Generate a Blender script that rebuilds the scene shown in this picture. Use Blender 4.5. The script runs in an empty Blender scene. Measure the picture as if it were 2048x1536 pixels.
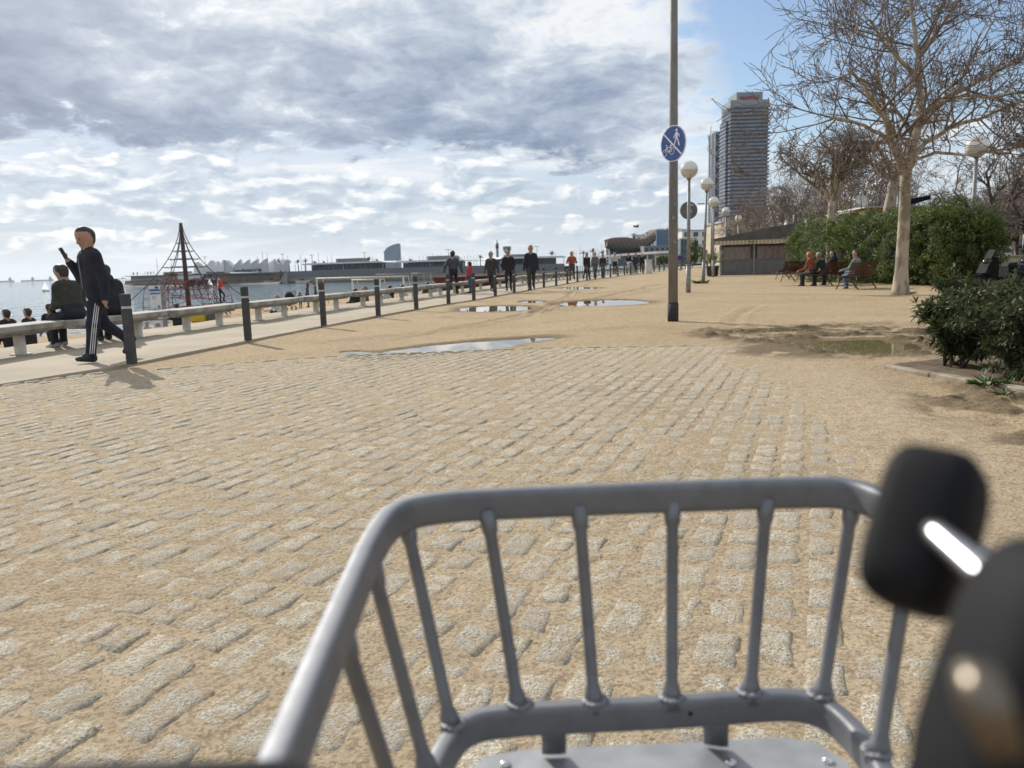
import bpy, math, random
import numpy as np
from mathutils import Vector, Matrix

SC = bpy.context.scene
COL = SC.collection
PI = math.pi

# ------------------------------------------------------------------ camera model
F = 1540.0            # focal length in photo pixels (2048 wide)
CH = 1.15             # camera height
ROLL = .029
_perp = (768 - (564 - .029 * 1024)) * math.cos(ROLL)
PITCH = math.atan(_perp / F)
FW = Vector((0, math.cos(PITCH), -math.sin(PITCH)))
UPV = Vector((0, math.sin(PITCH), math.cos(PITCH)))
RX = Vector((1, 0, 0))
CX = RX * math.cos(ROLL) - UPV * math.sin(ROLL)
CY = RX * math.sin(ROLL) + UPV * math.cos(ROLL)
CAMP = Vector((0, 0, CH))


def g(y):
    """promenade height along y: level, then a slight rise"""
    return .006 * min(max(y - 18, 0), 92)


def ray(px, py):
    return CX * ((px - 1024) / F) + CY * ((768 - py) / F) + FW


def PY(px, py, Y):
    d = ray(px, py)
    return CAMP + d * (Y / d.y)


def PZ(px, py, z):
    d = ray(px, py)
    return CAMP + d * ((z - CH) / d.z)


def G(px, py, off=0.0):
    d = ray(px, py)
    z = 0.0
    for _ in range(60):
        t = (z + off - CH) / d.z
        z = .5 * z + .5 * g(d.y * t)
    return Vector((d.x * t, d.y * t, z + off))


cam_d = bpy.data.cameras.new('camera')
cam = bpy.data.objects.new('camera', cam_d)
COL.objects.link(cam)
cam.matrix_world = Matrix(((CX.x, CY.x, -FW.x, 0), (CX.y, CY.y, -FW.y, 0), (CX.z, CY.z, -FW.z, CH), (0, 0, 0, 1)))
cam_d.sensor_width = 36
cam_d.lens = 36 * F / 2048
cam_d.clip_start = .02
cam_d.clip_end = 60000
cam_d.dof.use_dof = True
cam_d.dof.focus_distance = 4.2
cam_d.dof.aperture_fstop = 5.8
SC.camera = cam

# ------------------------------------------------------------------ object helpers


class MB:
    """collects shapes, then links them as one mesh object"""

    def __init__(self):
        self.v = []
        self.f = []
        self.m = []
        self.s = []

    def add(self, verts, faces, mi=0, smooth=False):
        b = len(self.v)
        self.v.extend([tuple(p) for p in verts])
        for f in faces:
            self.f.append(tuple(i + b for i in f))
            self.m.append(mi)
            self.s.append(smooth)
        return self

    def box(self, c, s, rz=0.0, mi=0, M=None, taper=1.0):
        x, y, z = s[0] / 2, s[1] / 2, s[2] / 2
        vs = []
        for k, (sx, sy, sz) in enumerate([(-1, -1, -1), (1, -1, -1), (1, 1, -1), (-1, 1, -1), (-1, -1, 1), (1, -1, 1), (1, 1, 1), (-1, 1, 1)]):
            t = taper if sz > 0 else 1
            p = Vector((sx * x * t, sy * y * t, sz * z))
            p = Matrix.Rotation(rz, 3, 'Z') @ p
            p = p + Vector(c)
            if M is not None:
                p = M @ p
            vs.append(p)
        return self.add(vs, [(0, 3, 2, 1), (4, 5, 6, 7), (0, 1, 5, 4), (1, 2, 6, 5), (2, 3, 7, 6), (3, 0, 4, 7)], mi)

    def cbox(self, c, s, ch=.01, rz=0.0, mi=0, M=None):
        """box with chamfered vertical and top/bottom edges"""
        x, y, z = s[0] / 2, s[1] / 2, s[2] / 2
        ring = lambda a, b: [(-a + ch, -b), (a - ch, -b), (a, -b + ch), (a, b - ch), (a - ch, b), (-a + ch, b), (-a, b - ch), (-a, -b + ch)]
        R = Matrix.Rotation(rz, 3, 'Z')
        vs = []
        for (ins, zz) in ((ch, -z), (0, -z + ch), (0, z - ch), (ch, z)):
            for (px, py) in ring(x - ins, y - ins):
                p = R @ Vector((px, py, zz)) + Vector(c)
                if M is not None:
                    p = M @ p
                vs.append(p)
        fs = [tuple(range(7, -1, -1)), tuple(range(24, 32))]
        for l in range(3):
            for i in range(8):
                j = (i + 1) % 8
                fs.append((l * 8 + i, l * 8 + j, l * 8 + 8 + j, l * 8 + 8 + i))
        return self.add(vs, fs, mi)

    def tube(self, pts, rad, n=8, mi=0, caps=True, smooth=True, closed=False):
        pts = [Vector(p) for p in pts]
        N = len(pts)
        if not hasattr(rad, '__len__'):
            rad = [rad] * N
        t0 = (pts[1] - pts[0]).normalized()
        up = Vector((0, 0, 1)) if abs(t0.z) < .9 else Vector((1, 0, 0))
        nrm = t0.cross(up).normalized()
        vs = []
        for i, p in enumerate(pts):
            if closed:
                t = (pts[(i + 1) % N] - pts[i - 1]).normalized()
            else:
                t = (pts[min(i + 1, N - 1)] - pts[max(i - 1, 0)])
                t = t.normalized() if t.length > 1e-9 else t0
            nrm = (nrm - t * nrm.dot(t))
            nrm = nrm.normalized() if nrm.length > 1e-6 else t.orthogonal().normalized()
            b = t.cross(nrm)
            for k in range(n):
                a = 2 * PI * k / n
                vs.append(p + (nrm * math.cos(a) + b * math.sin(a)) * rad[i])
        fs = []
        for i in range(N if closed else N - 1):
            i2 = (i + 1) % N
            for k in range(n):
                k2 = (k + 1) % n
                fs.append((i * n + k, i * n + k2, i2 * n + k2, i2 * n + k))
        self.add(vs, fs, mi, smooth)
        if caps and not closed:
            b = len(self.v) - len(vs)
            self.f.append(tuple(b + k for k in range(n - 1, -1, -1))); self.m.append(mi); self.s.append(False)
            self.f.append(tuple(b + (N - 1) * n + k for k in range(n))); self.m.append(mi); self.s.append(False)
        return self

    def sweep(self, pts, w, h, n=12, mi=0, rnd=.7, up=(0, 0, 1), caps=True):
        """rounded rectangular section (w across, h along up) swept along a path"""
        pts = [Vector(p) for p in pts]
        N = len(pts)
        up = Vector(up)
        prof = []
        for k in range(n * 2):
            a = 2 * PI * (k + .5) / (n * 2)
            ca, sa = math.cos(a), math.sin(a)
            e = 1 - rnd * .75
            prof.append((math.copysign(abs(ca) ** e, ca) * w / 2, math.copysign(abs(sa) ** e, sa) * h / 2))
        n2 = len(prof)
        vs = []
        for i, p in enumerate(pts):
            t = (pts[min(i + 1, N - 1)] - pts[max(i - 1, 0)]).normalized()
            sd = t.cross(up).normalized()
            u2 = sd.cross(t).normalized()
            for (a, b) in prof:
                vs.append(p + sd * a + u2 * b)
        fs = []
        for i in range(N - 1):
            for k in range(n2):
                k2 = (k + 1) % n2
                fs.append((i * n2 + k, i * n2 + k2, i * n2 + n2 + k2, i * n2 + n2 + k))
        self.add(vs, fs, mi, True)
        if caps:
            b = len(self.v) - len(vs)
            self.f.append(tuple(b + k for k in range(n2 - 1, -1, -1))); self.m.append(mi); self.s.append(False)
            self.f.append(tuple(b + (N - 1) * n2 + k for k in range(n2))); self.m.append(mi); self.s.append(False)
        return self

    def lathe(self, prof, c=(0, 0, 0), n=20, mi=0, smooth=True, M=None):
        c = Vector(c)
        vs = []
        for (r, z) in prof:
            for k in range(n):
                a = 2 * PI * k / n
                p = Vector((r * math.cos(a), r * math.sin(a), z))
                if M is not None:
                    p = M @ p
                vs.append(p + c)
        fs = []
        for i in range(len(prof) - 1):
            for k in range(n):
                k2 = (k + 1) % n
                fs.append((i * n + k, i * n + k2, i * n + n + k2, i * n + n + k))
        self.add(vs, fs, mi, smooth)
        b = len(self.v) - len(vs)
        if prof[0][0] > 1e-4:
            self.f.append(tuple(b + k for k in range(n - 1, -1, -1))); self.m.append(mi); self.s.append(False)
        if prof[-1][0] > 1e-4:
            self.f.append(tuple(b + (len(prof) - 1) * n + k for k in range(n))); self.m.append(mi); self.s.append(False)
        return self

    def prism(self, poly, M, d, mi=0):
        """polygon (x,y) extruded by d along local z, placed by matrix M"""
        n = len(poly)
        vs = [M @ Vector((x, y, 0)) for x, y in poly] + [M @ Vector((x, y, d)) for x, y in poly]
        fs = [tuple(range(n - 1, -1, -1)), tuple(range(n, 2 * n))]
        for i in range(n):
            j = (i + 1) % n
            fs.append((i, j, n + j, n + i))
        return self.add(vs, fs, mi)

    def ell(self, c, r, n=10, m=7, mi=0, M=None):
        c = Vector(c)
        vs, fs = [], []
        for i in range(m + 1):
            th = PI * i / m
            for k in range(n):
                a = 2 * PI * k / n
                p = Vector((r[0] * math.sin(th) * math.cos(a), r[1] * math.sin(th) * math.sin(a), r[2] * math.cos(th)))
                if M is not None:
                    p = M @ p
                vs.append(p + c)
        for i in range(m):
            for k in range(n):
                k2 = (k + 1) % n
                fs.append((i * n + k, i * n + n + k, i * n + n + k2, i * n + k2))
        return self.add(vs, fs, mi, True)

    def build(self, name, mats, parent=None, label=None):
        me = bpy.data.meshes.new(name)
        me.from_pydata(self.v, [], self.f)
        for mt in (mats if isinstance(mats, (list, tuple)) else [mats]):
            me.materials.append(mt)
        me.polygons.foreach_set('material_index', self.m)
        me.polygons.foreach_set('use_smooth', self.s)
        me.update()
        o = bpy.data.objects.new(name, me)
        COL.objects.link(o)
        if parent is not None:
            o.parent = parent
        if label:
            o['label'] = label
        return o


def np_mesh(name, V, Fq, mats, smooth=True, parent=None, mi=None):
    """fast mesh from numpy arrays; faces all of one size"""
    me = bpy.data.meshes.new(name)
    V = np.asarray(V, dtype=np.float32)
    Fq = np.asarray(Fq, dtype=np.int32)
    k = Fq.shape[1]
    me.vertices.add(len(V)); me.vertices.foreach_set('co', V.ravel())
    me.loops.add(Fq.size); me.loops.foreach_set('vertex_index', Fq.ravel())
    me.polygons.add(len(Fq)); me.polygons.foreach_set('loop_start', np.arange(0, Fq.size, k, dtype=np.int32))
    for mt in (mats if isinstance(mats, (list, tuple)) else [mats]):
        me.materials.append(mt)
    me.update(calc_edges=True)
    me.polygons.foreach_set('use_smooth', np.full(len(Fq), smooth))
    if mi is not None:
        me.polygons.foreach_set('material_index', np.asarray(mi, dtype=np.int32))
    me.update()
    o = bpy.data.objects.new(name, me)
    COL.objects.link(o)
    if parent is not None:
        o.parent = parent
    return o


def tag(o, label=None, cat=None, group=None, kind=None):
    if label: o['label'] = label
    if cat: o['category'] = cat
    if group: o['group'] = group
    if kind: o['kind'] = kind
    return o


def thing(name, label, cat, loc=(0, 0, 0), rz=0.0, group=None):
    o = bpy.data.objects.new(name, None)
    COL.objects.link(o)
    o.empty_display_size = .2
    o.location = loc
    o.rotation_euler = (0, 0, rz)
    return tag(o, label, cat, group)


def dup(root, loc, rz=None, label=None, group=None, scale=None):
    def cp(o, par):
        c = o.copy(); COL.objects.link(c)
        if par is not None:
            c.parent = par
        for ch in list(o.children):
            cp(ch, c)
        return c
    r = cp(root, None)
    r.location = loc
    if rz is not None: r.rotation_euler = (0, 0, rz)
    if scale is not None: r.scale = scale if hasattr(scale, '__len__') else (scale,) * 3
    if label: r['label'] = label
    if group: r['group'] = group
    return r


ORD = ['first', 'second', 'third', 'fourth', 'fifth', 'sixth', 'seventh', 'eighth', 'ninth', 'tenth', 'eleventh', 'twelfth', 'thirteenth', 'fourteenth', 'fifteenth', 'sixteenth', 'seventeenth', 'eighteenth', 'nineteenth', 'twentieth'] + ['twenty-' + w for w in 'first second third fourth fifth sixth seventh eighth ninth'.split()] + ['thirtieth'] + ['thirty-' + w for w in 'first second third fourth fifth sixth seventh eighth ninth'.split()]

# ------------------------------------------------------------------ numpy noise


def vnoise(x, y, seed=0):
    xi = np.floor(x).astype(np.int64); yi = np.floor(y).astype(np.int64)
    xf = x - xi; yf = y - yi
    u = xf * xf * xf * (xf * (xf * 6 - 15) + 10); v = yf * yf * yf * (yf * (yf * 6 - 15) + 10)

    def h(a, b):
        n = (a * 374761393 + b * 668265263 + seed * 974711) & 0x7fffffff
        n = ((n ^ (n >> 13)) * 1274126177) & 0x7fffffff
        n = n ^ (n >> 16)
        return (n & 0xffff) / 65535.0
    a, b, c, d = h(xi, yi), h(xi + 1, yi), h(xi, yi + 1), h(xi + 1, yi + 1)
    return (a * (1 - u) + b * u) * (1 - v) + (c * (1 - u) + d * u) * v - .5


def fbm(x, y, sc, oct=4, seed=0, gain=.5):
    x = np.asarray(x, dtype=float) / sc; y = np.asarray(y, dtype=float) / sc
    t = 0; a = 1.0
    for o in range(oct):
        t = t + a * vnoise(x + 17.3 * o, y - 9.1 * o, seed + o)
        x = x * 2.03; y = y * 2.03; a *= gain
    return t


def sstep(x, a, b):
    t = np.clip((x - a) / (b - a), 0, 1)
    return t * t * (3 - 2 * t)


# ------------------------------------------------------------------ node helpers


class NT:
    def __init__(self, tree):
        self.t = tree
        self.n = tree.nodes
        self.l = tree.links

    def new(self, typ, **kw):
        nd = self.n.new(typ)
        for k, v in kw.items():
            setattr(nd, k, v)
        return nd

    def put(self, sock, v):
        if v is None:
            return
        if isinstance(v, bpy.types.NodeSocket):
            self.l.new(v, sock)
        elif hasattr(v, '__len__') and sock.type == 'RGBA':
            sock.default_value = tuple(v) + ((1,) if len(v) == 3 else ())
        elif sock.type == 'RGBA':
            sock.default_value = (v, v, v, 1)
        else:
            sock.default_value = v

    def math(self, op, a, b=None, c=None, clamp=False):
        nd = self.new('ShaderNodeMath', operation=op, use_clamp=clamp)
        self.put(nd.inputs[0], a); self.put(nd.inputs[1], b)
        if c is not None: self.put(nd.inputs[2], c)
        return nd.outputs[0]

    def vmath(self, op, a, b=None, out=0):
        nd = self.new('ShaderNodeVectorMath', operation=op)
        self.put(nd.inputs[0], a)
        if b is not None: self.put(nd.inputs[1], b)
        return nd.outputs[out]

    def noise(self, vec, scale, detail=3, rough=.5, dist=0.0, out='Fac', dim='3D'):
        nd = self.new('ShaderNodeTexNoise', noise_dimensions=dim)
        if vec is not None: self.l.new(vec, nd.inputs['Vector'])
        nd.inputs['Scale'].default_value = scale
        nd.inputs['Detail'].default_value = detail
        nd.inputs['Roughness'].default_value = rough
        nd.inputs['Distortion'].default_value = dist
        return nd.outputs[out]

    def voro(self, vec, scale, feature='F1', out='Distance', rnd=1.0):
        nd = self.new('ShaderNodeTexVoronoi', feature=feature)
        if vec is not None: self.l.new(vec, nd.inputs['Vector'])
        nd.inputs['Scale'].default_value = scale
        nd.inputs['Randomness'].default_value = rnd
        return nd.outputs[out]

    def ramp(self, fac, stops, interp='LINEAR'):
        nd = self.new('ShaderNodeValToRGB')
        cr = nd.color_ramp
        cr.interpolation = interp
        while len(cr.elements) < len(stops):
            cr.elements.new(.5)
        for e, (p, c) in zip(cr.elements, stops):
            e.position = p
            e.color = (tuple(c) + (1,)) if hasattr(c, '__len__') else (c, c, c, 1)
        self.put(nd.inputs[0], fac)
        return nd.outputs[0]

    def smooth(self, v, a, b):
        nd = self.new('ShaderNodeMapRange', interpolation_type='SMOOTHSTEP')
        self.put(nd.inputs[0], v)
        nd.inputs[1].default_value = a; nd.inputs[2].default_value = b
        return nd.outputs[0]

    def mix(self, fac, a, b, blend='MIX'):
        nd = self.new('ShaderNodeMix', data_type='RGBA', blend_type=blend)
        self.put(nd.inputs[0], fac); self.put(nd.inputs[6], a); self.put(nd.inputs[7], b)
        return nd.outputs[2]

    def bump(self, h, strength=.3, dist=.01, normal=None):
        nd = self.new('ShaderNodeBump')
        nd.inputs['Strength'].default_value = strength
        nd.inputs['Distance'].default_value = dist
        self.l.new(h, nd.inputs['Height'])
        if normal is not None: self.l.new(normal, nd.inputs['Normal'])
        return nd.outputs[0]


def newmat(name):
    m = bpy.data.materials.new(name)
    m.use_nodes = True
    nt = NT(m.node_tree)
    bsdf = m.node_tree.nodes['Principled BSDF']
    return m, nt, bsdf


def mat(name, c1, c2=None, scale=4.0, rough=.6, metal=0.0, bump=0.0, bscale=None, bdist=.004, detail=4, spec=.5, island=False, trans=0.0, coords='Object', stretch=None, rough2=None, contrast=(.35, .65)):
    """principled with a noise-mixed base colour, roughness variation and noise bump"""
    m, nt, b = newmat(name)
    tc = nt.new('ShaderNodeTexCoord')
    vec = tc.outputs[coords]
    if stretch:
        vec = nt.vmath('MULTIPLY', vec, stretch)
    if c2 is None:
        c2 = tuple(x * .85 for x in c1)
    if island:
        gi = nt.new('ShaderNodeNewGeometry')
        f = nt.math('ADD', nt.math('MULTIPLY', gi.outputs['Random Per Island'], .6), nt.math('MULTIPLY', nt.noise(vec, scale, detail), .5))
        f = nt.smooth(f, .2, .9)
    else:
        f = nt.smooth(nt.noise(vec, scale, detail), *contrast)
    nt.put(b.inputs['Base Color'], nt.mix(f, c1, c2))
    if rough2 is not None:
        nt.put(b.inputs['Roughness'], nt.math('ADD', nt.math('MULTIPLY', nt.noise(vec, scale * 2.3, 3), rough2 - rough), rough))
    else:
        b.inputs['Roughness'].default_value = rough
    b.inputs['Metallic'].default_value = metal
    b.inputs['Specular IOR Level'].default_value = spec
    if trans:
        b.inputs['Transmission Weight'].default_value = trans
    if bump:
        nt.l.new(nt.bump(nt.noise(vec, bscale or scale * 4, 5), bump, bdist), b.inputs['Normal'])
    return m
# ------------------------------------------------------------------ light and sky
SUN_AZ = math.radians(-36)      # left of the view direction
SUN_EL = math.radians(31)
SUND = Vector((math.sin(SUN_AZ) * math.cos(SUN_EL), math.cos(SUN_AZ) * math.cos(SUN_EL), math.sin(SUN_EL)))
sun_d = bpy.data.lights.new('sun', 'SUN')
sun_d.energy = 4.6
sun_d.angle = math.radians(.53)
sun_d.color = (1, .955, .88)
sun = bpy.data.objects.new('sun', sun_d)
COL.objects.link(sun)
sun.rotation_euler = SUND.to_track_quat('Z', 'Y').to_euler()
sun.location = (-30, 40, 40)

W = bpy.data.worlds.new('World')
SC.world = W
W.use_nodes = True
nt = NT(W.node_tree)
for n_ in list(nt.n):
    nt.n.remove(n_)
out = nt.new('ShaderNodeOutputWorld')
sky = nt.new('ShaderNodeTexSky', sky_type='NISHITA')
sky.sun_disc = False
sky.sun_elevation = SUN_EL
sky.sun_rotation = SUN_AZ
sky.air_density = 1.0
sky.dust_density = 1.0
sky.ozone_density = 2.5
bg_sky = nt.new('ShaderNodeBackground')
nt.l.new(sky.outputs[0], bg_sky.inputs[0])
bg_sky.inputs[1].default_value = .125

tc = nt.new('ShaderNodeTexCoord')
D = tc.outputs['Generated']
sep = nt.new('ShaderNodeSeparateXYZ')
nt.l.new(D, sep.inputs[0])
dx, dy, dz = sep.outputs
az = nt.math('ARCTAN2', dx, dy)
el = nt.math('ARCSINE', nt.math('MAXIMUM', nt.math('MINIMUM', dz, 1.0), -1.0))
# cloud deck projected on a layer above: perspective towards the horizon
den = nt.math('ADD', nt.math('MAXIMUM', dz, 0.0), .24)
pu = nt.math('DIVIDE', dx, den)
pv = nt.math('DIVIDE', dy, den)
cmb = nt.new('ShaderNodeCombineXYZ')
nt.l.new(pu, cmb.inputs[0]); nt.l.new(pv, cmb.inputs[1])
P1 = cmb.outputs[0]


def blob(a0, e0, wa, we, amp, rot=0.0):
    """gaussian lump of cloud at azimuth a0, elevation e0 (radians)"""
    ua = nt.math('SUBTRACT', az, a0)
    ue = nt.math('SUBTRACT', el, e0)
    c, s = math.cos(rot), math.sin(rot)
    x = nt.math('ADD', nt.math('MULTIPLY', ua, c / wa), nt.math('MULTIPLY', ue, s / wa))
    y = nt.math('ADD', nt.math('MULTIPLY', ue, c / we), nt.math('MULTIPLY', ua, -s / we))
    q = nt.math('ADD', nt.math('MULTIPLY', x, x), nt.math('MULTIPLY', y, y))
    return nt.math('MULTIPLY', nt.math('EXPONENT', nt.math('MULTIPLY', q, -1.0)), amp)


def pxb(px, py, wx, wy, amp, rot=0.0):
    r_ = ray(px, py).normalized()
    return blob(math.atan2(r_.x, r_.y), math.asin(r_.z), wx / F, wy / F, amp, rot)


def addall(lst):
    t = lst[0]
    for q in lst[1:]:
        t = nt.math('ADD', t, q)
    return t


# --- upper deck: soft altocumulus, grey where thick, white where thin
wv = nt.noise(P1, 3.1, 4, .55, out='Color', dim='2D')
P1w = nt.vmath('ADD', P1, nt.vmath('MULTIPLY', nt.vmath('SUBTRACT', wv, (.5, .5, .5)), (.15, .15, 0)))
nA = nt.noise(P1w, 2.6, 10, .62, dim='2D')
nB = nt.noise(P1w, 8.5, 8, .62, dim='2D')
thick_shape = addall([
    pxb(60, 130, 230, 140, .34), pxb(120, 250, 210, 60, .30, -.1), pxb(20, 20, 260, 60, .12),
    pxb(560, 110, 300, 60, .16, -.15), pxb(520, 268, 420, 50, .28, -.06), pxb(900, 290, 200, 42, .28, -.12),
    pxb(1150, 290, 160, 45, .22), pxb(960, 190, 300, 80, .14), pxb(1230, 190, 160, 70, .10),
    pxb(700, 30, 200, 40, .08), pxb(1130, 90, 150, 60, .05),
    pxb(320, 190, 120, 45, -.16), pxb(250, 95, 110, 40, -.16), pxb(1000, 20, 260, 45, -.08), pxb(1330, 60, 200, 120, -.10),
    pxb(560, 60, 90, 30, -.06), pxb(1480, 250, 160, 200, -.10), pxb(120, 310, 140, 22, -.10)])
TH = addall([nt.math('MULTIPLY', nA, 1.30), nt.math('MULTIPLY', nB, .72), nt.math('MULTIPLY', thick_shape, .95), -.40])      # about .55 + shape
# --- how much of the deck there is: none in the blue corner at the right, a gap above the low cumulus
cov_shape = addall([pxb(1660, 50, 130, 100, -.75), pxb(1900, 60, 300, 170, -.75), pxb(1520, -40, 140, 60, -.30), pxb(2300, 100, 400, 260, -.6),
                    pxb(300, 322, 500, 16, -.16), pxb(1000, 345, 400, 20, -.12)])
CV = addall([nt.math('MULTIPLY', nA, .6), nt.math('MULTIPLY', nB, .5), cov_shape])
alpha = nt.smooth(CV, .22, .47)
deck = nt.ramp(nt.math('MULTIPLY', TH, .7), [(.42 * .7, (.90, .92, .94)), (.55 * .7, (.74, .79, .85)), (.69 * .7, (.55, .62, .72)), (.86 * .7, (.40, .47, .59)), (1.02 * .7, (.30, .37, .50)), (1.3 * .7, (.19, .245, .37))])
deckb = deck
# --- low band near the horizon: streaks and small cumulus heads
cm2 = nt.new('ShaderNodeCombineXYZ')
nt.l.new(nt.math('MULTIPLY', az, 1.0), cm2.inputs[0]); nt.l.new(nt.math('MULTIPLY', el, 2.6), cm2.inputs[1])
P2 = cm2.outputs[0]
w2 = nt.noise(P2, 9, 4, .6, out='Color', dim='2D')
P2w = nt.vmath('ADD', P2, nt.vmath('MULTIPLY', nt.vmath('SUBTRACT', w2, (.5, .5, .5)), (.05, .07, 0)))


def billow(v):
    """cauliflower heads: noise plus rounded cells at two sizes"""
    vo = nt.new('ShaderNodeTexVoronoi', feature='F1', voronoi_dimensions='2D')
    nt.l.new(v, vo.inputs['Vector'])
    vo.inputs['Scale'].default_value = 19
    vo.inputs['Detail'].default_value = 2
    vo.inputs['Roughness'].default_value = .55
    return nt.math('ADD', nt.math('MULTIPLY', nt.noise(v, 7.5, 7, .6, dim='2D'), .85), nt.math('MULTIPLY', nt.math('SUBTRACT', .55, vo.outputs['Distance']), .30))


c1 = billow(P2w)
c1s = billow(nt.vmath('ADD', P2w, (-.010, .026, 0)))     # sampled towards the sun
lit = nt.math('SUBTRACT', c1, c1s)
cm3 = nt.new('ShaderNodeCombineXYZ')
nt.l.new(nt.math('MULTIPLY', az, .55), cm3.inputs[0]); nt.l.new(nt.math('MULTIPLY', el, 6.0), cm3.inputs[1])
streak = nt.noise(cm3.outputs[0], 7.5, 6, .58, .3, dim='2D')
cum_bias = addall([pxb(200, 375, 420, 38, .16, -.02), pxb(560, 385, 260, 32, .20), pxb(860, 395, 260, 28, .15), pxb(1010, 375, 60, 18, .16), pxb(40, 420, 300, 30, .10),
                   pxb(500, 430, 500, 26, .08), pxb(1180, 395, 160, 26, .14), pxb(1650, 330, 300, 120, -.12)])
cumv = nt.math('ADD', c1, cum_bias)
cum_a = nt.smooth(cumv, .31, .50)
cum_c = nt.ramp(nt.math('ADD', nt.math('MULTIPLY', lit, 1.5), .42), [(.12, (.42, .50, .61)), (.40, (.58, .66, .75)), (.60, (.86, .89, .92)), (.78, (1.05, 1.04, 1.02))])
str_a = nt.math('MULTIPLY', nt.smooth(streak, .45, .68), .75)
low_sky = nt.ramp(nt.smooth(el, -.02, .22), [(0, (.62, .68, .735)), (.28, (.49, .58, .68)), (.55, (.52, .64, .77)), (1, (.50, .63, .82))])
low = nt.mix(addall([nt.math('MULTIPLY', str_a, .8), pxb(500, 325, 900, 28, .45), pxb(1500, 330, 600, 120, .25)]), low_sky, (.86, .89, .92))
low = nt.mix(nt.math('MULTIPLY', nt.smooth(el, .015, .045), cum_a), low, cum_c)
# --- join: the deck ends in a ragged edge above the bright gap
edge_el = addall([pxb(1350, 345, 330, 90, .045), pxb(1100, 300, 200, 60, -.012)])
e2 = addall([el, edge_el, nt.math('MULTIPLY', nt.math('SUBTRACT', nB, .5), .05), nt.math('MULTIPLY', nt.math('SUBTRACT', nA, .5), .06)])
join = nt.smooth(e2, .138, .160)
# brighten towards the sun
sd = nt.vmath('DOT_PRODUCT', D, tuple(SUND), out=1)
glow = nt.math('POWER', nt.math('MAXIMUM', sd, 0.0), 14.0)
deckc = nt.mix(nt.math('MULTIPLY', glow, .35), deckb, (1.0, .99, .97))
cloudc = nt.mix(join, low, deckc)
lowa = nt.mix(nt.smooth(az, .22, .42), .95, .74)
ca = nt.math('ADD', nt.math('MULTIPLY', join, nt.math('SUBTRACT', alpha, lowa)), lowa)
behind = nt.smooth(dy, -.25, .05)
bg_c = nt.new('ShaderNodeBackground')
nt.l.new(cloudc, bg_c.inputs[0])
bg_c.inputs[1].default_value = .94
mx = nt.new('ShaderNodeMixShader')
nt.l.new(ca, mx.inputs[0])
nt.l.new(bg_sky.outputs[0], mx.inputs[1])
nt.l.new(bg_c.outputs[0], mx.inputs[2])
nt.l.new(mx.outputs[0], out.inputs[0])
W.cycles.sampling_method = 'MANUAL'
W.cycles.sample_map_resolution = 1024

SC.render.engine = 'CYCLES'
SC.view_settings.view_transform = 'Standard'
SC.view_settings.look = 'None'
SC.view_settings.exposure = .1
SC.view_settings.gamma = 1
SC.cycles.use_denoising = True
SC.cycles.max_bounces = 6
SC.cycles.diffuse_bounces = 3
SC.cycles.glossy_bounces = 3
SC.cycles.transparent_max_bounces = 12
SC.cycles.volume_bounces = 0
SC.cycles.caustics_reflective = False
SC.cycles.caustics_refractive = False
SC.cycles.sample_clamp_indirect = 6
# ------------------------------------------------------------------ ground
rs = np.random.RandomState(7)
# the row of bollards follows the line between sand and concrete
BPX = [(268, 735), (497, 686), (648, 656), (757, 636), (833, 622), (897.5, 610.6), (948, 603), (991, 595), (1028.7, 588), (1061, 582), (1088, 576.6), (1112.6, 573), (1135, 569), (1155, 565.3), (1174, 562), (1190.7, 559.8), (1206, 557.7), (1221, 555.7), (1236, 553.6), (1249, 551.6), (1262, 549.8), (1274, 548.4), (1285.6, 547.1), (1297, 545.7), (1308, 544.5), (1318.6, 543.4), (1328, 542.5)]
BPOS = [G(*b) for b in BPX]
for k in range(7):
    BPOS.append(Vector((BPOS[-1].x + .95, BPOS[-1].y + 2.35, g(BPOS[-1].y + 2.35))))
LY = np.array([-8, 0, 4.6, 8.5, 9.8] + [p.y for p in BPOS[1:]] + [120., 160, 220, 300, 420])
_e = BPOS[-1]
LX = np.array([-9.0, -7.2, -5.9, -5.25, -5.08] + [p.x - .12 for p in BPOS[1:]] + [_e.x + 13, _e.x + 33, _e.x + 66, _e.x + 120, _e.x + 200])
LX[5:31] = np.convolve(np.pad(LX[5:31], 2, mode='edge') + np.pad(np.zeros(26), 2), [.1, .2, .4, .2, .1], 'valid') * .5 + LX[5:31] * .5


def bline(y):
    return np.interp(y, LY, LX)


def gz(y):
    y = np.asarray(y, dtype=float)
    return .006 * np.clip(y - 18, 0, 92)


# outer edge of the cobbled area
SETT_FAR = [G(268, 741), G(600, 716), G(760, 707), G(1100, 695), G(1440, 690)]
SFX = np.array([-30.] + [p.x for p in SETT_FAR] + [3.3, 8.]); SFY = np.array([9.6] + [p.y for p in SETT_FAR] + [10.8, 10.8])
KERBL = [(-5.02, 9.62), (-5.73, 8.54), (-9.5, 4.2), (-13, .2)]      # cobbles meet the concrete
SRX = np.array([.80, 1.40, 1.95, 2.45, 2.90, 3.2]); SRY = np.array([-1., 2.0, 3.4, 4.7, 7.0, 10.7])


def sett_right(y):
    return np.interp(y, SRY, SRX)


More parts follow.
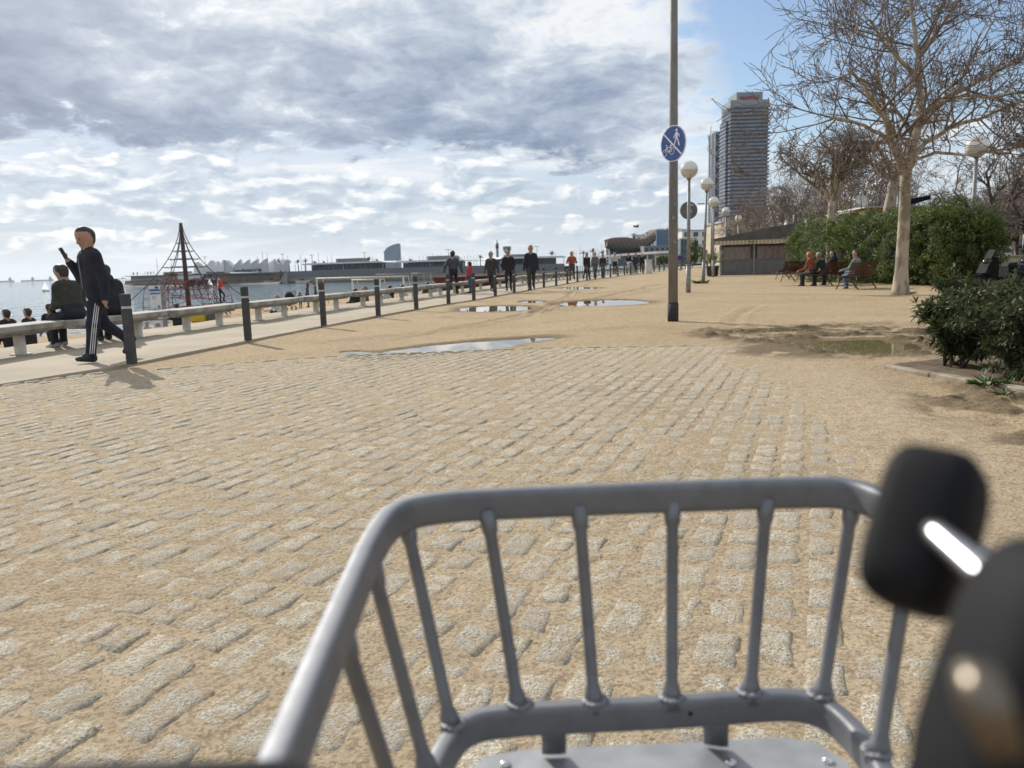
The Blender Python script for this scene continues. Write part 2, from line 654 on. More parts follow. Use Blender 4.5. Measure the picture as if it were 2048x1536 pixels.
# puddles: (pixel centre, half width px, half height px)
PUD = [((926, 693.5), 150, 8.5, .10), ((712, 704), 24, 2.5, 0), ((990, 617.5), 66, 5, .02), ((1067, 603.5), 22, 2.2, 0), ((1203, 605.5), 72, 5, .02), ((1160, 576), 34, 1.6, 0), ((1640, 689), 88, 9, -.03), ((1745, 694), 92, 13, 0), ((1560, 660), 60, 4, 0)]
PUDW = []
for (c, hw, hh, sl) in PUD:
    c0 = G(*c); L_ = G(c[0] - hw, c[1] + hw * sl); R_ = G(c[0] + hw, c[1] - hw * sl)
    T_ = G(c[0], c[1] - hh); B_ = G(c[0], c[1] + hh)
    ax = (R_ - L_) / 2; ay = (T_ - B_) / 2
    PUDW.append((Vector(((T_.x + B_.x) / 2, (T_.y + B_.y) / 2)), ax, ay))


def puddle_field(x, y):
    """0 away from puddles, above 1 inside"""
    f = np.zeros_like(x)
    for (c, ax, ay) in PUDW:
        det = ax.x * ay.y - ax.y * ay.x
        u = ((x - c.x) * ay.y - (y - c.y) * ay.x) / det
        v = (-(x - c.x) * ax.y + (y - c.y) * ax.x) / det
        r = np.sqrt(u * u + v * v) + .28 * fbm(x, y, .9, 3, 5) + .12 * fbm(x, y, .2, 2, 9)
        f = np.maximum(f, np.clip(2 - r, 0, 2))
    return f


def axis(segs):
    """non-uniform coordinates: (start, end, step0, step1)"""
    out = []
    for (a, b, s0, s1) in segs:
        x = a
        while x < b:
            out.append(x)
            t = (x - a) / (b - a)
            x += s0 * (s1 / s0) ** t
    return np.array(out)


ys = axis([(-8, .5, 1.0, .05), (.5, 11.2, .016, .024), (11.2, 30, .024, .12), (30, 90, .12, .8), (90, 420, .8, 20)])
xs = axis([(-34, -7.5, 2.5, .10), (-7.5, -1.6, .06, .022), (-1.6, 1.9, .018, .018), (1.9, 6.5, .018, .045), (6.5, 18, .045, .3), (18, 90, .3, 5), (90, 300, 5, 30)])
XX, YY = np.meshgrid(xs, ys)
base = gz(YY)
# how much the sand hides the setts: deeper to the right and in drifts
insett = sstep(np.interp(XX, SFX, SFY) - YY, 0, .15) * (1 - sstep(XX - sett_right(YY), .25, .9))
right = sstep(XX - sett_right(YY), -.75, .35)
drift = fbm(XX, YY, .55, 4, 21)
fine = fbm(XX, YY, .11, 4, 33)
vfine = fbm(XX, YY, .035, 2, 41)
zs_in = -.0040 + .0054 * drift + .0070 * fine + .0036 * vfine + .020 * right
# open sand: gentle swells, tyre tracks and mud
tracks = np.zeros_like(XX)
for (pa, pb, w, dep) in [((700, 700), (1330, 566), .10, .03), ((760, 690), (1400, 560), .12, .02), ((1040, 640), (1180, 566), .10, .03), ((1440, 680), (1500, 610), .12, .02), ((1350, 660), (2100, 640), .14, .03), ((1400, 672), (2060, 660), .12, .035), ((1500, 725), (2040, 668), .12, .03), ((1650, 770), (2040, 815), .10, .03), ((1700, 800), (2060, 860), .12, .03), ((1560, 706), (1950, 690), .10, .03), ((930, 628), (1180, 618), .1, .03), ((600, 690), (900, 660), .12, .015), ((1100, 668), (1330, 650), .15, .015), ((1150, 590), (1340, 575), .15, .03), ((870, 632), (1000, 640), .1, .03)]:
    A_ = G(*pa); B_ = G(*pb)
    dx_, dy_ = B_.x - A_.x, B_.y - A_.y
    L2 = dx_ * dx_ + dy_ * dy_
    t = np.clip(((XX - A_.x) * dx_ + (YY - A_.y) * dy_) / L2, 0, 1)
    wob = .25 * fbm(XX, YY, 2.2, 2, 3)
    d = np.abs(((XX - A_.x) * dy_ - (YY - A_.y) * dx_) / math.sqrt(L2) + wob)
    endf = sstep(t, 0, .12) * sstep(1 - t, 0, .12)
    tread = .5 + .5 * np.sign(np.sin(t * math.sqrt(L2) * 2 * PI / .16))
    tracks += endf * dep * (-np.exp(-(d / w) ** 2) * (.75 + .25 * tread) + .7 * np.exp(-((d - 1.9 * w) / (.6 * w)) ** 2)) * (.45 + 1.1 * np.abs(fbm(XX, YY, .5, 3, 8)))
mud = sstep(XX - 2.5 + .8 * fbm(XX, YY, 1.2, 3, 31), 0, .9) * sstep(7.5 - XX, 0, 1.8) * sstep(YY - 8.3, 0, 1.0) * sstep(14.5 - YY, 0, 2.5)
mud = np.maximum(mud, .85 * sstep(XX - sett_right(YY) - .15 + .5 * fbm(XX, YY, .8, 3, 37), 0, .5) * sstep(7.2 - YY, 0, .8) * sstep(YY - 3.6, 0, 1.0))
lump = fbm(XX, YY, .36, 5, 55, .62)
zo = .002 + .016 * fbm(XX, YY, 3.5, 4, 12) + .004 * fbm(XX, YY, .3, 3, 14) + tracks + mud * (.10 * np.abs(lump) * (lump > -.1) - .01)
pf = puddle_field(XX, YY)
zo = zo * (1 - .8 * sstep(pf, .6, 1.0)) - .034 * sstep(pf, .55, 1.2) + .012 * np.exp(-((pf - .55) / .18) ** 2) * (.4 + np.abs(lump))
zz = base + zs_in * insett + zo * (1 - insett)
zz = zz - .05 * insett * sstep(bline(YY) + .1 - XX, 0, .5) * 0
# drop what lies under the concrete
ny, nx = XX.shape
idx = np.arange(ny * nx).reshape(ny, nx)
quads = np.stack([idx[:-1, :-1], idx[:-1, 1:], idx[1:, 1:], idx[1:, :-1]], -1).reshape(-1, 4)
cxm = XX[:-1, 1:].ravel(); cym = YY[:-1, 1:].ravel()
edge_l = np.where(cym < 9.6, -1e9, bline(cym) - .8)
edge_l = np.where(cym < 9.6, np.interp(cym, [k[1] for k in KERBL[::-1]], [k[0] for k in KERBL[::-1]]) - 1.5, edge_l)
quads = quads[cxm > edge_l]


def sand_material(name, wet=True, tint=(1, 1, 1)):
    m, nt, b = newmat(name)
    tc = nt.new('ShaderNodeTexCoord'); vec = tc.outputs['Object']
    big = nt.noise(vec, .55, 4, .55)
    mid = nt.noise(vec, 9.0, 6, .7)
    grain = nt.noise(vec, 105, 4, .85)
    gv = nt.voro(vec, 95, 'F1', 'Color')
    peb = nt.voro(vec, 42, 'F1', 'Distance')
    pebc = nt.voro(vec, 42, 'F1', 'Color')
    c = nt.mix(nt.smooth(big, .35, .65), (.42, .318, .195), (.49, .378, .242))
    c = nt.mix(nt.math('MULTIPLY', nt.smooth(mid, .42, .68), .7), c, (.27, .185, .10))
    c = nt.mix(nt.math('MULTIPLY', nt.smooth(grain, .42, .72), .75), c, (.62, .50, .35))
    sp = nt.new('ShaderNodeSeparateColor'); nt.l.new(gv, sp.inputs[0])
    c = nt.mix(nt.math('MULTIPLY', nt.math('GREATER_THAN', sp.outputs[0], .70), .68), c, (.22, .15, .085))
    sp2 = nt.new('ShaderNodeSeparateColor'); nt.l.new(pebc, sp2.inputs[0])
    pm = nt.math('MULTIPLY', nt.math('LESS_THAN', peb, .33), nt.math('GREATER_THAN', sp2.outputs[1], .90))
    c = nt.mix(pm, c, nt.mix(sp2.outputs[0], (.10, .07, .045), (.42, .36, .29)))
    if wet:
        # dusty, paler sand between the setts
        ad = nt.new('ShaderNodeAttribute', attribute_name='dusty')
        c = nt.mix(nt.math('MULTIPLY', ad.outputs['Fac'], .22), c, nt.mix(grain, (.36, .30, .22), (.62, .54, .42)))
        at = nt.new('ShaderNodeAttribute', attribute_name='wet')
        wv_ = nt.math('MULTIPLY', at.outputs['Fac'], .9, clamp=True)
        c = nt.mix(wv_, c, nt.mix(.85, c, (.105, .078, .046)))
        nt.put(b.inputs['Roughness'], nt.math('SUBTRACT', .95, nt.math('MULTIPLY', wv_, .12)))
    else:
        b.inputs['Roughness'].default_value = .95
    if tint != (1, 1, 1):
        c = nt.mix(1.0, c, tint, 'MULTIPLY')
    nt.put(b.inputs['Base Color'], c)
    b.inputs['Specular IOR Level'].default_value = .07
    h = nt.math('ADD', nt.math('MULTIPLY', nt.math('SUBTRACT', 1.0, sp.outputs[1]), .3), nt.math('ADD', nt.math('MULTIPLY', grain, .8), nt.math('ADD', nt.math('MULTIPLY', pm, .9), nt.math('MULTIPLY', nt.noise(vec, 45, 3), 1.2))))
    nt.l.new(nt.bump(h, 1.0, .009), b.inputs['Normal'])
    return m


M_SAND = sand_material('sand')
sand = np_mesh('sand_ground', np.stack([XX.ravel(), YY.ravel(), zz.ravel()], -1), quads, M_SAND)
sand['kind'] = 'structure'
wet = np.clip(sstep(pf, .25, .9) + 1.0 * mud * sstep(lump + .35 * fbm(XX, YY, 1.4, 3, 83), -.35, .15) + .45 * sstep(-tracks, .002, .02) * (1 - insett) + insett * .25 * sstep(fbm(XX, YY, 1.3, 4, 77), .12, .5), 0, 1)
wa = sand.data.attributes.new('wet', 'FLOAT', 'POINT')
wa.data.foreach_set('value', wet.ravel().astype(np.float32))
wa2 = sand.data.attributes.new('dusty', 'FLOAT', 'POINT')
wa2.data.foreach_set('value', insett.ravel().astype(np.float32))

# --- granite setts
M_SETT, nt, b = newmat('granite')
tc = nt.new('ShaderNodeTexCoord'); vec = tc.outputs['Object']
gi = nt.new('ShaderNodeNewGeometry')
isl = gi.outputs['Random Per Island']
c = nt.mix(isl, (.66, .595, .475), (.50, .455, .375))
spk = nt.noise(vec, 100, 4, .85)
c = nt.mix(nt.math('MULTIPLY', nt.smooth(spk, .48, .62), .8), c, (.19, .165, .13))
c = nt.mix(nt.math('MULTIPLY', nt.smooth(nt.noise(vec, 150, 2), .55, .8), .6), c, (.72, .67, .57))
pit = nt.noise(vec, 75, 4, .65)
c = nt.mix(nt.math('MULTIPLY', nt.smooth(pit, .30, .46), -1), c, c)
c = nt.mix(nt.math('MULTIPLY', nt.smooth(nt.noise(vec, 20, 6, .7), .42, .60), .8), c, (.42, .325, .21))
c = nt.mix(nt.math('MULTIPLY', nt.math('SUBTRACT', 1.0, nt.smooth(pit, .32, .44)), .8), c, (.25, .18, .105))
nt.put(b.inputs['Base Color'], c)
b.inputs['Roughness'].default_value = .9
b.inputs['Specular IOR Level'].default_value = .12
hh = nt.math('ADD', nt.math('MULTIPLY', pit, 1.6), nt.math('MULTIPLY', nt.noise(vec, 210, 2), .5))
nt.l.new(nt.bump(hh, 1.0, .012), b.inputs['Normal'])

ROWA = math.radians(21.5)      # rows run off to the right of the view
rdir = np.array([math.sin(ROWA), math.cos(ROWA)]); rnor = np.array([math.cos(ROWA), -math.sin(ROWA)])
NS = 8
lin = np.linspace(-1, 1, NS)
UU, VV = np.meshgrid(lin, lin)
edge_q = np.maximum(np.abs(UU), np.abs(VV))
iq = np.arange(NS * NS).reshape(NS, NS)
QS = np.stack([iq[:-1, :-1], iq[:-1, 1:], iq[1:, 1:], iq[1:, :-1]], -1).reshape(-1, 4)


def kerb_x(y):
    return float(np.interp(y, [k[1] for k in KERBL[::-1]], [k[0] for k in KERBL[::-1]]))


SP = []


def add_sett(cx_, cy_, w, l, dir2, nor2, z0):
    SP.append([cx_, cy_, w, l, dir2[0], dir2[1], nor2[0], nor2[1], z0] + list(rs.uniform(-1, 1, 8)))


q = -9.5
while q < 9.0:
    w = rs.uniform(.115, .165)
    s = -12.0 + rs.uniform(0, .3)
    q += w / 2
    while s < 16:
        l = rs.uniform(.16, .34)
        gap = rs.uniform(.004, .014)
        cx_, cy_ = rnor[0] * q + rdir[0] * (s + l / 2), rnor[1] * q + rdir[1] * (s + l / 2)
        s += l + gap
        if cy_ < .1 or cy_ > float(np.interp(cx_, SFX, SFY)) - .20 or cx_ < kerb_x(cy_) + .10 or cx_ > float(sett_right(cy_)) + .45:
            continue
        if abs(cx_) > .80 * cy_ + .9:
            continue
        add_sett(cx_, cy_, w, l, rdir, rnor, rs.normal() * .0016)
    q += w / 2 + rs.uniform(.004, .011)
# a course of setts edges the area
xx_ = -5.0
while xx_ < 3.0:
    l = rs.uniform(.16, .26)
    y0_ = float(np.interp(xx_, SFX, SFY)); y1_ = float(np.interp(xx_ + l, SFX, SFY))
    dv = np.array([l, y1_ - y0_]); dv = dv / np.linalg.norm(dv)
    add_sett(xx_ + l / 2, (y0_ + y1_) / 2 - .05, .12, l, dv, np.array([dv[1], -dv[0]]), .009)
    xx_ += l + .025
for (ka, kb) in zip(KERBL[:-1], KERBL[1:]):
    dv = np.array([kb[0] - ka[0], kb[1] - ka[1]]); LL = np.linalg.norm(dv); dv = dv / LL
    t = .1
    while t < LL:
        l = rs.uniform(.17, .27)
        add_sett(ka[0] + dv[0] * (t + l / 2) + .02, ka[1] + dv[1] * (t + l / 2) - .02, .12, l, dv, np.array([dv[1], -dv[0]]), .012)
        t += l + .02
sp_ = np.array(SP)
cl = lambda i: sp_[:, i][:, None, None]
x = UU[None] * cl(2) / 2; y = VV[None] * cl(3) / 2
x = x * (1 + .10 * cl(9) * VV) + .012 * cl(10) * VV
y = y * (1 + .07 * cl(12) * UU) + .020 * cl(13) * UU
corner = (np.abs(UU) * np.abs(VV)) ** 3
x = x * (1 - .12 * corner); y = y * (1 - .08 * corner)
px_ = cl(0) + cl(6) * x + cl(4) * y; py_ = cl(1) + cl(7) * x + cl(5) * y
n1 = fbm(px_, py_, .055, 3, 61); n2 = fbm(px_, py_, .02, 2, 67)
px_ = px_ + n1 * .016 * edge_q; py_ = py_ + n2 * .016 * edge_q
zt = cl(8) + cl(14) * .0012 + .0012 * cl(15) * UU + .0012 * cl(16) * VV + .0040 * n1 + .0036 * n2 - .0022 * edge_q ** 4 - .02 * (edge_q > .99)
SV = np.stack([px_, py_, zt], -1).reshape(-1, 3)
SFc = (QS[None] + (np.arange(len(sp_)) * NS * NS)[:, None, None]).reshape(-1, 4)
setts = np_mesh('cobblestones', SV, SFc, M_SETT)
setts['kind'] = 'structure'

# --- puddle water
M_PUD, nt, b = newmat('puddle_water')
b.inputs['Base Color'].default_value = (.17, .13, .07, 1)
b.inputs['Roughness'].default_value = .01
b.inputs['IOR'].default_value = 1.6
tc = nt.new('ShaderNodeTexCoord')
for i, (c, ax, ay) in enumerate(PUDW):
    n = 40
    vs = [(c.x, c.y, float(gz(c.y)) - .013 + .0017 * (i % 3))]
    for k in range(n):
        a = 2 * PI * k / n
        p = Vector((c.x, c.y)) + Vector((ax.x, ax.y)) * math.cos(a) * 1.35 + Vector((ay.x, ay.y)) * math.sin(a) * 1.35
        vs.append((p.x, p.y, float(gz(p.y)) - .013 + .0017 * (i % 3)))
    mb = MB().add(vs, [(0, 1 + k, 1 + (k + 1) % n) for k in range(n)])
    o = mb.build('puddle', M_PUD)
    o['kind'] = 'structure'

# --- concrete promenade strip
PROM_W = 4.05


def edge_far(y):
    """beach side of the concrete"""
    return bline(y) - PROM_W - .25 * sstep(np.asarray(y, float), 20, 40)


M_CONC, nt, b = newmat('promenade_concrete')
tc = nt.new('ShaderNodeTexCoord'); vec = tc.outputs['Object']
c = nt.mix(nt.smooth(nt.noise(vec, .9, 5, .6), .3, .7), (.32, .272, .205), (.42, .358, .27))
c = nt.mix(nt.math('MULTIPLY', nt.smooth(nt.noise(vec, 240, 2), .5, .75), .45), c, (.24, .21, .18))
c = nt.mix(nt.math('MULTIPLY', nt.smooth(nt.noise(vec, 130, 2), .55, .8), .4), c, (.66, .60, .51))
sv = nt.vmath('MULTIPLY', vec, (1.0, 5.0, 1))
c = nt.mix(nt.math('MULTIPLY', nt.smooth(nt.noise(sv, 1.6, 5, .6), .48, .72), .75), c, (.40, .30, .185))
nt.put(b.inputs['Base Color'], c)
b.inputs['Roughness'].default_value = .9
b.inputs['Specular IOR Level'].default_value = .2
nt.l.new(nt.bump(nt.math('ADD', nt.noise(vec, 90, 4), nt.math('MULTIPLY', nt.noise(sv, 6, 3), 1.5)), .35, .005), b.inputs['Normal'])
V, Fq = [], []
pys = axis([(9.62, 40, .2, .4), (40, 420, .4, 10)])
NC = 15
for y in pys:
    bl = float(bline(y)); ef = float(edge_far(y))
    for k in range(NC):
        x = bl + (ef - bl) * k / (NC - 1)
        V.append((x, y, float(gz(y)) + .045 + .012 * float(fbm(np.array([x]), np.array([y]), 1.5, 3, 4)[0])))
for j in range(len(pys) - 1):
    for k in range(NC - 1):
        a = j * NC + k
        Fq.append((a + 1, a, a + NC, a + NC + 1))
# kerb face on the sand side and wall face on the beach side
b0 = len(V)
for y in pys:
    V.append((float(bline(y)) + .012, y, float(gz(y)) - .08))
for j in range(len(pys) - 1):
    Fq.append((j * NC, b0 + j, b0 + j + 1, (j + 1) * NC))
b0 = len(V)
for y in pys:
    V.append((float(edge_far(y)), y, float(gz(y)) - 1.9))
for j in range(len(pys) - 1):
    Fq.append((j * NC + NC - 1, (j + 1) * NC + NC - 1, b0 + j + 1, b0 + j))
# the part beside the cobbles
near = []
kp = [(-5.02, 9.62), (-5.73, 8.54), (-9.5, 4.2), (-13, .2)]
b0 = len(V)
for (kx, ky) in kp:
    n_in = Vector((kx - .02, ky, .02)) if ky < 9 else Vector((float(bline(9.62)), 9.625, .05))
    out_ = Vector((float(edge_far(9.62)), 9.625, .05)) if ky > 9 else Vector((kx - 5.2, ky + 1.0, .045))
    for k in range(NC):
        p = n_in.lerp(out_, k / (NC - 1))
        V.append((p.x, p.y, p.z))
for j in range(len(kp) - 1):
    for k in range(NC - 1):
        a = b0 + j * NC + k
        Fq.append((a, a + 1, a + NC + 1, a + NC))
b0 = len(V)
for (kx, ky) in kp:
    z_ = .02 if ky < 9 else .05
    x_ = kx - .02 if ky < 9 else float(bline(9.62))
    V.append((x_, ky, z_)); V.append((x_ + .02, ky - .01, -.08))
for j in range(len(kp) - 1):
    Fq.append((b0 + 2 * j, b0 + 2 * j + 1, b0 + 2 * j + 3, b0 + 2 * j + 2))
prom = np_mesh('promenade', np.array(V), np.array(Fq), M_CONC, smooth=False)
prom['kind'] = 'structure'

# --- beach, sea
SHORE = [(-120, 10), (-66, 42), (-44, 72), (-26, 98), (-10, 142), (4, 200), (22, 252), (60, 300), (120, 380)]
PE = [(-40, -20), (-16, 3), (-9.8, 9.0), (None, 16), (None, 30), (None, 55), (None, 95), (None, 170), (None, 300)]
V, Fq = [], []
NB, NSB = 60, 12
tp = np.linspace(0, len(SHORE) - 1, 160)
pe = np.array([((edge_far(p[1]) if p[0] is None else p[0]), p[1]) for p in PE], dtype=float)
sh = np.array(SHORE, dtype=float)
k_ = np.arange(len(SHORE))
for t in tp:
    a = np.array([np.interp(t, k_, pe[:, 0]), np.interp(t, k_, pe[:, 1])])
    a[0] = float(edge_far(a[1])) if a[1] > 12 else a[0]
    s_ = np.array([np.interp(t, k_, sh[:, 0]), np.interp(t, k_, sh[:, 1])])
    for j in range(NB):
        u = (j / (NB - 1)) ** 1.3 * 1.25
        p = a + (s_ - a) * u
        z = float(gz(a[1])) * max(0, 1 - u) - .42 - .55 * min(u * 2.0, 1) - 1.53 * max(0, u - .25) / .75 - .80 * (1 - float(sstep(a[1], 10.5, 15.5))) * min(1, max(0, 1.2 - u) * 2)
        n = fbm(np.array([p[0]]), np.array([p[1]]), .8, 3, 91)[0] * .16 + fbm(np.array([p[0]]), np.array([p[1]]), 5, 3, 92)[0] * .2
        V.append((p[0], p[1], z + n * (1 if u < .9 else .3)))
for j in range(len(tp) - 1):
    for k in range(NB - 1):
        a = j * NB + k
        Fq.append((a, a + NB, a + NB + 1, a + 1))
beach = np_mesh('beach', np.array(V), np.array(Fq), sand_material('beach_sand', False, (.92, .88, .82)))
beach['kind'] = 'structure'

M_SEA, nt, b = newmat('sea_water')
tc = nt.new('ShaderNodeTexCoord'); vec = tc.outputs['Object']
c = nt.mix(nt.smooth(nt.noise(vec, .015, 3), .35, .65), (.025, .075, .10), (.04, .10, .13))
b.inputs['Specular IOR Level'].default_value = .22
nt.put(b.inputs['Base Color'], c)
b.inputs['Roughness'].default_value = .04
b.inputs['IOR'].default_value = 1.33
v2 = nt.vmath('MULTIPLY', vec, (1.0, .8, 1))
hw = nt.math('ADD', nt.math('MULTIPLY', nt.noise(v2, .8, 2, .5), 1.1), nt.math('MULTIPLY', nt.noise(v2, .2, 3, .5), 2.4))
nt.l.new(nt.bump(hw, 1.0, .25), b.inputs['Normal'])
sea = MB().add([(-14000, -300, -2.5), (14000, -300, -2.5), (14000, 16000, -2.5), (-14000, 16000, -2.5)], [(0, 1, 2, 3)]).build('sea', M_SEA)
sea['kind'] = 'structure'
# land behind the promenade
M_LAND = mat('far_land', (.26, .23, .18), (.20, .19, .15), .05, .9)
land = MB().add([(200, 415, .5), (900, 300, .5), (3200, 700, .5), (3200, 3600, .5), (420, 3600, .5), (170, 900, .5)], [(0, 1, 2, 3, 4, 5)])
land.add([(60, 300, .45), (320, 100, .45), (900, 300, .45), (200, 420, .45)], [(0, 1, 2, 3)])
land.build('far_land', M_LAND)['kind'] = 'structure'
# ------------------------------------------------------------------ promenade furniture
M_BOLL = mat('bollard_paint', (.035, .036, .04), (.055, .055, .058), 9, .55, bump=.15, bscale=60, rough2=.75)
M_BAND = mat('pale_band', (.55, .55, .53), (.4, .4, .39), 20, .5)
M_BENCHC = mat('bench_concrete', (.37, .35, .31), (.25, .235, .20), 5, .85, bump=.35, bscale=45, bdist=.004)
M_WHITEP = mat('white_post_paint', (.66, .65, .61), (.52, .50, .45), 6, .7, bump=.1, bscale=30)
M_GALV = mat('galvanised_steel', (.30, .30, .295), (.21, .21, .205), 7, .5, metal=.35, bump=.1, bscale=20, rough2=.7)
M_POLE = mat('weathered_pole', (.215, .205, .188), (.165, .158, .146), 4, .6, metal=.15, bump=.15, bscale=24, rough2=.8, stretch=(2, 2, .6))
M_DARK = mat('dark_sleeve', (.032, .032, .034), (.05, .05, .05), 6, .8, spec=.25)

PROM_Z = .045


def pz(p):
    return Vector((p.x, p.y, g(p.y) + PROM_Z))


boll = thing('bollard', '', 'bollard')
MB().cbox((0, 0, .36), (.10, .10, .72), .008).build('shaft', M_BOLL, boll)
MB().cbox((0, 0, .735), (.088, .088, .035), .004).build('reflective_band', M_BAND, boll)
MB().cbox((0, 0, .83), (.10, .10, .158), .008).build('cap', M_BOLL, boll)
for i, p in enumerate(BPOS):
    lab = 'dark bollard, %s in the row counted from the man with the phone' % ORD[i]
    loc = pz(Vector((p.x + (.0 if i else -.02), p.y, 0)))
    rz = -math.atan2(BPOS[min(i + 1, len(BPOS) - 1)].x - BPOS[max(i - 1, 0)].x, BPOS[min(i + 1, len(BPOS) - 1)].y - BPOS[max(i - 1, 0)].y)
    if i == 0:
        boll.location = loc; boll.rotation_euler = (0, 0, rz); tag(boll, lab, group='bollards along the promenade')
    else:
        dup(boll, loc, rz, lab)

# --- benches: concrete slabs on white posts, each one turned a little so that the ends step
bench = thing('concrete_bench', '', 'bench')
bl_, bw_, bt_ = 2.98, .56, .115
mb = MB()
# slab with bevelled lower edges
prof = [(-bw_ / 2, 0), (-bw_ / 2, -.07), (-bw_ / 2 + .05, -bt_), (bw_ / 2 - .05, -bt_), (bw_ / 2, -.07), (bw_ / 2, 0), (bw_ / 2 - .012, .008), (-bw_ / 2 + .012, .008)]
Mx = Matrix.Translation((0, -bl_ / 2, .45)) @ Matrix(((1, 0, 0, 0), (0, 0, 1, 0), (0, 1, 0, 0), (0, 0, 0, 1)))
mb.prism(prof, Mx, bl_)
mb.build('seat', M_BENCHC, bench)
MB().cbox((0, 0, .315), (.34, 2.2, .04), .006).build('seat_underside', M_BENCHC, bench)
for s in (-.72, .66):
    MB().cbox((0, s, .148), (.13, .115, .296), .01).build('leg', M_WHITEP, bench)
    MB().cbox((0, s, .004), (.24, .2, .016), .004).build('foot_plate', M_WHITEP, bench)
BEN = []
y = 11.13
k = 0
while y < 92:
    dirx = (float(bline(max(y, 12) + 1.5)) - float(bline(max(y, 12) - 1.5))) / 3.0
    x = float(bline(y)) - 2.75 if y > 11 else float(bline(11.8)) - 2.75 + (y - 11.8) * .17
    BEN.append((x, y, -math.atan(dirx) + .075))
    step = 2.83 / math.sqrt(1 + dirx * dirx)
    y += step
for i, (x, y, rz) in enumerate(BEN):
    lab = 'concrete slab bench, %s in the row counted from the pair seated on one' % ORD[max(i - 1, 0)]
    if i == 0:
        lab = 'concrete slab bench nearest the camera, before the one with two sitters'
    if i == 1:
        lab = 'concrete slab bench where two people sit behind the walking man'
    loc = (x, y, g(y) + PROM_Z)
    if i == 0:
        bench.location = loc; bench.rotation_euler = (0, 0, rz); tag(bench, lab, group='concrete benches along the beach edge')
    else:
        dup(bench, loc, rz, lab)

# --- tall pole with the shared-path sign
pole_p = G(1346, 642)
pole = thing('street_pole', 'tall weathered grey steel pole rising out of the sand, carrying the blue sign', 'pole', pole_p)
MB().tube([(0, 0, -.05), (0, 0, .34)], [.108, .108], 20).tube([(0, 0, .34), (0, 0, .37)], [.108, .098], 20).build('base_sleeve', M_DARK, pole)
MB().tube([(0, 0, .37), (0, 0, 3), (0.0, 0, 9.2)], [.095, .086, .056], 20).tube([(0, 0, 9.2), (-.35, .1, 9.5), (-1.3, .3, 9.62)], [.04, .035, .03], 10).build('shaft', M_POLE, pole)
for (zz_, a_) in ((2.28, .4), (2.02, -.3), (1.55, .2)):
    mbs = MB()
    r_ = .0925
    for q_ in range(3):
        aa = -1.7 + a_ * .5 + q_ * .12
        mbs.box((r_ * math.cos(aa), r_ * math.sin(aa), zz_ + rs.uniform(-.02, .02)), (.028, .004, .05), aa + PI / 2)
    mbs.build('sticker', mat('torn_sticker', (.32, .32, .31), (.16, .16, .16), 60, .7), pole)
sg = PY(1346, 287, pole_p.y - .14)
sign = thing('shared_path_sign', 'round blue sign with white walker and bicycle symbols, on the tall pole', 'sign', sg)
M_SBLUE = mat('sign_blue', (.012, .055, .23), (.016, .065, .25), 3, .4)
M_SWHITE = mat('sign_white', (.72, .73, .74), (.62, .63, .64), 9, .45)
M_SBACK = mat('sign_back', (.16, .155, .145), (.11, .105, .10), 5, .55, metal=.3)
SR = .335
# turned so that it is seen at a slant
Ms = Matrix.Rotation(math.radians(-58), 4, 'Z') @ Matrix.Rotation(math.radians(90), 4, 'X')
disc = lambda r, n=48: [(r * math.cos(2 * PI * k / n), r * math.sin(2 * PI * k / n)) for k in range(n)]
MB().prism(disc(SR), Ms @ Matrix.Translation((0, 0, -.02)), .02).build('backing', M_SWHITE, sign)
MB().prism(disc(SR * .95), Ms, .003).build('blue_face', M_SBLUE, sign)
lift = Ms @ Matrix.Translation((0, 0, .003))


def strip(mb, pts, w, d=.002, M=lift):
    for (a, b_) in zip(pts[:-1], pts[1:]):
        a = Vector(a); b_ = Vector(b_)
        t = (b_ - a).normalized(); n_ = Vector((-t.y, t.x)) * w / 2
        a2 = a - t * w * .25; b2 = b_ + t * w * .25
        mb.prism([(a2 + n_)[:], (a2 - n_)[:], (b2 - n_)[:], (b2 + n_)[:]][::-1], M, d)


mbb = MB(); strip(mbb, [(-.238, .195), (.218, -.215)], .030); mbb.build('dividing_bar', M_SWHITE, sign)
mw = MB()
hx, hy = .098, .232
mw.prism([(hx + .026 * math.cos(a), hy + .028 * math.sin(a)) for a in [2 * PI * k / 14 for k in range(14)]], lift, .002)
mw.prism([(.062, .185), (.112, .20), (.142, .165), (.122, .095), (.072, .085), (.075, .14)], lift, .0022)
strip(mw, [(.075, .175), (.045, .13), (.022, .10)], .022, .0026); strip(mw, [(.132, .17), (.165, .135), (.168, .105)], .022, .0026)
strip(mw, [(.085, .10), (.066, .03), (.028, -.035)], .03, .0024); strip(mw, [(.108, .10), (.145, .02), (.168, -.045)], .03, .0028)
mw.build('walker_symbol', M_SWHITE, sign)
mc = MB()
for (wx, wy) in ((-.215, -.15), (-.025, -.135)):
    ring = [(wx + .058 * math.cos(2 * PI * k / 18), wy + .062 * math.sin(2 * PI * k / 18)) for k in range(19)]
    strip(mc, ring, .013)
strip(mc, [(-.215, -.15), (-.165, -.055), (-.05, -.06), (-.025, -.135)], .015, .0026)
strip(mc, [(-.165, -.055), (-.11, -.15), (-.05, -.06)], .015, .003); strip(mc, [(-.11, -.15), (-.025, -.135)], .014, .0034)
strip(mc, [(-.165, -.055), (-.158, -.015), (-.185, -.01)], .014, .0036); strip(mc, [(-.05, -.06), (-.045, -.03)], .014, .0032); strip(mc, [(-.075, -.028), (-.015, -.026)], .018, .0036)
mc.build('bicycle_symbol', M_SWHITE, sign)
dbr = Vector((pole_p.x - sg.x, pole_p.y - sg.y, 0))
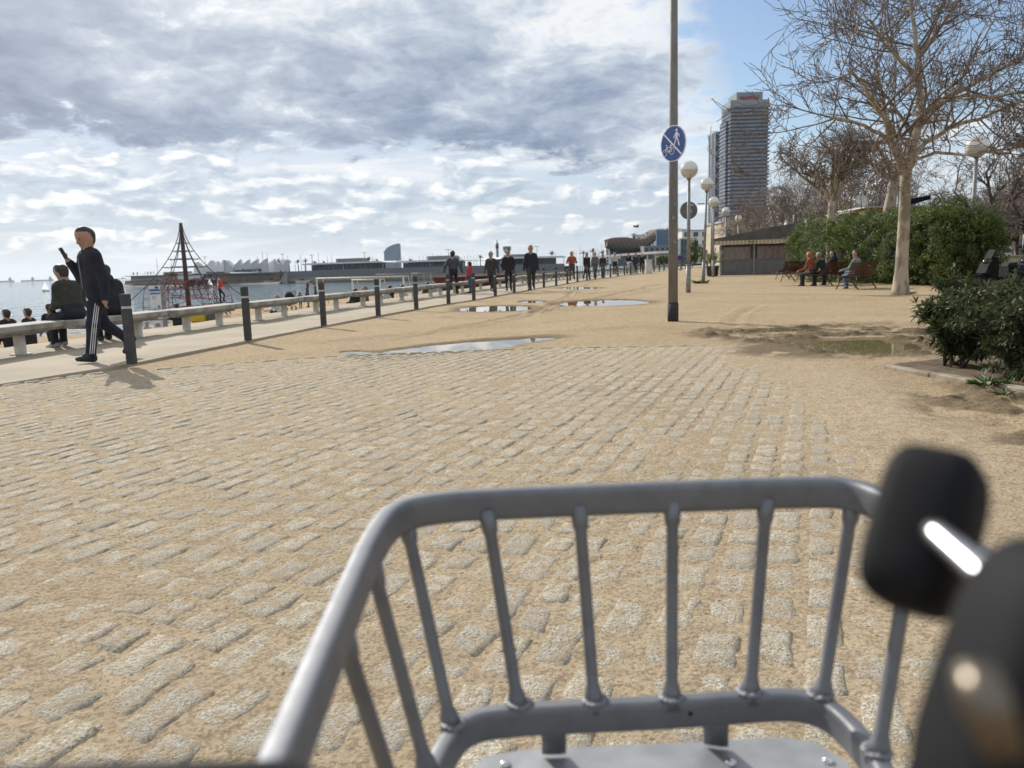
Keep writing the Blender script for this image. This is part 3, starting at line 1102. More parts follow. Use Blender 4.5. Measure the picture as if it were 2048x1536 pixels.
for dz_ in (-.12, .14):
    MB().tube([Vector((0, .02, dz_)), Vector((dbr.x, dbr.y, dz_))], .014, 8).build('bracket', M_GALV, sign)
    MB().lathe([(.089, -.02), (.094, -.02), (.094, .02), (.089, .02)], dbr + Vector((0, 0, dz_)), 20).build('clamp', M_GALV, sign)

# --- globe lamps
M_GTOP = mat('globe_white', (.82, .82, .81), (.76, .76, .75), 6, .3)
_n = NT(M_GTOP.node_tree)
_t = _n.new('ShaderNodeBsdfTranslucent'); _t.inputs[0].default_value = (.8, .8, .78, 1)
_m = _n.new('ShaderNodeMixShader'); _m.inputs[0].default_value = .55
_n.l.new(_n.n['Principled BSDF'].outputs[0], _m.inputs[1]); _n.l.new(_t.outputs[0], _m.inputs[2])
_n.l.new(_m.outputs[0], _n.n['Material Output'].inputs[0])
M_GBOT, nt, b = newmat('globe_glass')
nt.put(b.inputs['Base Color'], nt.mix(nt.smooth(nt.noise(nt.new('ShaderNodeTexCoord').outputs['Object'], 7, 4), .35, .7), (.62, .59, .54), (.44, .40, .35)))
b.inputs['Roughness'].default_value = .12
b.inputs['Subsurface Weight'].default_value = .35
b.inputs['Subsurface Radius'].default_value = (.2, .2, .2)
lamp = thing('globe_lamp', '', 'street lamp')
LH = 4.55
MB().tube([(0, 0, -.02), (0, 0, 1.02)], [.085, .085], 14).tube([(0, 0, 1.02), (0, 0, 1.06)], [.10, .10], 14).build('base_tube', M_GALV, lamp)
MB().tube([(0, 0, 1.06), (0, 0, LH - .40)], [.066, .055], 14).tube([(0, 0, LH - .40), (0, 0, LH - .30), (0, 0, LH - .27)], [.055, .09, .11], 14).build('pole', M_GALV, lamp)
R_ = .31
gl = [(R_ * math.sin(a), LH - R_ * math.cos(a)) for a in np.linspace(.30, PI / 2 - .05, 9)]
MB().lathe(gl, n=28).build('globe_bowl', M_GBOT, lamp)
gu = [(R_ * 1.012 * math.cos(a), LH - .012 + R_ * 1.012 * math.sin(a)) for a in np.linspace(0, PI / 2 - .02, 10)]
MB().lathe([(R_ * 1.012, LH - .035)] + gu, n=28).build('globe_cap', M_GTOP, lamp)
# (foot px, head px, label)
LAMPS = [(G(1374, 585), (1378, 339), 'tall globe street lamp with the clearest pole, just right of the blue sign'),
         (None, (1413.5, 368), 'globe street lamp with a leaning pole, second back from the blue sign'),
         (None, (1427.5, 404), 'globe street lamp in front of the lattice tower, third back from the blue sign'),
         (None, (1452, 423), 'globe street lamp above the left end of the kiosk roof'),
         (None, (1477, 437), 'globe street lamp over the middle of the kiosk roof'),
         (None, (1502, 445), 'small globe street lamp above the right half of the kiosk roof'),
         (None, (1526, 451), 'smallest globe street lamp, half lost in bare twigs over the kiosk roof'),
         (None, (1954, 293), 'large globe street lamp behind the right end of the green hedge'),
         (None, (1798, 361), 'globe street lamp hidden behind the trunk of the big bare tree')]
GR = [16.5, 12.2, 9.6, 8.0, 6.8, 5.9, 5.0, 21, 12.5]
for i, ((foot, head, lab), gr) in enumerate(zip(LAMPS, GR)):
    Yh = .31 * F / gr
    if i == 0: Yh = foot.y
    wd = 1.0
    if i == 7: Yh = 30.0; wd = 1.32
    if i == 1: Yh = 37.5
    if i == 2: Yh = 48.5
    h3 = PY(head[0], head[1], Yh)
    loc = Vector((h3.x, h3.y, g(Yh)))
    s_ = (h3.z - g(Yh)) / LH
    rz = 0
    if i == 0:
        L = lamp; L.location = loc; L.scale = (1, 1, s_); tag(L, lab, group='globe street lamps')
    else:
        L = dup(lamp, loc, 0, lab, scale=(wd, wd, s_))
    if abs(s_ - 1) > .02:
        # keep the globe round: undo the stretch on its parts about the lamp head
        for ch in L.children:
            if ch.name.startswith('globe'):
                ch.scale = (1, 1, wd / s_); ch.location = (0, 0, LH - LH * wd / s_)
    if i == 1: L.rotation_euler = (0, math.radians(1.7), 0); L.location.x -= .13
# --- round sign seen from behind
sp_p = PY(1377, 421, 36.0)
rsn = thing('round_sign', 'round traffic sign seen from its grey back, behind the first globe lamp', 'sign', (sp_p.x, 36, g(36)))
Mb = Matrix.Translation((0, -.03, sp_p.z - g(36))) @ Matrix.Rotation(math.radians(90), 4, 'X')
MB().prism(disc(.40, 36), Mb, .02).build('disc', M_SBACK, rsn)
MB().box((.14, -.056, sp_p.z - g(36) + .24), (.15, .008, .09)).box((.10, -.056, sp_p.z - g(36) - .02), (.07, .008, .14)).build('sticker', mat('sticker_grey', (.42, .42, .41), (.30, .30, .29), 30, .6), rsn)
MB().tube([(0, .03, 0), (0, .03, sp_p.z - g(36) + .3)], .03, 10).build('post', M_GALV, rsn)
# arm light far behind the lamps
al = PY(1424, 407, 60)
arm = thing('arm_lamp', 'thin grey lamp post with one horizontal arm, behind the globe lamps', 'street lamp', (al.x, 60, g(60)))
MB().tube([(0, 0, 0), (0, 0, al.z - g(60) + .1)], [.09, .06], 8).build('pole', M_GALV, arm)
MB().tube([(.05, 0, al.z - g(60)), (-1.1, 0, al.z - g(60))], [.05, .045], 8).build('arm', M_POLE, arm)

# --- kiosk (beach bar) with a sloping roof
M_KDARK = mat('kiosk_panel', (.15, .147, .142), (.12, .118, .114), 3, .6, bump=.1)
M_KROOF = mat('kiosk_roof', (.072, .067, .06), (.10, .094, .085), 2, .75, bump=.2)
M_PVC, nt, b = newmat('clear_curtain')
tc = nt.new('ShaderNodeTexCoord')
st = nt.vmath('MULTIPLY', tc.outputs['Object'], (9, 9, .7))
nt.put(b.inputs['Base Color'], nt.mix(nt.smooth(nt.noise(st, 2.2, 5, .6), .42, .66), (.14, .125, .12), (.27, .17, .13)))
b.inputs['Roughness'].default_value = .18
M_AWN, nt, b = newmat('striped_valance')
tc = nt.new('ShaderNodeTexCoord')
sx_ = nt.new('ShaderNodeSeparateXYZ'); nt.l.new(tc.outputs['Object'], sx_.inputs[0])
fr = nt.math('FRACT', nt.math('MULTIPLY', nt.math('ADD', sx_.outputs[0], sx_.outputs[1]), 4.2))
nt.put(b.inputs['Base Color'], nt.mix(nt.math('GREATER_THAN', fr, .5), (.38, .29, .16), (.52, .46, .36)))
b.inputs['Roughness'].default_value = .85
KL = G(1437, 546.5); KY = 52.0
kp0 = PY(1440, 546, KY); kp1 = PY(1592, 541, KY - 1.2)
kio = thing('beach_kiosk', 'dark grey beach bar with a sloping roof, striped valance and clear curtains', 'kiosk', (kp0.x, kp0.y, g(KY)))
kw = (kp1 - kp0).length
kr = math.atan2(kp1.y - kp0.y, kp1.x - kp0.x)
kio.rotation_euler = (0, 0, kr)
kh = 2.0
MB().box((kw / 2, .06, .55), (kw, .1, 1.1)).box((kw / 2, 3, 1.0), (kw, 5.6, 2.0)).build('wall', M_KDARK, kio)
MB().box((kw * .22, -.01, 1.42), (kw * .36, .03, .84)).build('curtain', M_PVC, kio)
MB().box((kw * .72, -.01, 1.42), (kw * .46, .03, .84)).build('curtain', M_PVC, kio)
for fx in (.012, .45, .97):
    MB().box((kw * fx, -.04, 1.0), (.10, .08, 2.0)).build('post', M_GALV, kio)
MB().box((kw / 2, -.30, 2.13), (kw + .9, .04, .26)).box((-.43, 2.4, 2.13), (.04, 5.4, .26)).build('valance', M_AWN, kio)
rf = MB()
rl, rr = -.5, kw + .5
vs = []
for yy_ in (-.34, 6.0):
    vs += [(rl, yy_, 2.262), (rr, yy_, 2.262), (rr, yy_, 3.25), (rr * .70, yy_, 3.12), (rl, yy_, 2.40)]
rf.add(vs, [(0, 1, 2, 3, 4), (9, 8, 7, 6, 5), (0, 5, 6, 1), (1, 6, 7, 2), (2, 7, 8, 3), (3, 8, 9, 4), (4, 9, 5, 0)])
rf.build('roof', M_KROOF, kio)


def text(name, body, size, M, mtl, parent, ext=.004, align='CENTER', font_bold=0.0, sx=1.0):
    cu = bpy.data.curves.new(name, 'FONT')
    cu.body = body; cu.size = size; cu.extrude = ext; cu.align_x = align; cu.align_y = 'CENTER'
    cu.offset = font_bold
    cu.resolution_u = 3
    cu.materials.append(mtl)
    tmp = bpy.data.objects.new('lettering_curve', cu)
    COL.objects.link(tmp)
    bpy.context.view_layer.update()
    me = bpy.data.meshes.new_from_object(tmp.evaluated_get(bpy.context.evaluated_depsgraph_get()))
    bpy.data.objects.remove(tmp)
    o = bpy.data.objects.new(name, me)
    COL.objects.link(o)
    o.parent = parent
    o.matrix_local = M @ Matrix.Diagonal((sx, 1, 1, 1))
    return o


RXM = Matrix.Rotation(math.radians(90), 4, 'X')
text('valance_lettering', 'BAR K', .20, Matrix.Translation((kw * .43, -.326, 2.13)) @ RXM, mat('letter_brown', (.06, .045, .03)), kio)
text('valance_lettering', 'A', .22, Matrix.Translation((kw * .90, -.326, 2.13)) @ RXM, mat('letter_dark', (.05, .04, .03)), kio)
# chimney beside the kiosk
cp = PY(1588, 440, KY + 3)
ch_ = thing('flue_pipe', 'short dark flue pipe standing against the kiosk\'s right end', 'pipe', (cp.x, cp.y, g(KY)))
MB().tube([(0, 0, 0), (0, 0, 3.05)], .11, 10).build('pipe', M_KROOF, ch_)
MB().tube([(0, 0, 3.05), (0, 0, 4.0)], .065, 10).build('upper_pipe', M_GALV, ch_)
# potted palm beside it
ptp = PY(1425, 546, 50)
pot = thing('potted_palm', 'leafy yellow-green palm in a black pot beside the kiosk', 'plant', (ptp.x, ptp.y, g(50)))
MB().lathe([(.27, 0), (.36, .1), (.40, .62), (.42, .66), (.36, .66), (.34, .58)], n=16).build('pot', M_DARK, pot)
M_FROND = mat('frond_green', (.20, .23, .045), (.10, .15, .03), 3, .5, island=True)
mf = MB()
rr_ = random.Random(5)
for k in range(46):
    a = rr_.uniform(0, 2 * PI); tilt = rr_.uniform(.15, 1.1); ln = rr_.uniform(.7, 1.15)
    base_ = Vector((0, 0, .62)); pr_ = base_
    for s in range(5):
        t = (s + 1) / 5
        q_ = base_ + Vector((math.cos(a) * math.sin(tilt * (.5 + t * .6)) * ln * t, math.sin(a) * math.sin(tilt * (.5 + t * .6)) * ln * t, math.cos(tilt * (.4 + t * .8)) * ln * t))
        for sd in (-1, 1):
            n_ = Vector((-math.sin(a), math.cos(a), 0)) * sd * .22 * (1 - t * .5) + Vector((0, 0, .05))
            mf.add([pr_, q_, q_ + n_ * .9 + (q_ - pr_) * .6], [(0, 1, 2)])
        pr_ = q_
mf.build('fronds', M_FROND, pot)

# --- slatted park benches along the hedge
M_SLAT = mat('bench_wood', (.115, .042, .020), (.070, .026, .013), 3, .4, bump=.15, bscale=30, stretch=(1, 9, 9), spec=.4)
M_IRON = mat('cast_iron', (.045, .03, .022), (.03, .022, .018), 9, .55)
pb = thing('park_bench', '', 'bench')
seat = MB()
for k in range(6):
    yy_ = .03 + k * .075
    seat.cbox((0, yy_, .43 + .012 * abs(k - 3)), (1.78, .058, .03), .006)
seat.build('seat', M_SLAT, pb)
back = MB()
for k in range(8):
    t = k / 7
    back.cbox((0, -.02 - .03 * math.sin(t * 2.2) - t * .12, .47 + t * .42), (1.78, .028, .045), .006)
back.build('backrest', M_SLAT, pb)
for sx in (-.62, .62):
    mb = MB()
    mb.tube([(sx, .50, 0), (sx, .40, .22), (sx, .44, .40)], [.022, .018, .02], 6)
    mb.tube([(sx, -.30, 0), (sx, -.12, .22), (sx, 0, .40), (sx, -.04, .60), (sx, -.16, .90)], [.022, .02, .02, .016, .014], 6)
    mb.tube([(sx, -.12, .22), (sx, .18, .30), (sx, .40, .22)], .016, 6).tube([(sx, 0, .405), (sx, .44, .405)], .016, 6)
    mb.build('leg', M_IRON, pb)
PBS = [(1718, 582, 27.0, 'wooden slatted park bench nearest the big tree, with one sitter in jeans'),
       (1666, 571, 30.6, 'wooden slatted park bench where a dark-clad pair and a redhead sit'),
       (1596, 562, 36.0, 'empty wooden slatted park bench just left of the seated group'),
       (1582, 556, 40.0, 'farthest wooden slatted park bench, partly hidden by the empty one')]
PBLOC = []
PBR = math.radians(38)     # facing forward and left
for i, (px_, py__, Yb, lab) in enumerate(PBS):
    p = PY(px_, py__, Yb); p.z = g(Yb)
    PBLOC.append(p)
    if i == 0:
        pb.location = p; pb.rotation_euler = (0, 0, PBR); tag(pb, lab, group='park benches along the hedge')
    else:
        dup(pb, p, PBR + (0, .06, -.05, .02)[i], lab)

# --- planting bed kerb at the right
M_KERB = mat('kerb_stone', (.33, .28, .215), (.22, .18, .13), 7, .9, bump=.5, bscale=40)
kb = thing('planter_kerb', 'low pale stone kerb edging the oleander bed', 'kerb', (0, 0, 0))
ka = G(1775, 738); kb2 = G(2110, 800)
dv = (kb2 - ka); ln = dv.length; rz = math.atan2(dv.y, dv.x)
seg = MB()
nseg = 3
for k in range(nseg):
    c_ = ka + dv * ((k + .5) / nseg)
    seg.cbox((c_.x, c_.y, -.028 + .006 * k), (ln / nseg - .008, .11, .15), .012, rz)
dv2 = Vector((.97, .55, 0)) * 3.2
seg.build('kerb_blocks', M_KERB, kb)
M_SOIL = mat('bed_soil', (.16, .115, .07), (.10, .07, .042), 6, .95, bump=.8, bscale=30, bdist=.02)
ka_ = ka
BEDP = [ka_, kb2, kb2 + Vector((3, 2.5, 0)), ka_ + dv2 + Vector((3.5, -.5, 0)), ka_ + dv2]
nV = []
nF = []
NBx = 40
for j in range(NBx):
    for k in range(NBx):
        u, v = j / (NBx - 1), k / (NBx - 1)
        p = ka_.lerp(kb2, u) + dv2 * v + Vector((3.0 * 0, 0, 0))
        z_ = .035 + .03 * float(fbm(np.array([p.x]), np.array([p.y]), .25, 3, 15)[0])
        nV.append((p.x + .03, p.y + .03, z_))
for j in range(NBx - 1):
    for k in range(NBx - 1):
        a = j * NBx + k
        nF.append((a, a + NBx, a + NBx + 1, a + 1))
np_mesh('bed_soil', np.array(nV), np.array(nF), M_SOIL)['kind'] = 'structure'
# ------------------------------------------------------------------ people: one skin grown over a posed skeleton
_pal = {}


def cloth(c, rough=.85):
    k = tuple(round(x, 3) for x in c)
    if k not in _pal:
        _pal[k] = mat('cloth', c, tuple(x * .62 for x in c), 7, rough, bump=.35, bscale=16, bdist=.012)
    return _pal[k]


M_SKIN = mat('skin', (.40, .235, .16), (.34, .19, .125), 10, .55)
M_SKIN2 = mat('skin_pale', (.52, .33, .25), (.45, .27, .2), 10, .55)
M_HAIRD = mat('hair_dark', (.022, .017, .014), (.035, .026, .02), 40, .6)
M_HAIRR = mat('hair_red', (.36, .10, .035), (.25, .07, .025), 40, .6)
M_HAIRG = mat('hair_grey', (.22, .19, .16), (.15, .13, .11), 40, .6)
M_SHOE = mat('shoe_black', (.018, .018, .02), (.03, .03, .03), 9, .6)
M_SHOEW = mat('shoe_pale', (.42, .41, .40), (.3, .3, .3), 9, .6)


def surface_nets(D, org, h):
    """D: signed distances on a grid -> quads"""
    ins = D < 0
    c = np.zeros(tuple(n - 1 for n in D.shape), dtype=np.int32)
    corners = [(i, j, k) for i in (0, 1) for j in (0, 1) for k in (0, 1)]
    sl = lambda o, n: slice(o, n - 1 + o)
    for o in corners:
        c += ins[sl(o[0], D.shape[0]), sl(o[1], D.shape[1]), sl(o[2], D.shape[2])]
    mask = (c > 0) & (c < 8)
    I = np.argwhere(mask)
    acc = np.zeros((len(I), 3)); cnt = np.zeros(len(I))
    val = {o: D[I[:, 0] + o[0], I[:, 1] + o[1], I[:, 2] + o[2]] for o in corners}
    for a in range(len(corners)):
        for b_ in range(a + 1, len(corners)):
            oa, ob = corners[a], corners[b_]
            if sum(abs(x - y_) for x, y_ in zip(oa, ob)) != 1:
                continue
            va, vb = val[oa], val[ob]
            cr = (va < 0) != (vb < 0)
            t = np.where(cr, va / np.where(cr, va - vb, 1), 0)
            p = np.array(oa)[None] + t[:, None] * (np.array(ob) - np.array(oa))[None]
            acc += np.where(cr[:, None], p, 0); cnt += cr
    V = org + (I + acc / cnt[:, None]) * h
    vid = -np.ones(mask.shape, dtype=np.int64)
    vid[mask] = np.arange(len(I))
    quads = []
    for ax in range(3):
        o = [0, 0, 0]; o[ax] = 1
        a = ins[:D.shape[0] - o[0], :D.shape[1] - o[1], :D.shape[2] - o[2]]
        b_ = ins[o[0]:, o[1]:, o[2]:]
        for flip in (False, True):
            e = np.argwhere((a & ~b_) if not flip else (~a & b_))
            u, w = [(1, 2), (2, 0), (0, 1)][ax]
            ok = (e[:, u] > 0) & (e[:, w] > 0)
            e = e[ok]
            ea = e.copy(); eb = e.copy(); ec = e.copy()
            ea[:, u] -= 1; eb[:, u] -= 1; eb[:, w] -= 1; ec[:, w] -= 1
            q_ = np.stack([vid[tuple(x.T)] for x in (e, ea, eb, ec)], -1)
            q_ = q_[(q_ >= 0).all(1)]
            quads.append(q_[:, ::-1] if flip else q_)
    return V, np.concatenate(quads)


def rotx(v, a):
    c, s = math.cos(a), math.sin(a)
    return Vector((v.x, v.y * c - v.z * s, v.y * s + v.z * c))


def person(label, loc, yaw, H=1.75, pose=None, top=(.02, .02, .025), legs=(.03, .035, .05), shoe=None, hair=None, skin=None, hairlen=0, hood=False, sit=None, vox=.026, collar=None, jacket_len=0.0, group=None, bulk=1.0, cat='person', hat=None, fingers=True, face=True, headturn=0.0, headtilt=0.0):
    """yaw 0 faces +Y (away from the camera). Angles in degrees: legs (swing, knee), arms (swing, out, elbow, elbow twist inward)"""
    P = dict(rl=(0, 0), ll=(0, 0), ra=(5, 6, 15, 0), la=(5, 6, 15, 0), lean=0, spread=0)
    if pose: P.update(pose)
    s = H / 1.75
    R_ = math.radians
    hipw, shw = .085, .185 * (1 if bulk >= 1 else .96)
    hip = Vector((0, 0, .93)) if sit is None else Vector((0, 0, sit / s + .10))
    lean = R_(P['lean'])
    sp = lambda z, y=0.0, x=0.0: hip + rotx(Vector((x, y, z)), -lean)
    prim = []      # (a, b, r1, r2, yscale, material)
    T, Lg, Sk, Hr, Sh = 0, 1, 2, 3, 4
    foot_z = []
    for sd, key in ((1, 'rl'), (-1, 'll')):
        th, kn = P[key]
        h0 = hip + Vector((sd * hipw, 0, 0))
        d1 = rotx(Vector((sd * (.03 + P['spread']), 0, -1)).normalized(), R_(th))
        k0 = h0 + d1 * .43
        d2 = rotx(Vector((0, 0, -1)), R_(th - kn))
        a0 = k0 + d2 * .41
        prim.append((h0, k0, .088 * bulk, .062 * bulk, 1, Lg)); prim.append((k0, a0 + d2 * -.02, .060 * bulk, .047 * bulk, 1, Lg))
        pit = R_(min(max(th - kn, -65), 25)) if sit is None else R_(th - kn)
        fd = rotx(Vector((sd * .18, 1, -.10)).normalized(), pit)
        heel = a0 + rotx(Vector((0, -.045, -.035)), pit)
        toe = a0 + fd * .165 + rotx(Vector((0, 0, -.032)), pit)
        prim.append((heel, toe, .040, .033, 1, Sh)); prim.append((a0, a0 + fd * .07, .043, .036, 1, Sh))
        foot_z += [heel.z - .04, toe.z - .033]
    # torso
    fl = 1.38
    for sd in (1, -1):
        prim.append((sp(.02, 0, sd * .065), sp(.20, 0, sd * .062), .108 * bulk, .102 * bulk, fl, T if jacket_len else Lg))
        prim.append((sp(.14, .0, sd * .062), sp(.42, -.005, sd * .085), .104 * bulk, .112 * bulk, fl, T))
        prim.append((sp(.42, -.01, sd * .06), sp(.49, -.01, sd * .135), .085 * bulk, .062 * bulk, 1.15, T))
    if jacket_len:
        for sd in (1, -1):
            prim.append((sp(.1, 0, sd * .06), sp(-jacket_len, 0, sd * .075), .115 * bulk, .118 * bulk, 1.3, T))
    neck = sp(.50, -.005)
    hd = sp(.70, .02)
    tl = R_(headtilt); tn = R_(headturn)
    HM = Matrix.Rotation(-tn, 3, 'Z') @ Matrix.Rotation(tl, 3, 'X')
    hv = lambda x, y, z: hd + HM @ Vector((x, y, z))
    prim.append((neck, hv(0, -.015, -.05), .058, .052, 1, T if hood else Sk))
    prim.append((hv(0, .005, -.065), hv(0, .0, .03), .066, .082, .92, Sk))
    prim.append((hv(0, -.02, .03), hv(0, -.005, .045), .090, .086, .95, Sk))
    prim.append((hv(0, .03, -.085), hv(0, .035, -.07), .042, .045, 1, Sk))
    if vox < .02:
        prim.append((hv(0, .095, .0), hv(0, .116, -.03), .010, .014, 1, Sk))
        for sd in (1, -1):
            prim.append((hv(sd * .078, -.01, .0), hv(sd * .078, -.012, -.03), .014, .010, 1, Sk))
    # hair cap
    prim.append((hv(0, -.040, .038), hv(0, -.010, .070), .091, .081, .95, Hr))
    if hairlen:
        prim.append((hv(0, -.055, .02), hv(0, -.075, -.02 - hairlen), .085, .07, .8, Hr))
    else:
        prim.append((hv(0, -.055, .02), hv(0, -.058, -.04), .072, .062, .95, Hr))
    if hood:
        prim.append((sp(.52, -.08), sp(.56, -.09), .07, .06, .8, T))
    if collar:
        for k in range(5):
            a = 2 * PI * k / 5
            prim.append((sp(.49, -.01 + .055 * math.cos(a), .06 * math.sin(a)), sp(.535, -.005 + .055 * math.cos(a), .06 * math.sin(a)), .022, .02, 1, T))
    hands = []
    for sd, key in ((1, 'ra'), (-1, 'la')):
        sw, ab, el_, tw = P[key]
        s0 = sp(.455, -.005, sd * shw)
        u = rotx(Vector((sd * math.sin(R_(ab)), 0, -math.cos(R_(ab)))), R_(sw) - lean)
        e0 = s0 + u * .29
        axis_ = Matrix.Rotation(R_(tw) * sd, 3, 'Z')
        f = axis_ @ rotx(Vector((sd * math.sin(R_(ab)) * .6, 0, -math.cos(R_(ab)))), R_(sw + el_) - lean)
        f = f.normalized()
        w0 = e0 + f * .25
        prim.append((s0, e0, .062 * bulk, .052 * bulk, 1, T)); prim.append((e0, w0, .052 * bulk, .038 * bulk, 1, T))
        pm = w0 + f * .065
        prim.append((w0, pm, .026, .030, 1, Sk))
        hands.append((sd, w0, pm, f))
    # stand on the ground
    zmin = min(foot_z)
    lift_ = -zmin if sit is None else 0.0
    if sit is not None:
        lift_ = 0.0
    A = np.array([list(p[0]) for p in prim]); B = np.array([list(p[1]) for p in prim])
    A[:, 2] += lift_; B[:, 2] += lift_
    r1 = np.array([p[2] for p in prim]); r2 = np.array([p[3] for p in prim]); ysc = np.array([p[4] for p in prim]); mt = np.array([p[5] for p in prim])
    rm = np.maximum(r1, r2)[:, None]
    lo = np.minimum(A, B).min(0) - .16; hi = np.maximum(A, B).max(0) + .16
    n = np.ceil((hi - lo) / vox).astype(int) + 1
    gx, gy, gzz = [lo[i] + np.arange(n[i]) * vox for i in range(3)]

    def dists(Pn):
        out_ = np.empty((len(prim), len(Pn)))
        for i in range(len(prim)):
            q_ = Pn - A[i]
            ba = B[i] - A[i]
            q_ = q_ * np.array([1, ysc[i], 1]); ba = ba * np.array([1, ysc[i], 1])
            t = np.clip((q_ @ ba) / max(ba @ ba, 1e-9), 0, 1)
            out_[i] = (np.sqrt(((q_ - t[:, None] * ba) ** 2).sum(1)) - (r1[i] + (r2[i] - r1[i]) * t)) / (1 if ysc[i] <= 1 else 1)
        return out_

    GX, GY, GZ = np.meshgrid(gx, gy, gzz, indexing='ij')
    Pn = np.stack([GX.ravel(), GY.ravel(), GZ.ravel()], -1)
    kk = .016
    Dm = np.full(len(Pn), 9.0)
    ds = np.zeros(len(Pn))
    dd = dists(Pn)
    mn = dd.min(0)
    D_ = mn - kk * np.log(np.exp(-(dd - mn) / kk).sum(0))
    V, Q = surface_nets(D_.reshape(GX.shape), lo, vox)
    mi = mt[dists(V).argmin(0)]
    fm = np.array([np.bincount(r, minlength=5).argmax() for r in mi[Q]])
    mats = [cloth(top), cloth(legs), skin or M_SKIN, hair or M_HAIRD, shoe or M_SHOE, M_HAIRD]
    V = V * s
    # fingers and face merged into the same body mesh
    ex = MB()
    L3 = Vector((0, 0, lift_))
    if fingers:
        for (sd, w0, pm, f) in hands:
            side = f.cross(Vector((0, 1, 0)) if abs(f.y) < .8 else Vector((0, 0, 1))).normalized()
            nrm = side.cross(f).normalized() * -1
            for k, (off, ln_, cu) in enumerate(((-.024, .068, .35), (-.008, .078, .42), (.008, .074, .5), (.023, .058, .6))):
                b0 = pm + f * .018 + side * off + L3
                j1 = b0 + f * ln_ * .5 + nrm * ln_ * cu * .25
                j2 = j1 + f * ln_ * .28 + nrm * ln_ * cu * .7
                ex.tube([(b0 - f * .02) * s, b0 * s, j1 * s, j2 * s], [.010 * s, .010 * s, .009 * s, .007 * s], 6, 2)
            t0 = w0 + f * .03 + side * -.026 * sd * 1 + L3
            ex.tube([t0 * s, (t0 - side * .02 * sd + f * .022 + nrm * .012) * s, (t0 - side * .022 * sd + f * .05 + nrm * .028) * s], [.011 * s, .0105 * s, .008 * s], 6, 2)
    if face:
        for sd in (1, -1):
            ex.ell((hv(sd * .031, .095, .005) + L3) * s, (.011 * s, .006 * s, .006 * s), 8, 5, 5, HM)
            ex.ell((hv(sd * .032, .098, .023) + L3) * s, (.017 * s, .006 * s, .0045 * s), 8, 5, 5, HM)
        ex.ell((hv(0, .097, -.058) + L3) * s, (.022 * s, .006 * s, .0045 * s), 8, 5, 5, HM)
    if hat:
        mats.append(cloth(hat))
        ex.ell((hv(0, -.012, .055) + L3) * s, (.098 * s, .108 * s, .085 * s), 14, 8, 6, HM)
    nv = len(V)
    allV = [tuple(v) for v in V] + ex.v
    allF = [tuple(q_) for q_ in Q] + [tuple(i + nv for i in f_) for f_ in ex.f]
    allM = list(fm) + ex.m
    me = bpy.data.meshes.new('person')
    me.from_pydata(allV, [], allF)
    for m_ in mats: me.materials.append(m_)
    me.polygons.foreach_set('material_index', [int(x) for x in allM])
    me.polygons.foreach_set('use_smooth', [True] * len(allF))
    me.update()
    o = bpy.data.objects.new('person', me)
    COL.objects.link(o)
    o.location = loc
    o.rotation_euler = (0, 0, yaw)
    tag(o, label, cat, group)
    o_info = dict(o=o, prim=prim, s=s, lift=lift_, hands=hands, hv=hv, sp=sp, hip=hip)
    return o_info


D2R = math.radians


def yaw_to(dx_, dy_):
    """heading for a person facing direction (dx, dy)"""
    return math.atan2(-dx_, dy_)


# --- the man walking past with a phone
hp = G(203, 721, PROM_Z); hp.z = g(hp.y) + PROM_Z
hero = person('man in a dark jacket and white-striped track trousers, walking past while holding a phone', hp, yaw_to(-.66, -.75), 1.80,
              pose=dict(ll=(13, 3), rl=(-15, 36), ra=(8, 10, 141, 24), la=(-8, 15, 16, 0), lean=2, spread=.02), top=(.013, .015, .026), legs=(.012, .014, .034), vox=.0145, collar=True, jacket_len=.10, bulk=1.27, headtilt=-16, headturn=-12)
ho = hero['o']; hs = hero['s']; hl = Vector((0, 0, hero['lift']))


def limb(i):
    a, b_, r1_, r2_ = hero['prim'][i][:4]
    return (a + hl) * hs, (b_ + hl) * hs, r1_ * hs, r2_ * hs


M_STRIPE = mat('white_stripe', (.72, .72, .72), (.6, .6, .6), 9, .7)
for kst in (-1, 0, 1):
    for nm, (i_th, i_sh) in (('trouser_stripe', (4, 5)),):
        mb = MB()
        a, b_, r1_, r2_ = limb(i_th); c_, d_, r3_, r4_ = limb(i_sh)
        pts = []
        out_ = Vector((-1, .15, 0)).normalized(); fwd_ = Vector((.15, 1, 0)).normalized()
        for t in np.linspace(.12, 1, 9):
            r_ = r1_ + (r2_ - r1_) * t
            an = kst * .023 / r_
            pts.append(a.lerp(b_, t) + (out_ * math.cos(an) + fwd_ * math.sin(an)) * (r_ + .006))
        for t in np.linspace(.12, .97, 8):
            r_ = r3_ + (r4_ - r3_) * t
            an = kst * .023 / r_
            pts.append(c_.lerp(d_, t) + (out_ * math.cos(an) + fwd_ * math.sin(an)) * (r_ + .006))
        mb.tube(pts, .0062, 6)
        mb.build(nm, M_STRIPE, ho)
# small three-bar mark on the thigh
a, b_, r1_, r2_ = limb(4)
mp = a.lerp(b_, .22) + Vector((-.25, .97, 0)).normalized() * (r1_ * .97)
mb = MB()
for k, (hh_, x_) in enumerate(((.016, -.017), (.028, 0), (.040, .017))):
    mb.box(mp + Vector((x_, .012, hh_ / 2 - .01)), (.011, .006, hh_), .25)
mb.build('trouser_emblem', M_STRIPE, ho)
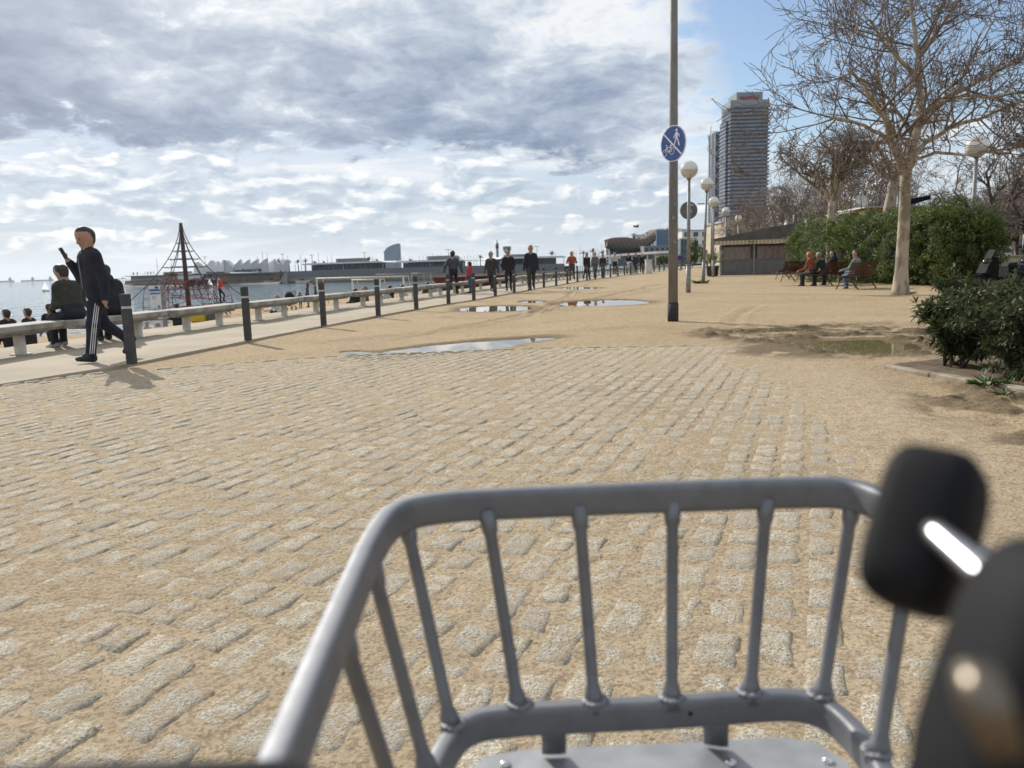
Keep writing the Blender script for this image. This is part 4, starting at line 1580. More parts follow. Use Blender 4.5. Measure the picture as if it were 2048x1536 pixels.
# front zip, open jacket edge and hem
mb = MB()
mb.tube([(hero['sp'](z_, .5) + hl) * hs - Vector((.02 + (.5 - z_) * .05, .365, 0)) for z_ in (.05, .2, .35, .46)], .006, 6)
mb.build('jacket_zip', M_GALV, ho)
sd, w0, pm, f = hero['hands'][0]
ph_w = (pm + hl) * hs
hm = Matrix.Rotation(ho.rotation_euler[2], 4, 'Z')
phc = ho.location + hm @ (ph_w + f * .075 + Vector((-.03, .015, .02)))
phone = thing('phone', 'dark phone held up in the walking man\'s hand', 'phone', phc)
phone.rotation_euler = (D2R(-22), D2R(8), ho.rotation_euler[2] + .25)
MB().cbox((0, 0, 0), (.076, .010, .155), .004).build('case', M_DARK, phone)
MB().box((0, -.0062, 0), (.068, .002, .143)).build('screen', mat('phone_glass', (.012, .012, .014), None, 4, .12), phone)
MB().cbox((.018, .007, .055), (.03, .005, .03), .003).build('camera_bump', M_SHOE, phone)

# --- pair on the second bench
b1 = BEN[1]
bu = Vector((math.sin(-b1[2]), math.cos(b1[2]), 0)); bn = Vector((-math.cos(b1[2]), math.sin(-b1[2]) * -1 * -1, 0))
bc = Vector((b1[0], b1[1], g(b1[1]) + PROM_Z))
sitp = dict(rl=(82, 78), ll=(80, 84), ra=(16, 10, 74, 30), la=(16, 10, 74, 30), lean=16)


def on_bench(px_, py__, t_off=0):
    """point on the bench slab row under a picture column"""
    best = None
    for t in np.linspace(-1.6, 1.6, 200):
        p = bc + bu * t
        d = (p - CAMP)
        v = Vector((d.dot(CX), d.dot(CY), d.dot(FW)))
        x = 1024 + F * v.x / v.z
        if best is None or abs(x - px_) < best[0]:
            best = (abs(x - px_), p)
    return best[1]


p1 = on_bench(160, 650)
person('seated person in an olive puffer jacket, back turned, facing the sea', p1 + Vector((-.02, 0, 0)), yaw_to(-.93, .36), 1.76, pose=sitp, top=(.040, .042, .028), legs=(.018, .02, .03), shoe=M_SHOEW, sit=.45, vox=.02, collar=True, bulk=1.18, headtilt=-24)
p2 = on_bench(238, 640)
person('seated person in a black padded jacket, half hidden behind the walking man', p2, yaw_to(-.85, .5), 1.78, pose=dict(sitp, lean=18), top=(.018, .018, .02), legs=(.012, .012, .016), sit=.45, vox=.02, collar=True, bulk=1.2, hood=True, headtilt=-24)


def beach_z(x, y):
    dep = SC_DG
    r_, l_, n_, i_ = beach.ray_cast(Vector((x, y, 30)), Vector((0, 0, -1)))
    return l_.z if r_ else -1.3


bpy.context.view_layer.update()
SC_DG = None


def on_beach(px, py):
    """where the sight line through a pixel meets the sand of the beach"""
    r_, l_, n_, i_ = beach.ray_cast(CAMP, ray(px, py).normalized())
    if r_:
        return l_
    return PZ(px, py, -1.3)


def beach_at(px, Y):
    d = ray(px, 600)
    x = d.x * Y / d.y
    return Vector((x, Y, beach_z(x, Y)))


walk1 = dict(rl=(20, 8), ll=(-20, 28), ra=(-16, 7, 18, 0), la=(18, 7, 22, 0), lean=2)
walk2 = dict(rl=(-18, 26), ll=(20, 6), ra=(16, 7, 24, 0), la=(-18, 7, 16, 0), lean=2)
stand = dict(rl=(3, 2), ll=(-2, 2))
pock = dict(rl=(12, 4), ll=(-12, 18), ra=(-8, 16, 42, 40), la=(-8, 16, 42, 40), lean=1)
GW = 'people walking along the promenade'


def walker(label, px, py, H, yaw, pose, top, legs, **kw):
    p = G(px, py, PROM_Z)
    p.z = g(p.y) + PROM_Z
    return person(label, p, yaw, H, pose=pose, top=top, legs=legs, group=GW, vox=.03 if p.y > 30 else .026, face=p.y < 45, **kw)


walker('man in a grey-blue sweater walking away beside a red-jacketed child', 908, 588, 1.78, -.1, dict(walk1, ra=(-10, 26, 20, 0), la=(-25, 24, 50, 0)), (.055, .06, .085), (.014, .016, .03), bulk=1.05)
walker('child in a bright red hooded jacket and jeans', 941, 586.5, 1.28, 1.1, stand, (.55, .05, .07), (.07, .10, .17), hairlen=.06, hood=True)
walker('man in an open grey jacket over black, left of a group of three', 984, 583.5, 1.72, PI - .2, dict(walk2, ra=(2, 14, 20, 0), la=(-8, 16, 10, 0)), (.05, .048, .045), (.02, .02, .025), hair=M_HAIRG, jacket_len=.10, shoe=mat('brown_boot', (.12, .06, .03)))
walker('man in a black zipped jacket, middle of a group of three', 1018, 583, 1.74, PI + .05, pock, (.016, .016, .018), (.018, .02, .032), jacket_len=.08)
walker('tall man in a navy jacket and dark cap, right of a group of three', 1063, 581, 1.93, PI, dict(walk1, ra=(4, 12, 8, 0), la=(-6, 12, 8, 0)), (.018, .021, .038), (.045, .045, .042), jacket_len=.12, bulk=1.1, hat=(.02, .02, .022))
walker('person in an orange jacket with a blue bag across the chest', 1144, 561.5, 1.80, PI - .15, dict(walk1, ra=(8, 22, 80, 40), la=(8, 22, 80, 40)), (.34, .075, .03), (.08, .06, .042), hair=M_HAIRR, hairlen=.1)
walker('person all in black strolling behind the orange jacket', 1174, 559.5, 1.72, PI + .2, walk2, (.016, .016, .018), (.02, .022, .025), hairlen=.12)
walker('person in a grey check shirt and faded jeans on the promenade', 1190.5, 556.5, 1.76, PI, walk1, (.16, .14, .13), (.075, .095, .12), hair=M_HAIRG)
walker('person in a black vest with pale sleeves and grey trousers', 1206, 555.5, 1.62, PI, stand, (.03, .032, .04), (.10, .11, .115), hair=M_HAIRG)
walker('person with white sleeves, both hands raised to a wide hat', 1230, 550.5, 1.74, PI, dict(rl=(6, 3), ll=(-6, 8), ra=(60, 40, 110, 60), la=(60, 40, 110, 60)), (.52, .52, .50), (.012, .012, .014), hat=(.05, .045, .04))
pram_p = walker('person in black pushing a pale pushchair', 1257, 548.3, 1.70, PI, dict(walk2, ra=(38, 8, 35, 10), la=(38, 8, 35, 10)), (.014, .014, .018), (.02, .02, .02))
walker('person in a dark top with white stripes walking past the pushchair', 1271, 546.7, 1.72, PI + .1, walk1, (.03, .034, .06), (.02, .022, .028))
walker('person in a dark coat beside a pale board', 1284, 545.8, 1.70, PI - .1, walk2, (.014, .014, .016), (.018, .018, .02), hair=M_HAIRG, jacket_len=.12)
walker('person in a purple top between the tall pole and the first globe lamp', 1361, 541.5, 1.76, .3, walk1, (.06, .05, .16), (.14, .15, .17), hair=M_HAIRG)
walker('small dark-clad person right of the first globe lamp', 1381, 538.5, 1.2, .5, stand, (.02, .02, .025), (.03, .03, .035))
pw = PY(1412, 546, 60); pw.z = g(60)
person('person in white standing by the potted palm at the kiosk', pw, PI * .8, 1.75, pose=stand, top=(.62, .62, .6), legs=(.2, .2, .2), vox=.03, group=GW, face=False)

# pushchairs
def pushchair(label, loc, rz, c):
    o = thing('pushchair', label, 'pushchair', loc, rz)
    mb = MB()
    for sx in (-.24, .24):
        mb.tube([(sx, -.42, 1.02), (sx, -.28, .85), (sx, .15, .25), (sx, .42, .12)], .016, 6).tube([(sx, .10, .62), (sx, -.30, .14)], .016, 6)
    mb.tube([(-.24, -.42, 1.02), (.24, -.42, 1.02)], .02, 6)
    mb.build('frame', M_DARK, o)
    MB().ell((0, -.02, .56), (.22, .24, .30), 14, 9).build('seat', cloth(c), o)
    MB().ell((0, -.10, .80), (.235, .25, .21), 14, 9).build('hood', cloth(tuple(x * .9 for x in c)), o)
    for (sx, sy) in ((-.25, .40), (.25, .40), (-.25, -.30), (.25, -.30)):
        w_ = MB(); w_.tube([(sx, sy + .11 * math.cos(a), .125 + .11 * math.sin(a)) for a in [2 * PI * k / 14 for k in range(14)]], .017, 6, closed=True)
        w_.lathe([(.02, -.02), (.02, .02)], (sx, sy, .125), 8, M=Matrix.Rotation(PI / 2, 3, 'Y'))
        w_.build('wheel', M_SHOE, o)
    return o


pp = pram_p['o'].location
pushchair('pale grey pushchair rolled along by a person in black', (pp.x, pp.y - .75, g(pp.y) + PROM_Z), PI, (.42, .42, .41))

# --- people on the beach
GB = 'people on the beach'
sitg = dict(rl=(115, 100), ll=(112, 96), ra=(45, 10, 45, -15), la=(40, 10, 50, -15), lean=6)


def beach_person(label, px, Y, H, yaw, pose, top, legs, sit=None, **kw):
    p = beach_at(px, Y)
    return person(label, p, yaw, H, pose=pose, top=top, legs=legs, sit=sit, group=GB, vox=.03, face=False, **kw)


beach_person('person in a black puffer jacket standing on the sand at the photo\'s far left edge', 9, 21.5, 1.72, 1.2, stand, (.016, .016, .018), (.02, .02, .025), bulk=1.15)
beach_person('person in a dark coat with a green bag beside them, on the sand', 52, 21, 1.60, 1.4, stand, (.02, .02, .024), (.02, .022, .03), bulk=1.1, jacket_len=.2)
beach_person('person in black walking on the sand behind the first bench', 97, 22.5, 1.66, .8, walk1, (.014, .014, .016), (.014, .014, .016))
beach_person('sitting person in a rounded dark jacket just below the concrete edge', 352, 31, 1.7, .5, sitg, (.014, .015, .024), (.02, .02, .02), sit=.02, bulk=1.3, hood=True, headtilt=-40)
beach_person('small child in a yellow cap sitting on the sand', 290, 29, 1.05, PI, sitg, (.40, .42, .48), (.03, .03, .03), sit=.0, hat=(.5, .32, .03))
beach_person('person with black hair and a white top sitting low on the sand', 556, 29.5, 1.55, 2.8, sitg, (.62, .62, .62), (.1, .1, .12), sit=.0)
beach_person('woman in a grey coat standing near the water', 616, 52, 1.66, 1.6, stand, (.09, .09, .10), (.05, .05, .06), jacket_len=.35, hairlen=.12)
beach_person('person in a dark jacket facing the grey-coated woman', 632, 51, 1.62, -1.3, stand, (.06, .065, .075), (.02, .02, .03))
beach_person('toddler in dark clothes near the pushchair on the sand', 600.5, 46, 1.0, .5, stand, (.06, .06, .07), (.03, .03, .04))
pk = beach_at(578, 41)
pushchair('black pushchair standing on the beach sand', pk, .6, (.016, .016, .018))
for k, (px_, Y_, tp_, lab_) in enumerate([(712, 34, (.016, .016, .018), 'sitting person in black, first of the group below the goal frames'), (733, 34.6, (.13, .09, .06), 'sitting person in brown beside the one in black'), (783, 36, (.02, .02, .022), 'sitting person in a dark hoodie with a pale bag'), (804, 37, (.60, .60, .58), 'sitting person in a white top among dark ones'), (832, 38, (.018, .018, .02), 'sitting person in black right of the white top'),
                                      (856, 39.5, (.07, .05, .045), 'sitting person in dark brown among the right-hand group'), (871, 40.5, (.55, .55, .54), 'sitting person in pale clothes left of the grey-blue sweater'), (1053, 60, (.3, .3, .3), 'sitting person in grey beyond the tall navy man'), (1107, 75, (.02, .02, .02), 'tiny dark sitter on the far beach, right of the tall navy man')]):
    beach_person(lab_, px_, Y_, 1.68, [.4, 2.4, .9, -.5, 1.8, .2, 2.9, .6, 1][k], sitg, tp_, [(.02, .02, .03), (.09, .1, .13)][k % 2], sit=0.0, hood=(k % 3 == 0), hairlen=.08 * (k % 2))
# bags, box
def sack(name, label, p, r, c, cat):
    o = MB()
    o.ell((0, 0, r[2] * .92), r, 14, 9)
    ob = o.build(name, cloth(c, .6)); ob.location = p
    for v in ob.data.vertices:
        n_ = fbm(np.array([v.co.x * 3 + p.x]), np.array([v.co.z * 3 + v.co.y * 3]), .5, 3, 8)[0]
        v.co *= 1 + .22 * n_
    return tag(ob, label, cat)


sack('carrier_bag', 'green carrier bag with white lettering on the sand', beach_at(37, 20.3), (.26, .16, .30), (.03, .22, .06), 'bag')
sack('backpack', 'purple backpack on the sand under the second bench', beach_at(153, 20.5), (.22, .2, .30), (.13, .03, .22), 'bag')
sack('beach_bag', 'white carrier bag on the sand right of the purple backpack', beach_at(240, 23), (.2, .16, .16), (.5, .5, .48), 'bag')
sack('round_cushion', 'pale round bundle on the sand below the goal frames', beach_at(773, 35.5), (.28, .2, .26), (.42, .38, .33), 'bag')
yb = beach_at(406, 33)
o = thing('storage_box', 'long yellow box with a dark grey end lying on the sand', 'box', yb, .1)
MB().cbox((-.22, 0, .25), (.64, .42, .5), .06).build('body', mat('yellow_plastic', (.58, .42, .03), (.5, .36, .03), 5, .5), o)
MB().cbox((.34, 0, .24), (.50, .41, .46), .06).build('end_cover', mat('grey_plastic', (.11, .11, .10), None, 5, .6), o)

# --- people on the park benches (benches face forward and left)
fdir = Vector((-math.sin(PBR), math.cos(PBR), 0)); sdir = Vector((math.cos(PBR), math.sin(PBR), 0))


def bench_sitter(label, bi, off, H, pose, top, legs, dy=.12, **kw):
    p = PBLOC[bi] + sdir * off + fdir * dy
    return person(label, p, PBR + kw.pop('turn', 0), H, pose=pose, top=top, legs=legs, sit=.42, vox=.024, **kw)


bs = dict(rl=(84, 80), ll=(82, 84), ra=(30, 8, 50, -15), la=(30, 8, 50, -15), lean=8)
bench_sitter('person in a mint top and light jeans on the nearest park bench', 0, .02, 1.72, dict(bs, rl=(98, 100), ll=(80, 95), lean=4), (.24, .32, .29), (.17, .25, .37), headturn=-25)
bench_sitter('person in a black jacket and dark trousers leaning forward on the park bench', 1, -.42, 1.76, dict(bs, lean=22), (.016, .018, .022), (.045, .043, .04), hair=M_HAIRG, headturn=30)
bench_sitter('person in a dark hooded coat sitting on the right of the park bench group', 1, .30, 1.76, bs, (.016, .018, .03), (.04, .042, .05), hood=True, hat=(.022, .025, .04), headturn=-30)
bench_sitter('person with red hair and an orange top at the far side of the bench group', 1, -.75, 1.74, dict(bs, lean=12), (.28, .08, .04), (.05, .05, .055), hair=M_HAIRR, hairlen=.12, headturn=20, dy=.45)

# --- the child on the climbing net
M_NETRED = mat('net_rope_red', (.28, .05, .055), (.12, .045, .05), 1.2, .8, contrast=(.45, .55))
M_NETDK = mat('net_rope_dark', (.07, .045, .05), (.05, .035, .04), 9, .8)
M_MAST = mat('net_mast', (.075, .05, .04), (.05, .035, .03), 6, .6)
NY = 40.0
nb = beach_at(377, NY)
ntop = PY(361, 446, NY); nbot = nb
net = thing('climbing_net', 'tall pyramid climbing net of red and dark ropes round a leaning brown mast', 'climbing frame', nb)
loc_ = lambda v: Vector(v) - nb
MB().tube([loc_(nbot) - Vector((0, 0, .2)), loc_(nbot.lerp(ntop, .5)), loc_(ntop)], [.13, .115, .085], 12).build('mast', M_MAST, net)
NH = (ntop - nbot).length
ax_ = (ntop - nbot)
anch = []
NA = 6
for k in range(NA):
    a = 2 * PI * k / NA + .35
    anch.append(Vector((nb.x + 4.3 * math.cos(a), nb.y + 4.3 * math.sin(a), beach_z(nb.x + 4.3 * math.cos(a), nb.y + 4.3 * math.sin(a)))))
guy = MB()


def guyp(k, t):
    """concave curve from the mast head down to an anchor"""
    p = ntop.lerp(anch[k % NA], t)
    inw = (nbot.lerp(ntop, 1 - t) - p); inw.z = 0
    m = ntop.lerp(nbot, t)
    dirn = anch[k % NA] - nbot; dirn.z = 0
    return m + dirn * (.012 + .99 * t ** 1.75)


for k in range(NA):
    guy.tube([loc_(guyp(k, t)) for t in np.linspace(0, 1, 14)], .022, 5)
guy.build('guy_rope', M_NETDK, net)
rings = MB(); web = MB()
for t in (.20, .28, .36, .44, .52):
    for k in range(NA):
        a_, c_ = guyp(k, t), guyp(k + 1, t)
        m_ = nbot.lerp(ntop, 1 - t * .98)
        rings.tube([loc_(a_), loc_(a_.lerp(c_, .5).lerp(m_, .12)) - Vector((0, 0, .05)), loc_(c_)], .014, 5)
        rings.tube([loc_(a_), loc_(m_)], .012, 5)
rings.build('ring_rope', M_NETDK, net)
rw = random.Random(3)
nodes = []
for lv, (t, fr_) in enumerate([(.57, 1), (.57, .5), (.66, .95), (.66, .55), (.66, .25), (.75, .80), (.75, .52), (.75, .26), (.84, .68), (.84, .42), (.90, .6)]):
    n_ = 6 if fr_ < .5 else 12
    ring = []
    for k in range(n_):
        kk_ = k * NA / n_
        k0 = int(kk_); fk = kk_ - k0
        p = guyp(k0, t).lerp(guyp(k0 + 1, t), fk)
        m_ = nbot.lerp(ntop, 1 - t)
        p = m_.lerp(p, fr_)
        p.z += rw.uniform(-.12, .12)
        ring.append(p)
    nodes.append(ring)
allp = [(i, p) for i, r_ in enumerate(nodes) for p in r_]
for r_ in nodes:
    for k in range(len(r_)):
        web.tube([loc_(r_[k]), loc_(r_[(k + 1) % len(r_)])], .013, 4)
for i, p in allp:
    near = sorted([(q_ - p).length, j, tuple(q_)] for j, q_ in allp if j != i)[:2]
    for d_, j, q_ in near:
        web.tube([loc_(p), loc_(Vector(q_))], .013, 4)
web.build('web_rope', M_NETRED, net)
kid = PY(442, 606, NY - 2.2)
kd = person('child in a red hooded top climbing on the rope net', kid, -.9, 1.15, pose=dict(rl=(38, 50), ll=(5, 10), ra=(150, 14, 10, 0), la=(70, 10, 30, 0), lean=5), top=(.60, .05, .05), legs=(.02, .02, .03), vox=.026, hood=True, hair=M_HAIRR, face=False)
stp = MB()
kq = kid - nb
for sx_ in (-.5, .5):
    stp.tube([loc_(guyp(5, .55)), kq + Vector((sx_ * .6, 0, .02)), loc_(guyp(5, .95))], .015, 4)
stp.tube([kq + Vector((-.9, .15, .0)), kq, kq + Vector((.7, -.1, .02))], .015, 4)
stp.build('foot_rope', M_NETDK, net)

# --- information totem
tp_ = beach_at(312, 33)
tt = PY(311, 571, 33)
th_ = tt.z - tp_.z
tot = thing('info_totem', 'tall white and blue information board standing at the beach edge', 'sign', tp_, -.35)
M_TWHITE = mat('totem_white', (.62, .65, .68), (.55, .58, .62), 3, .4)
M_TBLUE = mat('totem_blue', (.03, .13, .38), (.025, .10, .32), 3, .4)
M_TLB = mat('totem_light_blue', (.24, .42, .62), (.2, .36, .56), 3, .4)
tw = .60
MB().cbox((.02, .09, th_ / 2), (tw + .08, .16, th_), .01).build('casing', M_GALV, tot)
MB().box((-.02, 0, th_ * .64), (tw, .02, th_ * .70)).box((-.02, 0, th_ * .14), (tw * .9, .02, th_ * .22)).build('panel', M_TWHITE, tot)
MB().box((-.02, -.013, th_ * .90), (tw * .96, .006, th_ * .05)).box((-.02, -.013, th_ * .83), (tw * .9, .006, th_ * .035)).box((-.02, -.013, th_ * .38), (tw * .96, .006, th_ * .05)).build('blue_band', M_TBLUE, tot)
mb = MB()
mb.prism([(-.27, 0), (.22, 0), (.22, .14), (.05, .06), (-.08, .13), (-.2, .05), (-.27, .08)], Matrix.Translation((0, -.012, th_ * .47)) @ RXM, .005)
mb.build('sea_picture', M_TLB, tot)
mb = MB()
mb.box((.10, -.014, th_ * .955), (.16, .007, .09))
for k in range(9):
    mb.box((-.15 + .06 * (k % 3), -.013, th_ * (.77 - .03 * (k // 3))), (.045, .005, .018))
mb.box((.13, -.016, th_ * .55), (.05, .006, .12)).box((.19, -.016, th_ * .54), (.03, .006, .09))
mb.build('printed_text', M_DARK, tot)
MB().box((-.02, -.014, th_ * .15), (.26, .006, .16)).build('notice', M_GALV, tot)

# --- beach football goals
M_GOAL = mat('goal_white', (.66, .64, .58), (.55, .52, .46), 6, .6)


def goal(label, x0, x1, ytop, Y, depth, mtl, r=.05, back=True):
    a = beach_at(x0, Y); b_ = beach_at(x1, Y - (x1 - x0) * .012)
    o = thing('beach_goal', label, 'goal frame', a, group='goal frames on the beach')
    zt_ = PY(x0, ytop, Y).z
    A0 = Vector((0, 0, 0)); B0 = b_ - a; B0.z = b_.z - a.z
    At = Vector((0, 0, zt_ - a.z)); Bt = Vector((B0.x, B0.y, zt_ - a.z))
    n_ = Vector((-(B0.y), B0.x, 0)).normalized() * depth
    MB().tube([A0, At], r, 8).build('post', mtl, o); MB().tube([B0, Bt], r, 8).build('post', mtl, o)
    MB().tube([At - Vector((r, 0, 0)), Bt + Vector((r, 0, 0))], r, 8).build('crossbar', mtl, o)
    if back:
        mb = MB()
        for (u, v) in ((A0, At), (B0, Bt)):
            mb.tube([v, v + n_ * .55, u + n_], r * .7, 6)
        mb.tube([A0 + n_, B0 + n_], r * .7, 6)
        mb.build('rear_frame', mtl, o)
    return o


goal('wide white football goal frame on the sand', 636, 809, 557, 60, 1.6, M_GOAL, .055)
goal('narrower white goal frame standing inside the wide one', 707, 762, 560, 55, 1.2, M_GOAL, .05)
goal('thin dark goal frame near the water, right of the white ones', 826, 864, 547, 62, 1.2, M_GALV, .035)
goal('thin grey goal frame farthest along the beach', 755, 850, 549, 74, 1.2, M_GALV, .03, False)
rw0 = beach_at(917, 43); rw1 = beach_at(1034, 49)
rl_ = (rw1 - rw0).length; rh_ = PY(975, 551, 45).z - rw0.z
o = thing('red_container', 'long dark red container on the sand behind the walkers', 'container', (rw0.x, rw0.y, rw0.z), math.atan2(rw1.y - rw0.y, rw1.x - rw0.x))
M_REDC = mat('red_panel', (.085, .018, .014), (.065, .014, .012), 2, .7)
MB().box((rl_ / 2, .8, rh_ / 2 - .1), (rl_, 1.6, rh_ + .1)).build('body', M_REDC, o)
mb = MB()
for k in range(14):
    mb.box((rl_ * (k + .5) / 14, -.02, rh_ / 2 - .1), (rl_ / 30, .04, rh_))
mb.build('ribs', M_REDC, o)
MB().box((rl_ / 2, .8, rh_ - .02), (rl_ + .06, 1.68, .06)).build('lid', mat('red_lid', (.16, .04, .03)), o)
# pale board between the far walkers
bp_ = PY(1297, 541, 66)
o = thing('white_cabinet', 'pale cabinet behind the far walkers under the white canopy', 'cabinet', (bp_.x, 66, g(66)))
MB().cbox((0, 0, .55), (.5, .6, 1.1), .03).build('body', M_WHITEP, o)
MB().cbox((0, 0, 1.13), (.58, .7, .07), .02).build('top', M_TWHITE, o)
# ------------------------------------------------------------------ trees and shrubs
M_BARK = mat('plane_bark', (.40, .335, .255), (.235, .195, .14), 4.2, .85, bump=.5, bscale=18, bdist=.015, stretch=(1, 1, .5), contrast=(.46, .56), detail=6)
M_TWIG = mat('bare_twigs', (.20, .155, .12), (.115, .088, .07), 2, .9)
M_TWIGR = mat('reddish_twigs', (.27, .215, .185), (.175, .138, .118), 1.5, .9)
M_BARKD = mat('dark_bark', (.11, .085, .065), (.07, .055, .045), 3, .9, bump=.3)


class Tubes:
    """many thin tapered branches as one mesh, built with plain lists"""

    def __init__(self):
        self.v = []; self.f = []

    def add(self, pts, rad, n):
        b = len(self.v)
        N = len(pts)
        for i in range(N):
            t = (pts[min(i + 1, N - 1)] - pts[max(i - 1, 0)])
            t.normalize()
            u = t.orthogonal().normalized(); w = t.cross(u)
            for k in range(n):
                a = 2 * PI * k / n
                self.v.append(pts[i] + (u * math.cos(a) + w * math.sin(a)) * rad[i])
        for i in range(N - 1):
            # orthogonal() may flip between rings: match by nearest start corner
            best = min(range(n), key=lambda o: (self.v[b + (i + 1) * n + o] - self.v[b + i * n]).length_squared)
            for k in range(n):
                k2 = (k + 1) % n
                self.f.append((b + i * n + k, b + i * n + k2, b + (i + 1) * n + (k2 + best) % n, b + (i + 1) * n + (k + best) % n))

    def build(self, name, m, parent=None):
        V = np.array([tuple(p) for p in self.v])
        return np_mesh(name, V, np.array(self.f), m, True, parent)


def rvec(r):
    return Vector((r.uniform(-1, 1), r.uniform(-1, 1), r.uniform(-1, 1)))


def grow(tb, r, p, d, length, rad, lvl, maxl, spec, thick=None):
    """branch with a wandering axis; spec[lvl] = (segments, children, child length ratio, spread, up pull, wander)"""
    nseg, nch, clr, spread, upp, wan = spec[lvl]
    pts = [p.copy()]; rr = [rad]
    q = p.copy(); dd = d.normalized()
    rend = max(rad * (.38 if lvl < maxl else .5), spec[-1])
    for i in range(nseg):
        dd = (dd + rvec(r) * wan + Vector((0, 0, upp))).normalized()
        q = q + dd * (length / nseg)
        pts.append(q.copy()); rr.append(rad + (rend - rad) * (i + 1) / nseg)
    dst = thick if (thick is not None and lvl <= 1) else tb
    dst.add(pts, rr, 7 if rad > .05 else (5 if rad > .018 else 3))
    if lvl >= maxl:
        return
    for c in range(nch):
        t = r.uniform(.18, 1.0) if lvl else r.uniform(.30, 1.0)
        if c == 0: t = 1.0
        i = min(int(t * nseg), nseg - 1)
        f = t * nseg - i
        bp = pts[i].lerp(pts[i + 1], min(f, 1))
        bd = (pts[i + 1] - pts[i]).normalized()
        side = rvec(r); side = (side - bd * side.dot(bd)).normalized()
        nd = (bd * (1 - spread * r.uniform(.5, 1.1)) + side * spread * r.uniform(.7, 1.3)).normalized()
        br = rr[i] * r.uniform(.45, .7) if c else rr[-1] * .95
        grow(tb, r, bp, nd, length * clr * r.uniform(.6, 1.15), max(br, spec[-1]), lvl + 1, maxl, spec, thick)


SPEC_BIG = [(7, 11, .58, .62, .03, .16), (7, 8, .55, .62, .03, .15), (6, 6, .50, .62, .05, .17), (5, 0, .55, .6, .06, .20), (3, 0, 0, 0, .0, .3), .0090]

# the big plane tree
rt = random.Random(11)
TY = 22.5
tb0 = G(1801, 590)
TY = tb0.y
tr = thing('bare_tree', 'big bare plane tree with a pale trunk in front of the hedge', 'tree', tb0)
L = lambda px, py, dy=0.0: PY(px, py, TY + dy) - tb0
trunk = MB()
tp = [L(1800, 596), L(1801, 578), L(1803, 540), L(1806, 480), L(1809, 420), L(1811, 365), L(1812, 335)]
trunk.tube(tp, [.30, .235, .182, .163, .156, .152, .175], 14)
limbs = [([(1811, 345, 0), (1800, 318, -.2), (1788, 290, -.4), (1778, 258, -.7), (1768, 232, -1.0), (1748, 205, -1.4), (1730, 170, -1.8), (1700, 140, -2.2)], .15),
         ([(1812, 345, 0), (1822, 300, .1), (1836, 255, .1), (1850, 225, .2), (1900, 190, .2), (1960, 160, .0), (2020, 128, -.3), (2090, 90, -.6)], .14),
         ([(1836, 255, .1), (1841, 215, .3), (1838, 165, .5), (1836, 110, .7), (1830, 60, .9), (1822, 0, 1.1), (1815, -60, 1.2)], .12),
         ([(1812, 350, 0), (1818, 322, .4), (1850, 285, .9), (1900, 255, 1.3), (1960, 238, 1.6), (2040, 205, 1.8), (2120, 170, 2.0)], .10),
         ([(1811, 348, 0), (1798, 325, .5), (1792, 280, 1.2), (1770, 230, 1.8), (1760, 170, 2.3), (1745, 110, 2.7)], .10),
         ([(1788, 290, -.4), (1770, 275, -1.0), (1745, 262, -1.6), (1710, 245, -2.3), (1660, 235, -2.8)], .07),
         ([(1838, 165, .5), (1800, 120, .0), (1770, 90, -.5), (1740, 40, -.9)], .07),
         ([(1850, 225, .2), (1890, 200, -.6), (1930, 190, -1.3), (1990, 195, -2.0), (2060, 180, -2.6)], .07),
         ([(1836, 110, .7), (1870, 70, 1.2), (1900, 30, 1.6), (1930, -20, 2.0)], .07),
         ([(1812, 345, 0), (1830, 320, -.8), (1870, 305, -1.6), (1930, 310, -2.4), (2000, 300, -3)], .05)]
crown = Tubes()
spec2 = SPEC_BIG[1:]
for (pl, r0) in limbs:
    pts = [L(*p) for p in pl]
    # smooth by midpoints
    sp_ = [pts[0]]
    for a, b_ in zip(pts[:-1], pts[1:]):
        sp_ += [a.lerp(b_, .5) + rvec(rt) * .04, b_]
    n = len(sp_)
    rr = [r0 * 1.12 + (.030 - r0 * 1.12) * (i / (n - 1)) ** .75 for i in range(n)]
    trunk.tube(sp_, rr, 9)
    tot = sum((b_ - a).length for a, b_ in zip(sp_[:-1], sp_[1:]))
    for c in range(int(4 + tot * 2.1)):
        t = rt.uniform(.25, 1) if c > 2 else 1.0
        i = min(int(t * (n - 1)), n - 2)
        bp = sp_[i].lerp(sp_[i + 1], rt.random())
        bd = (sp_[i + 1] - sp_[i]).normalized()
        side = rvec(rt); side.z *= .7; side = (side - bd * side.dot(bd)).normalized()
        nd = (bd * .5 + side * .85 + Vector((0, 0, .08))).normalized()
        grow(crown, rt, bp, nd, rt.uniform(1.1, 2.5), max(rr[i] * .5, .022), 0, 2, spec2)
trunk.build('trunk', M_BARK, tr)
crown.build('crown', M_TWIG, tr)
print('big crown faces', len(crown.f))


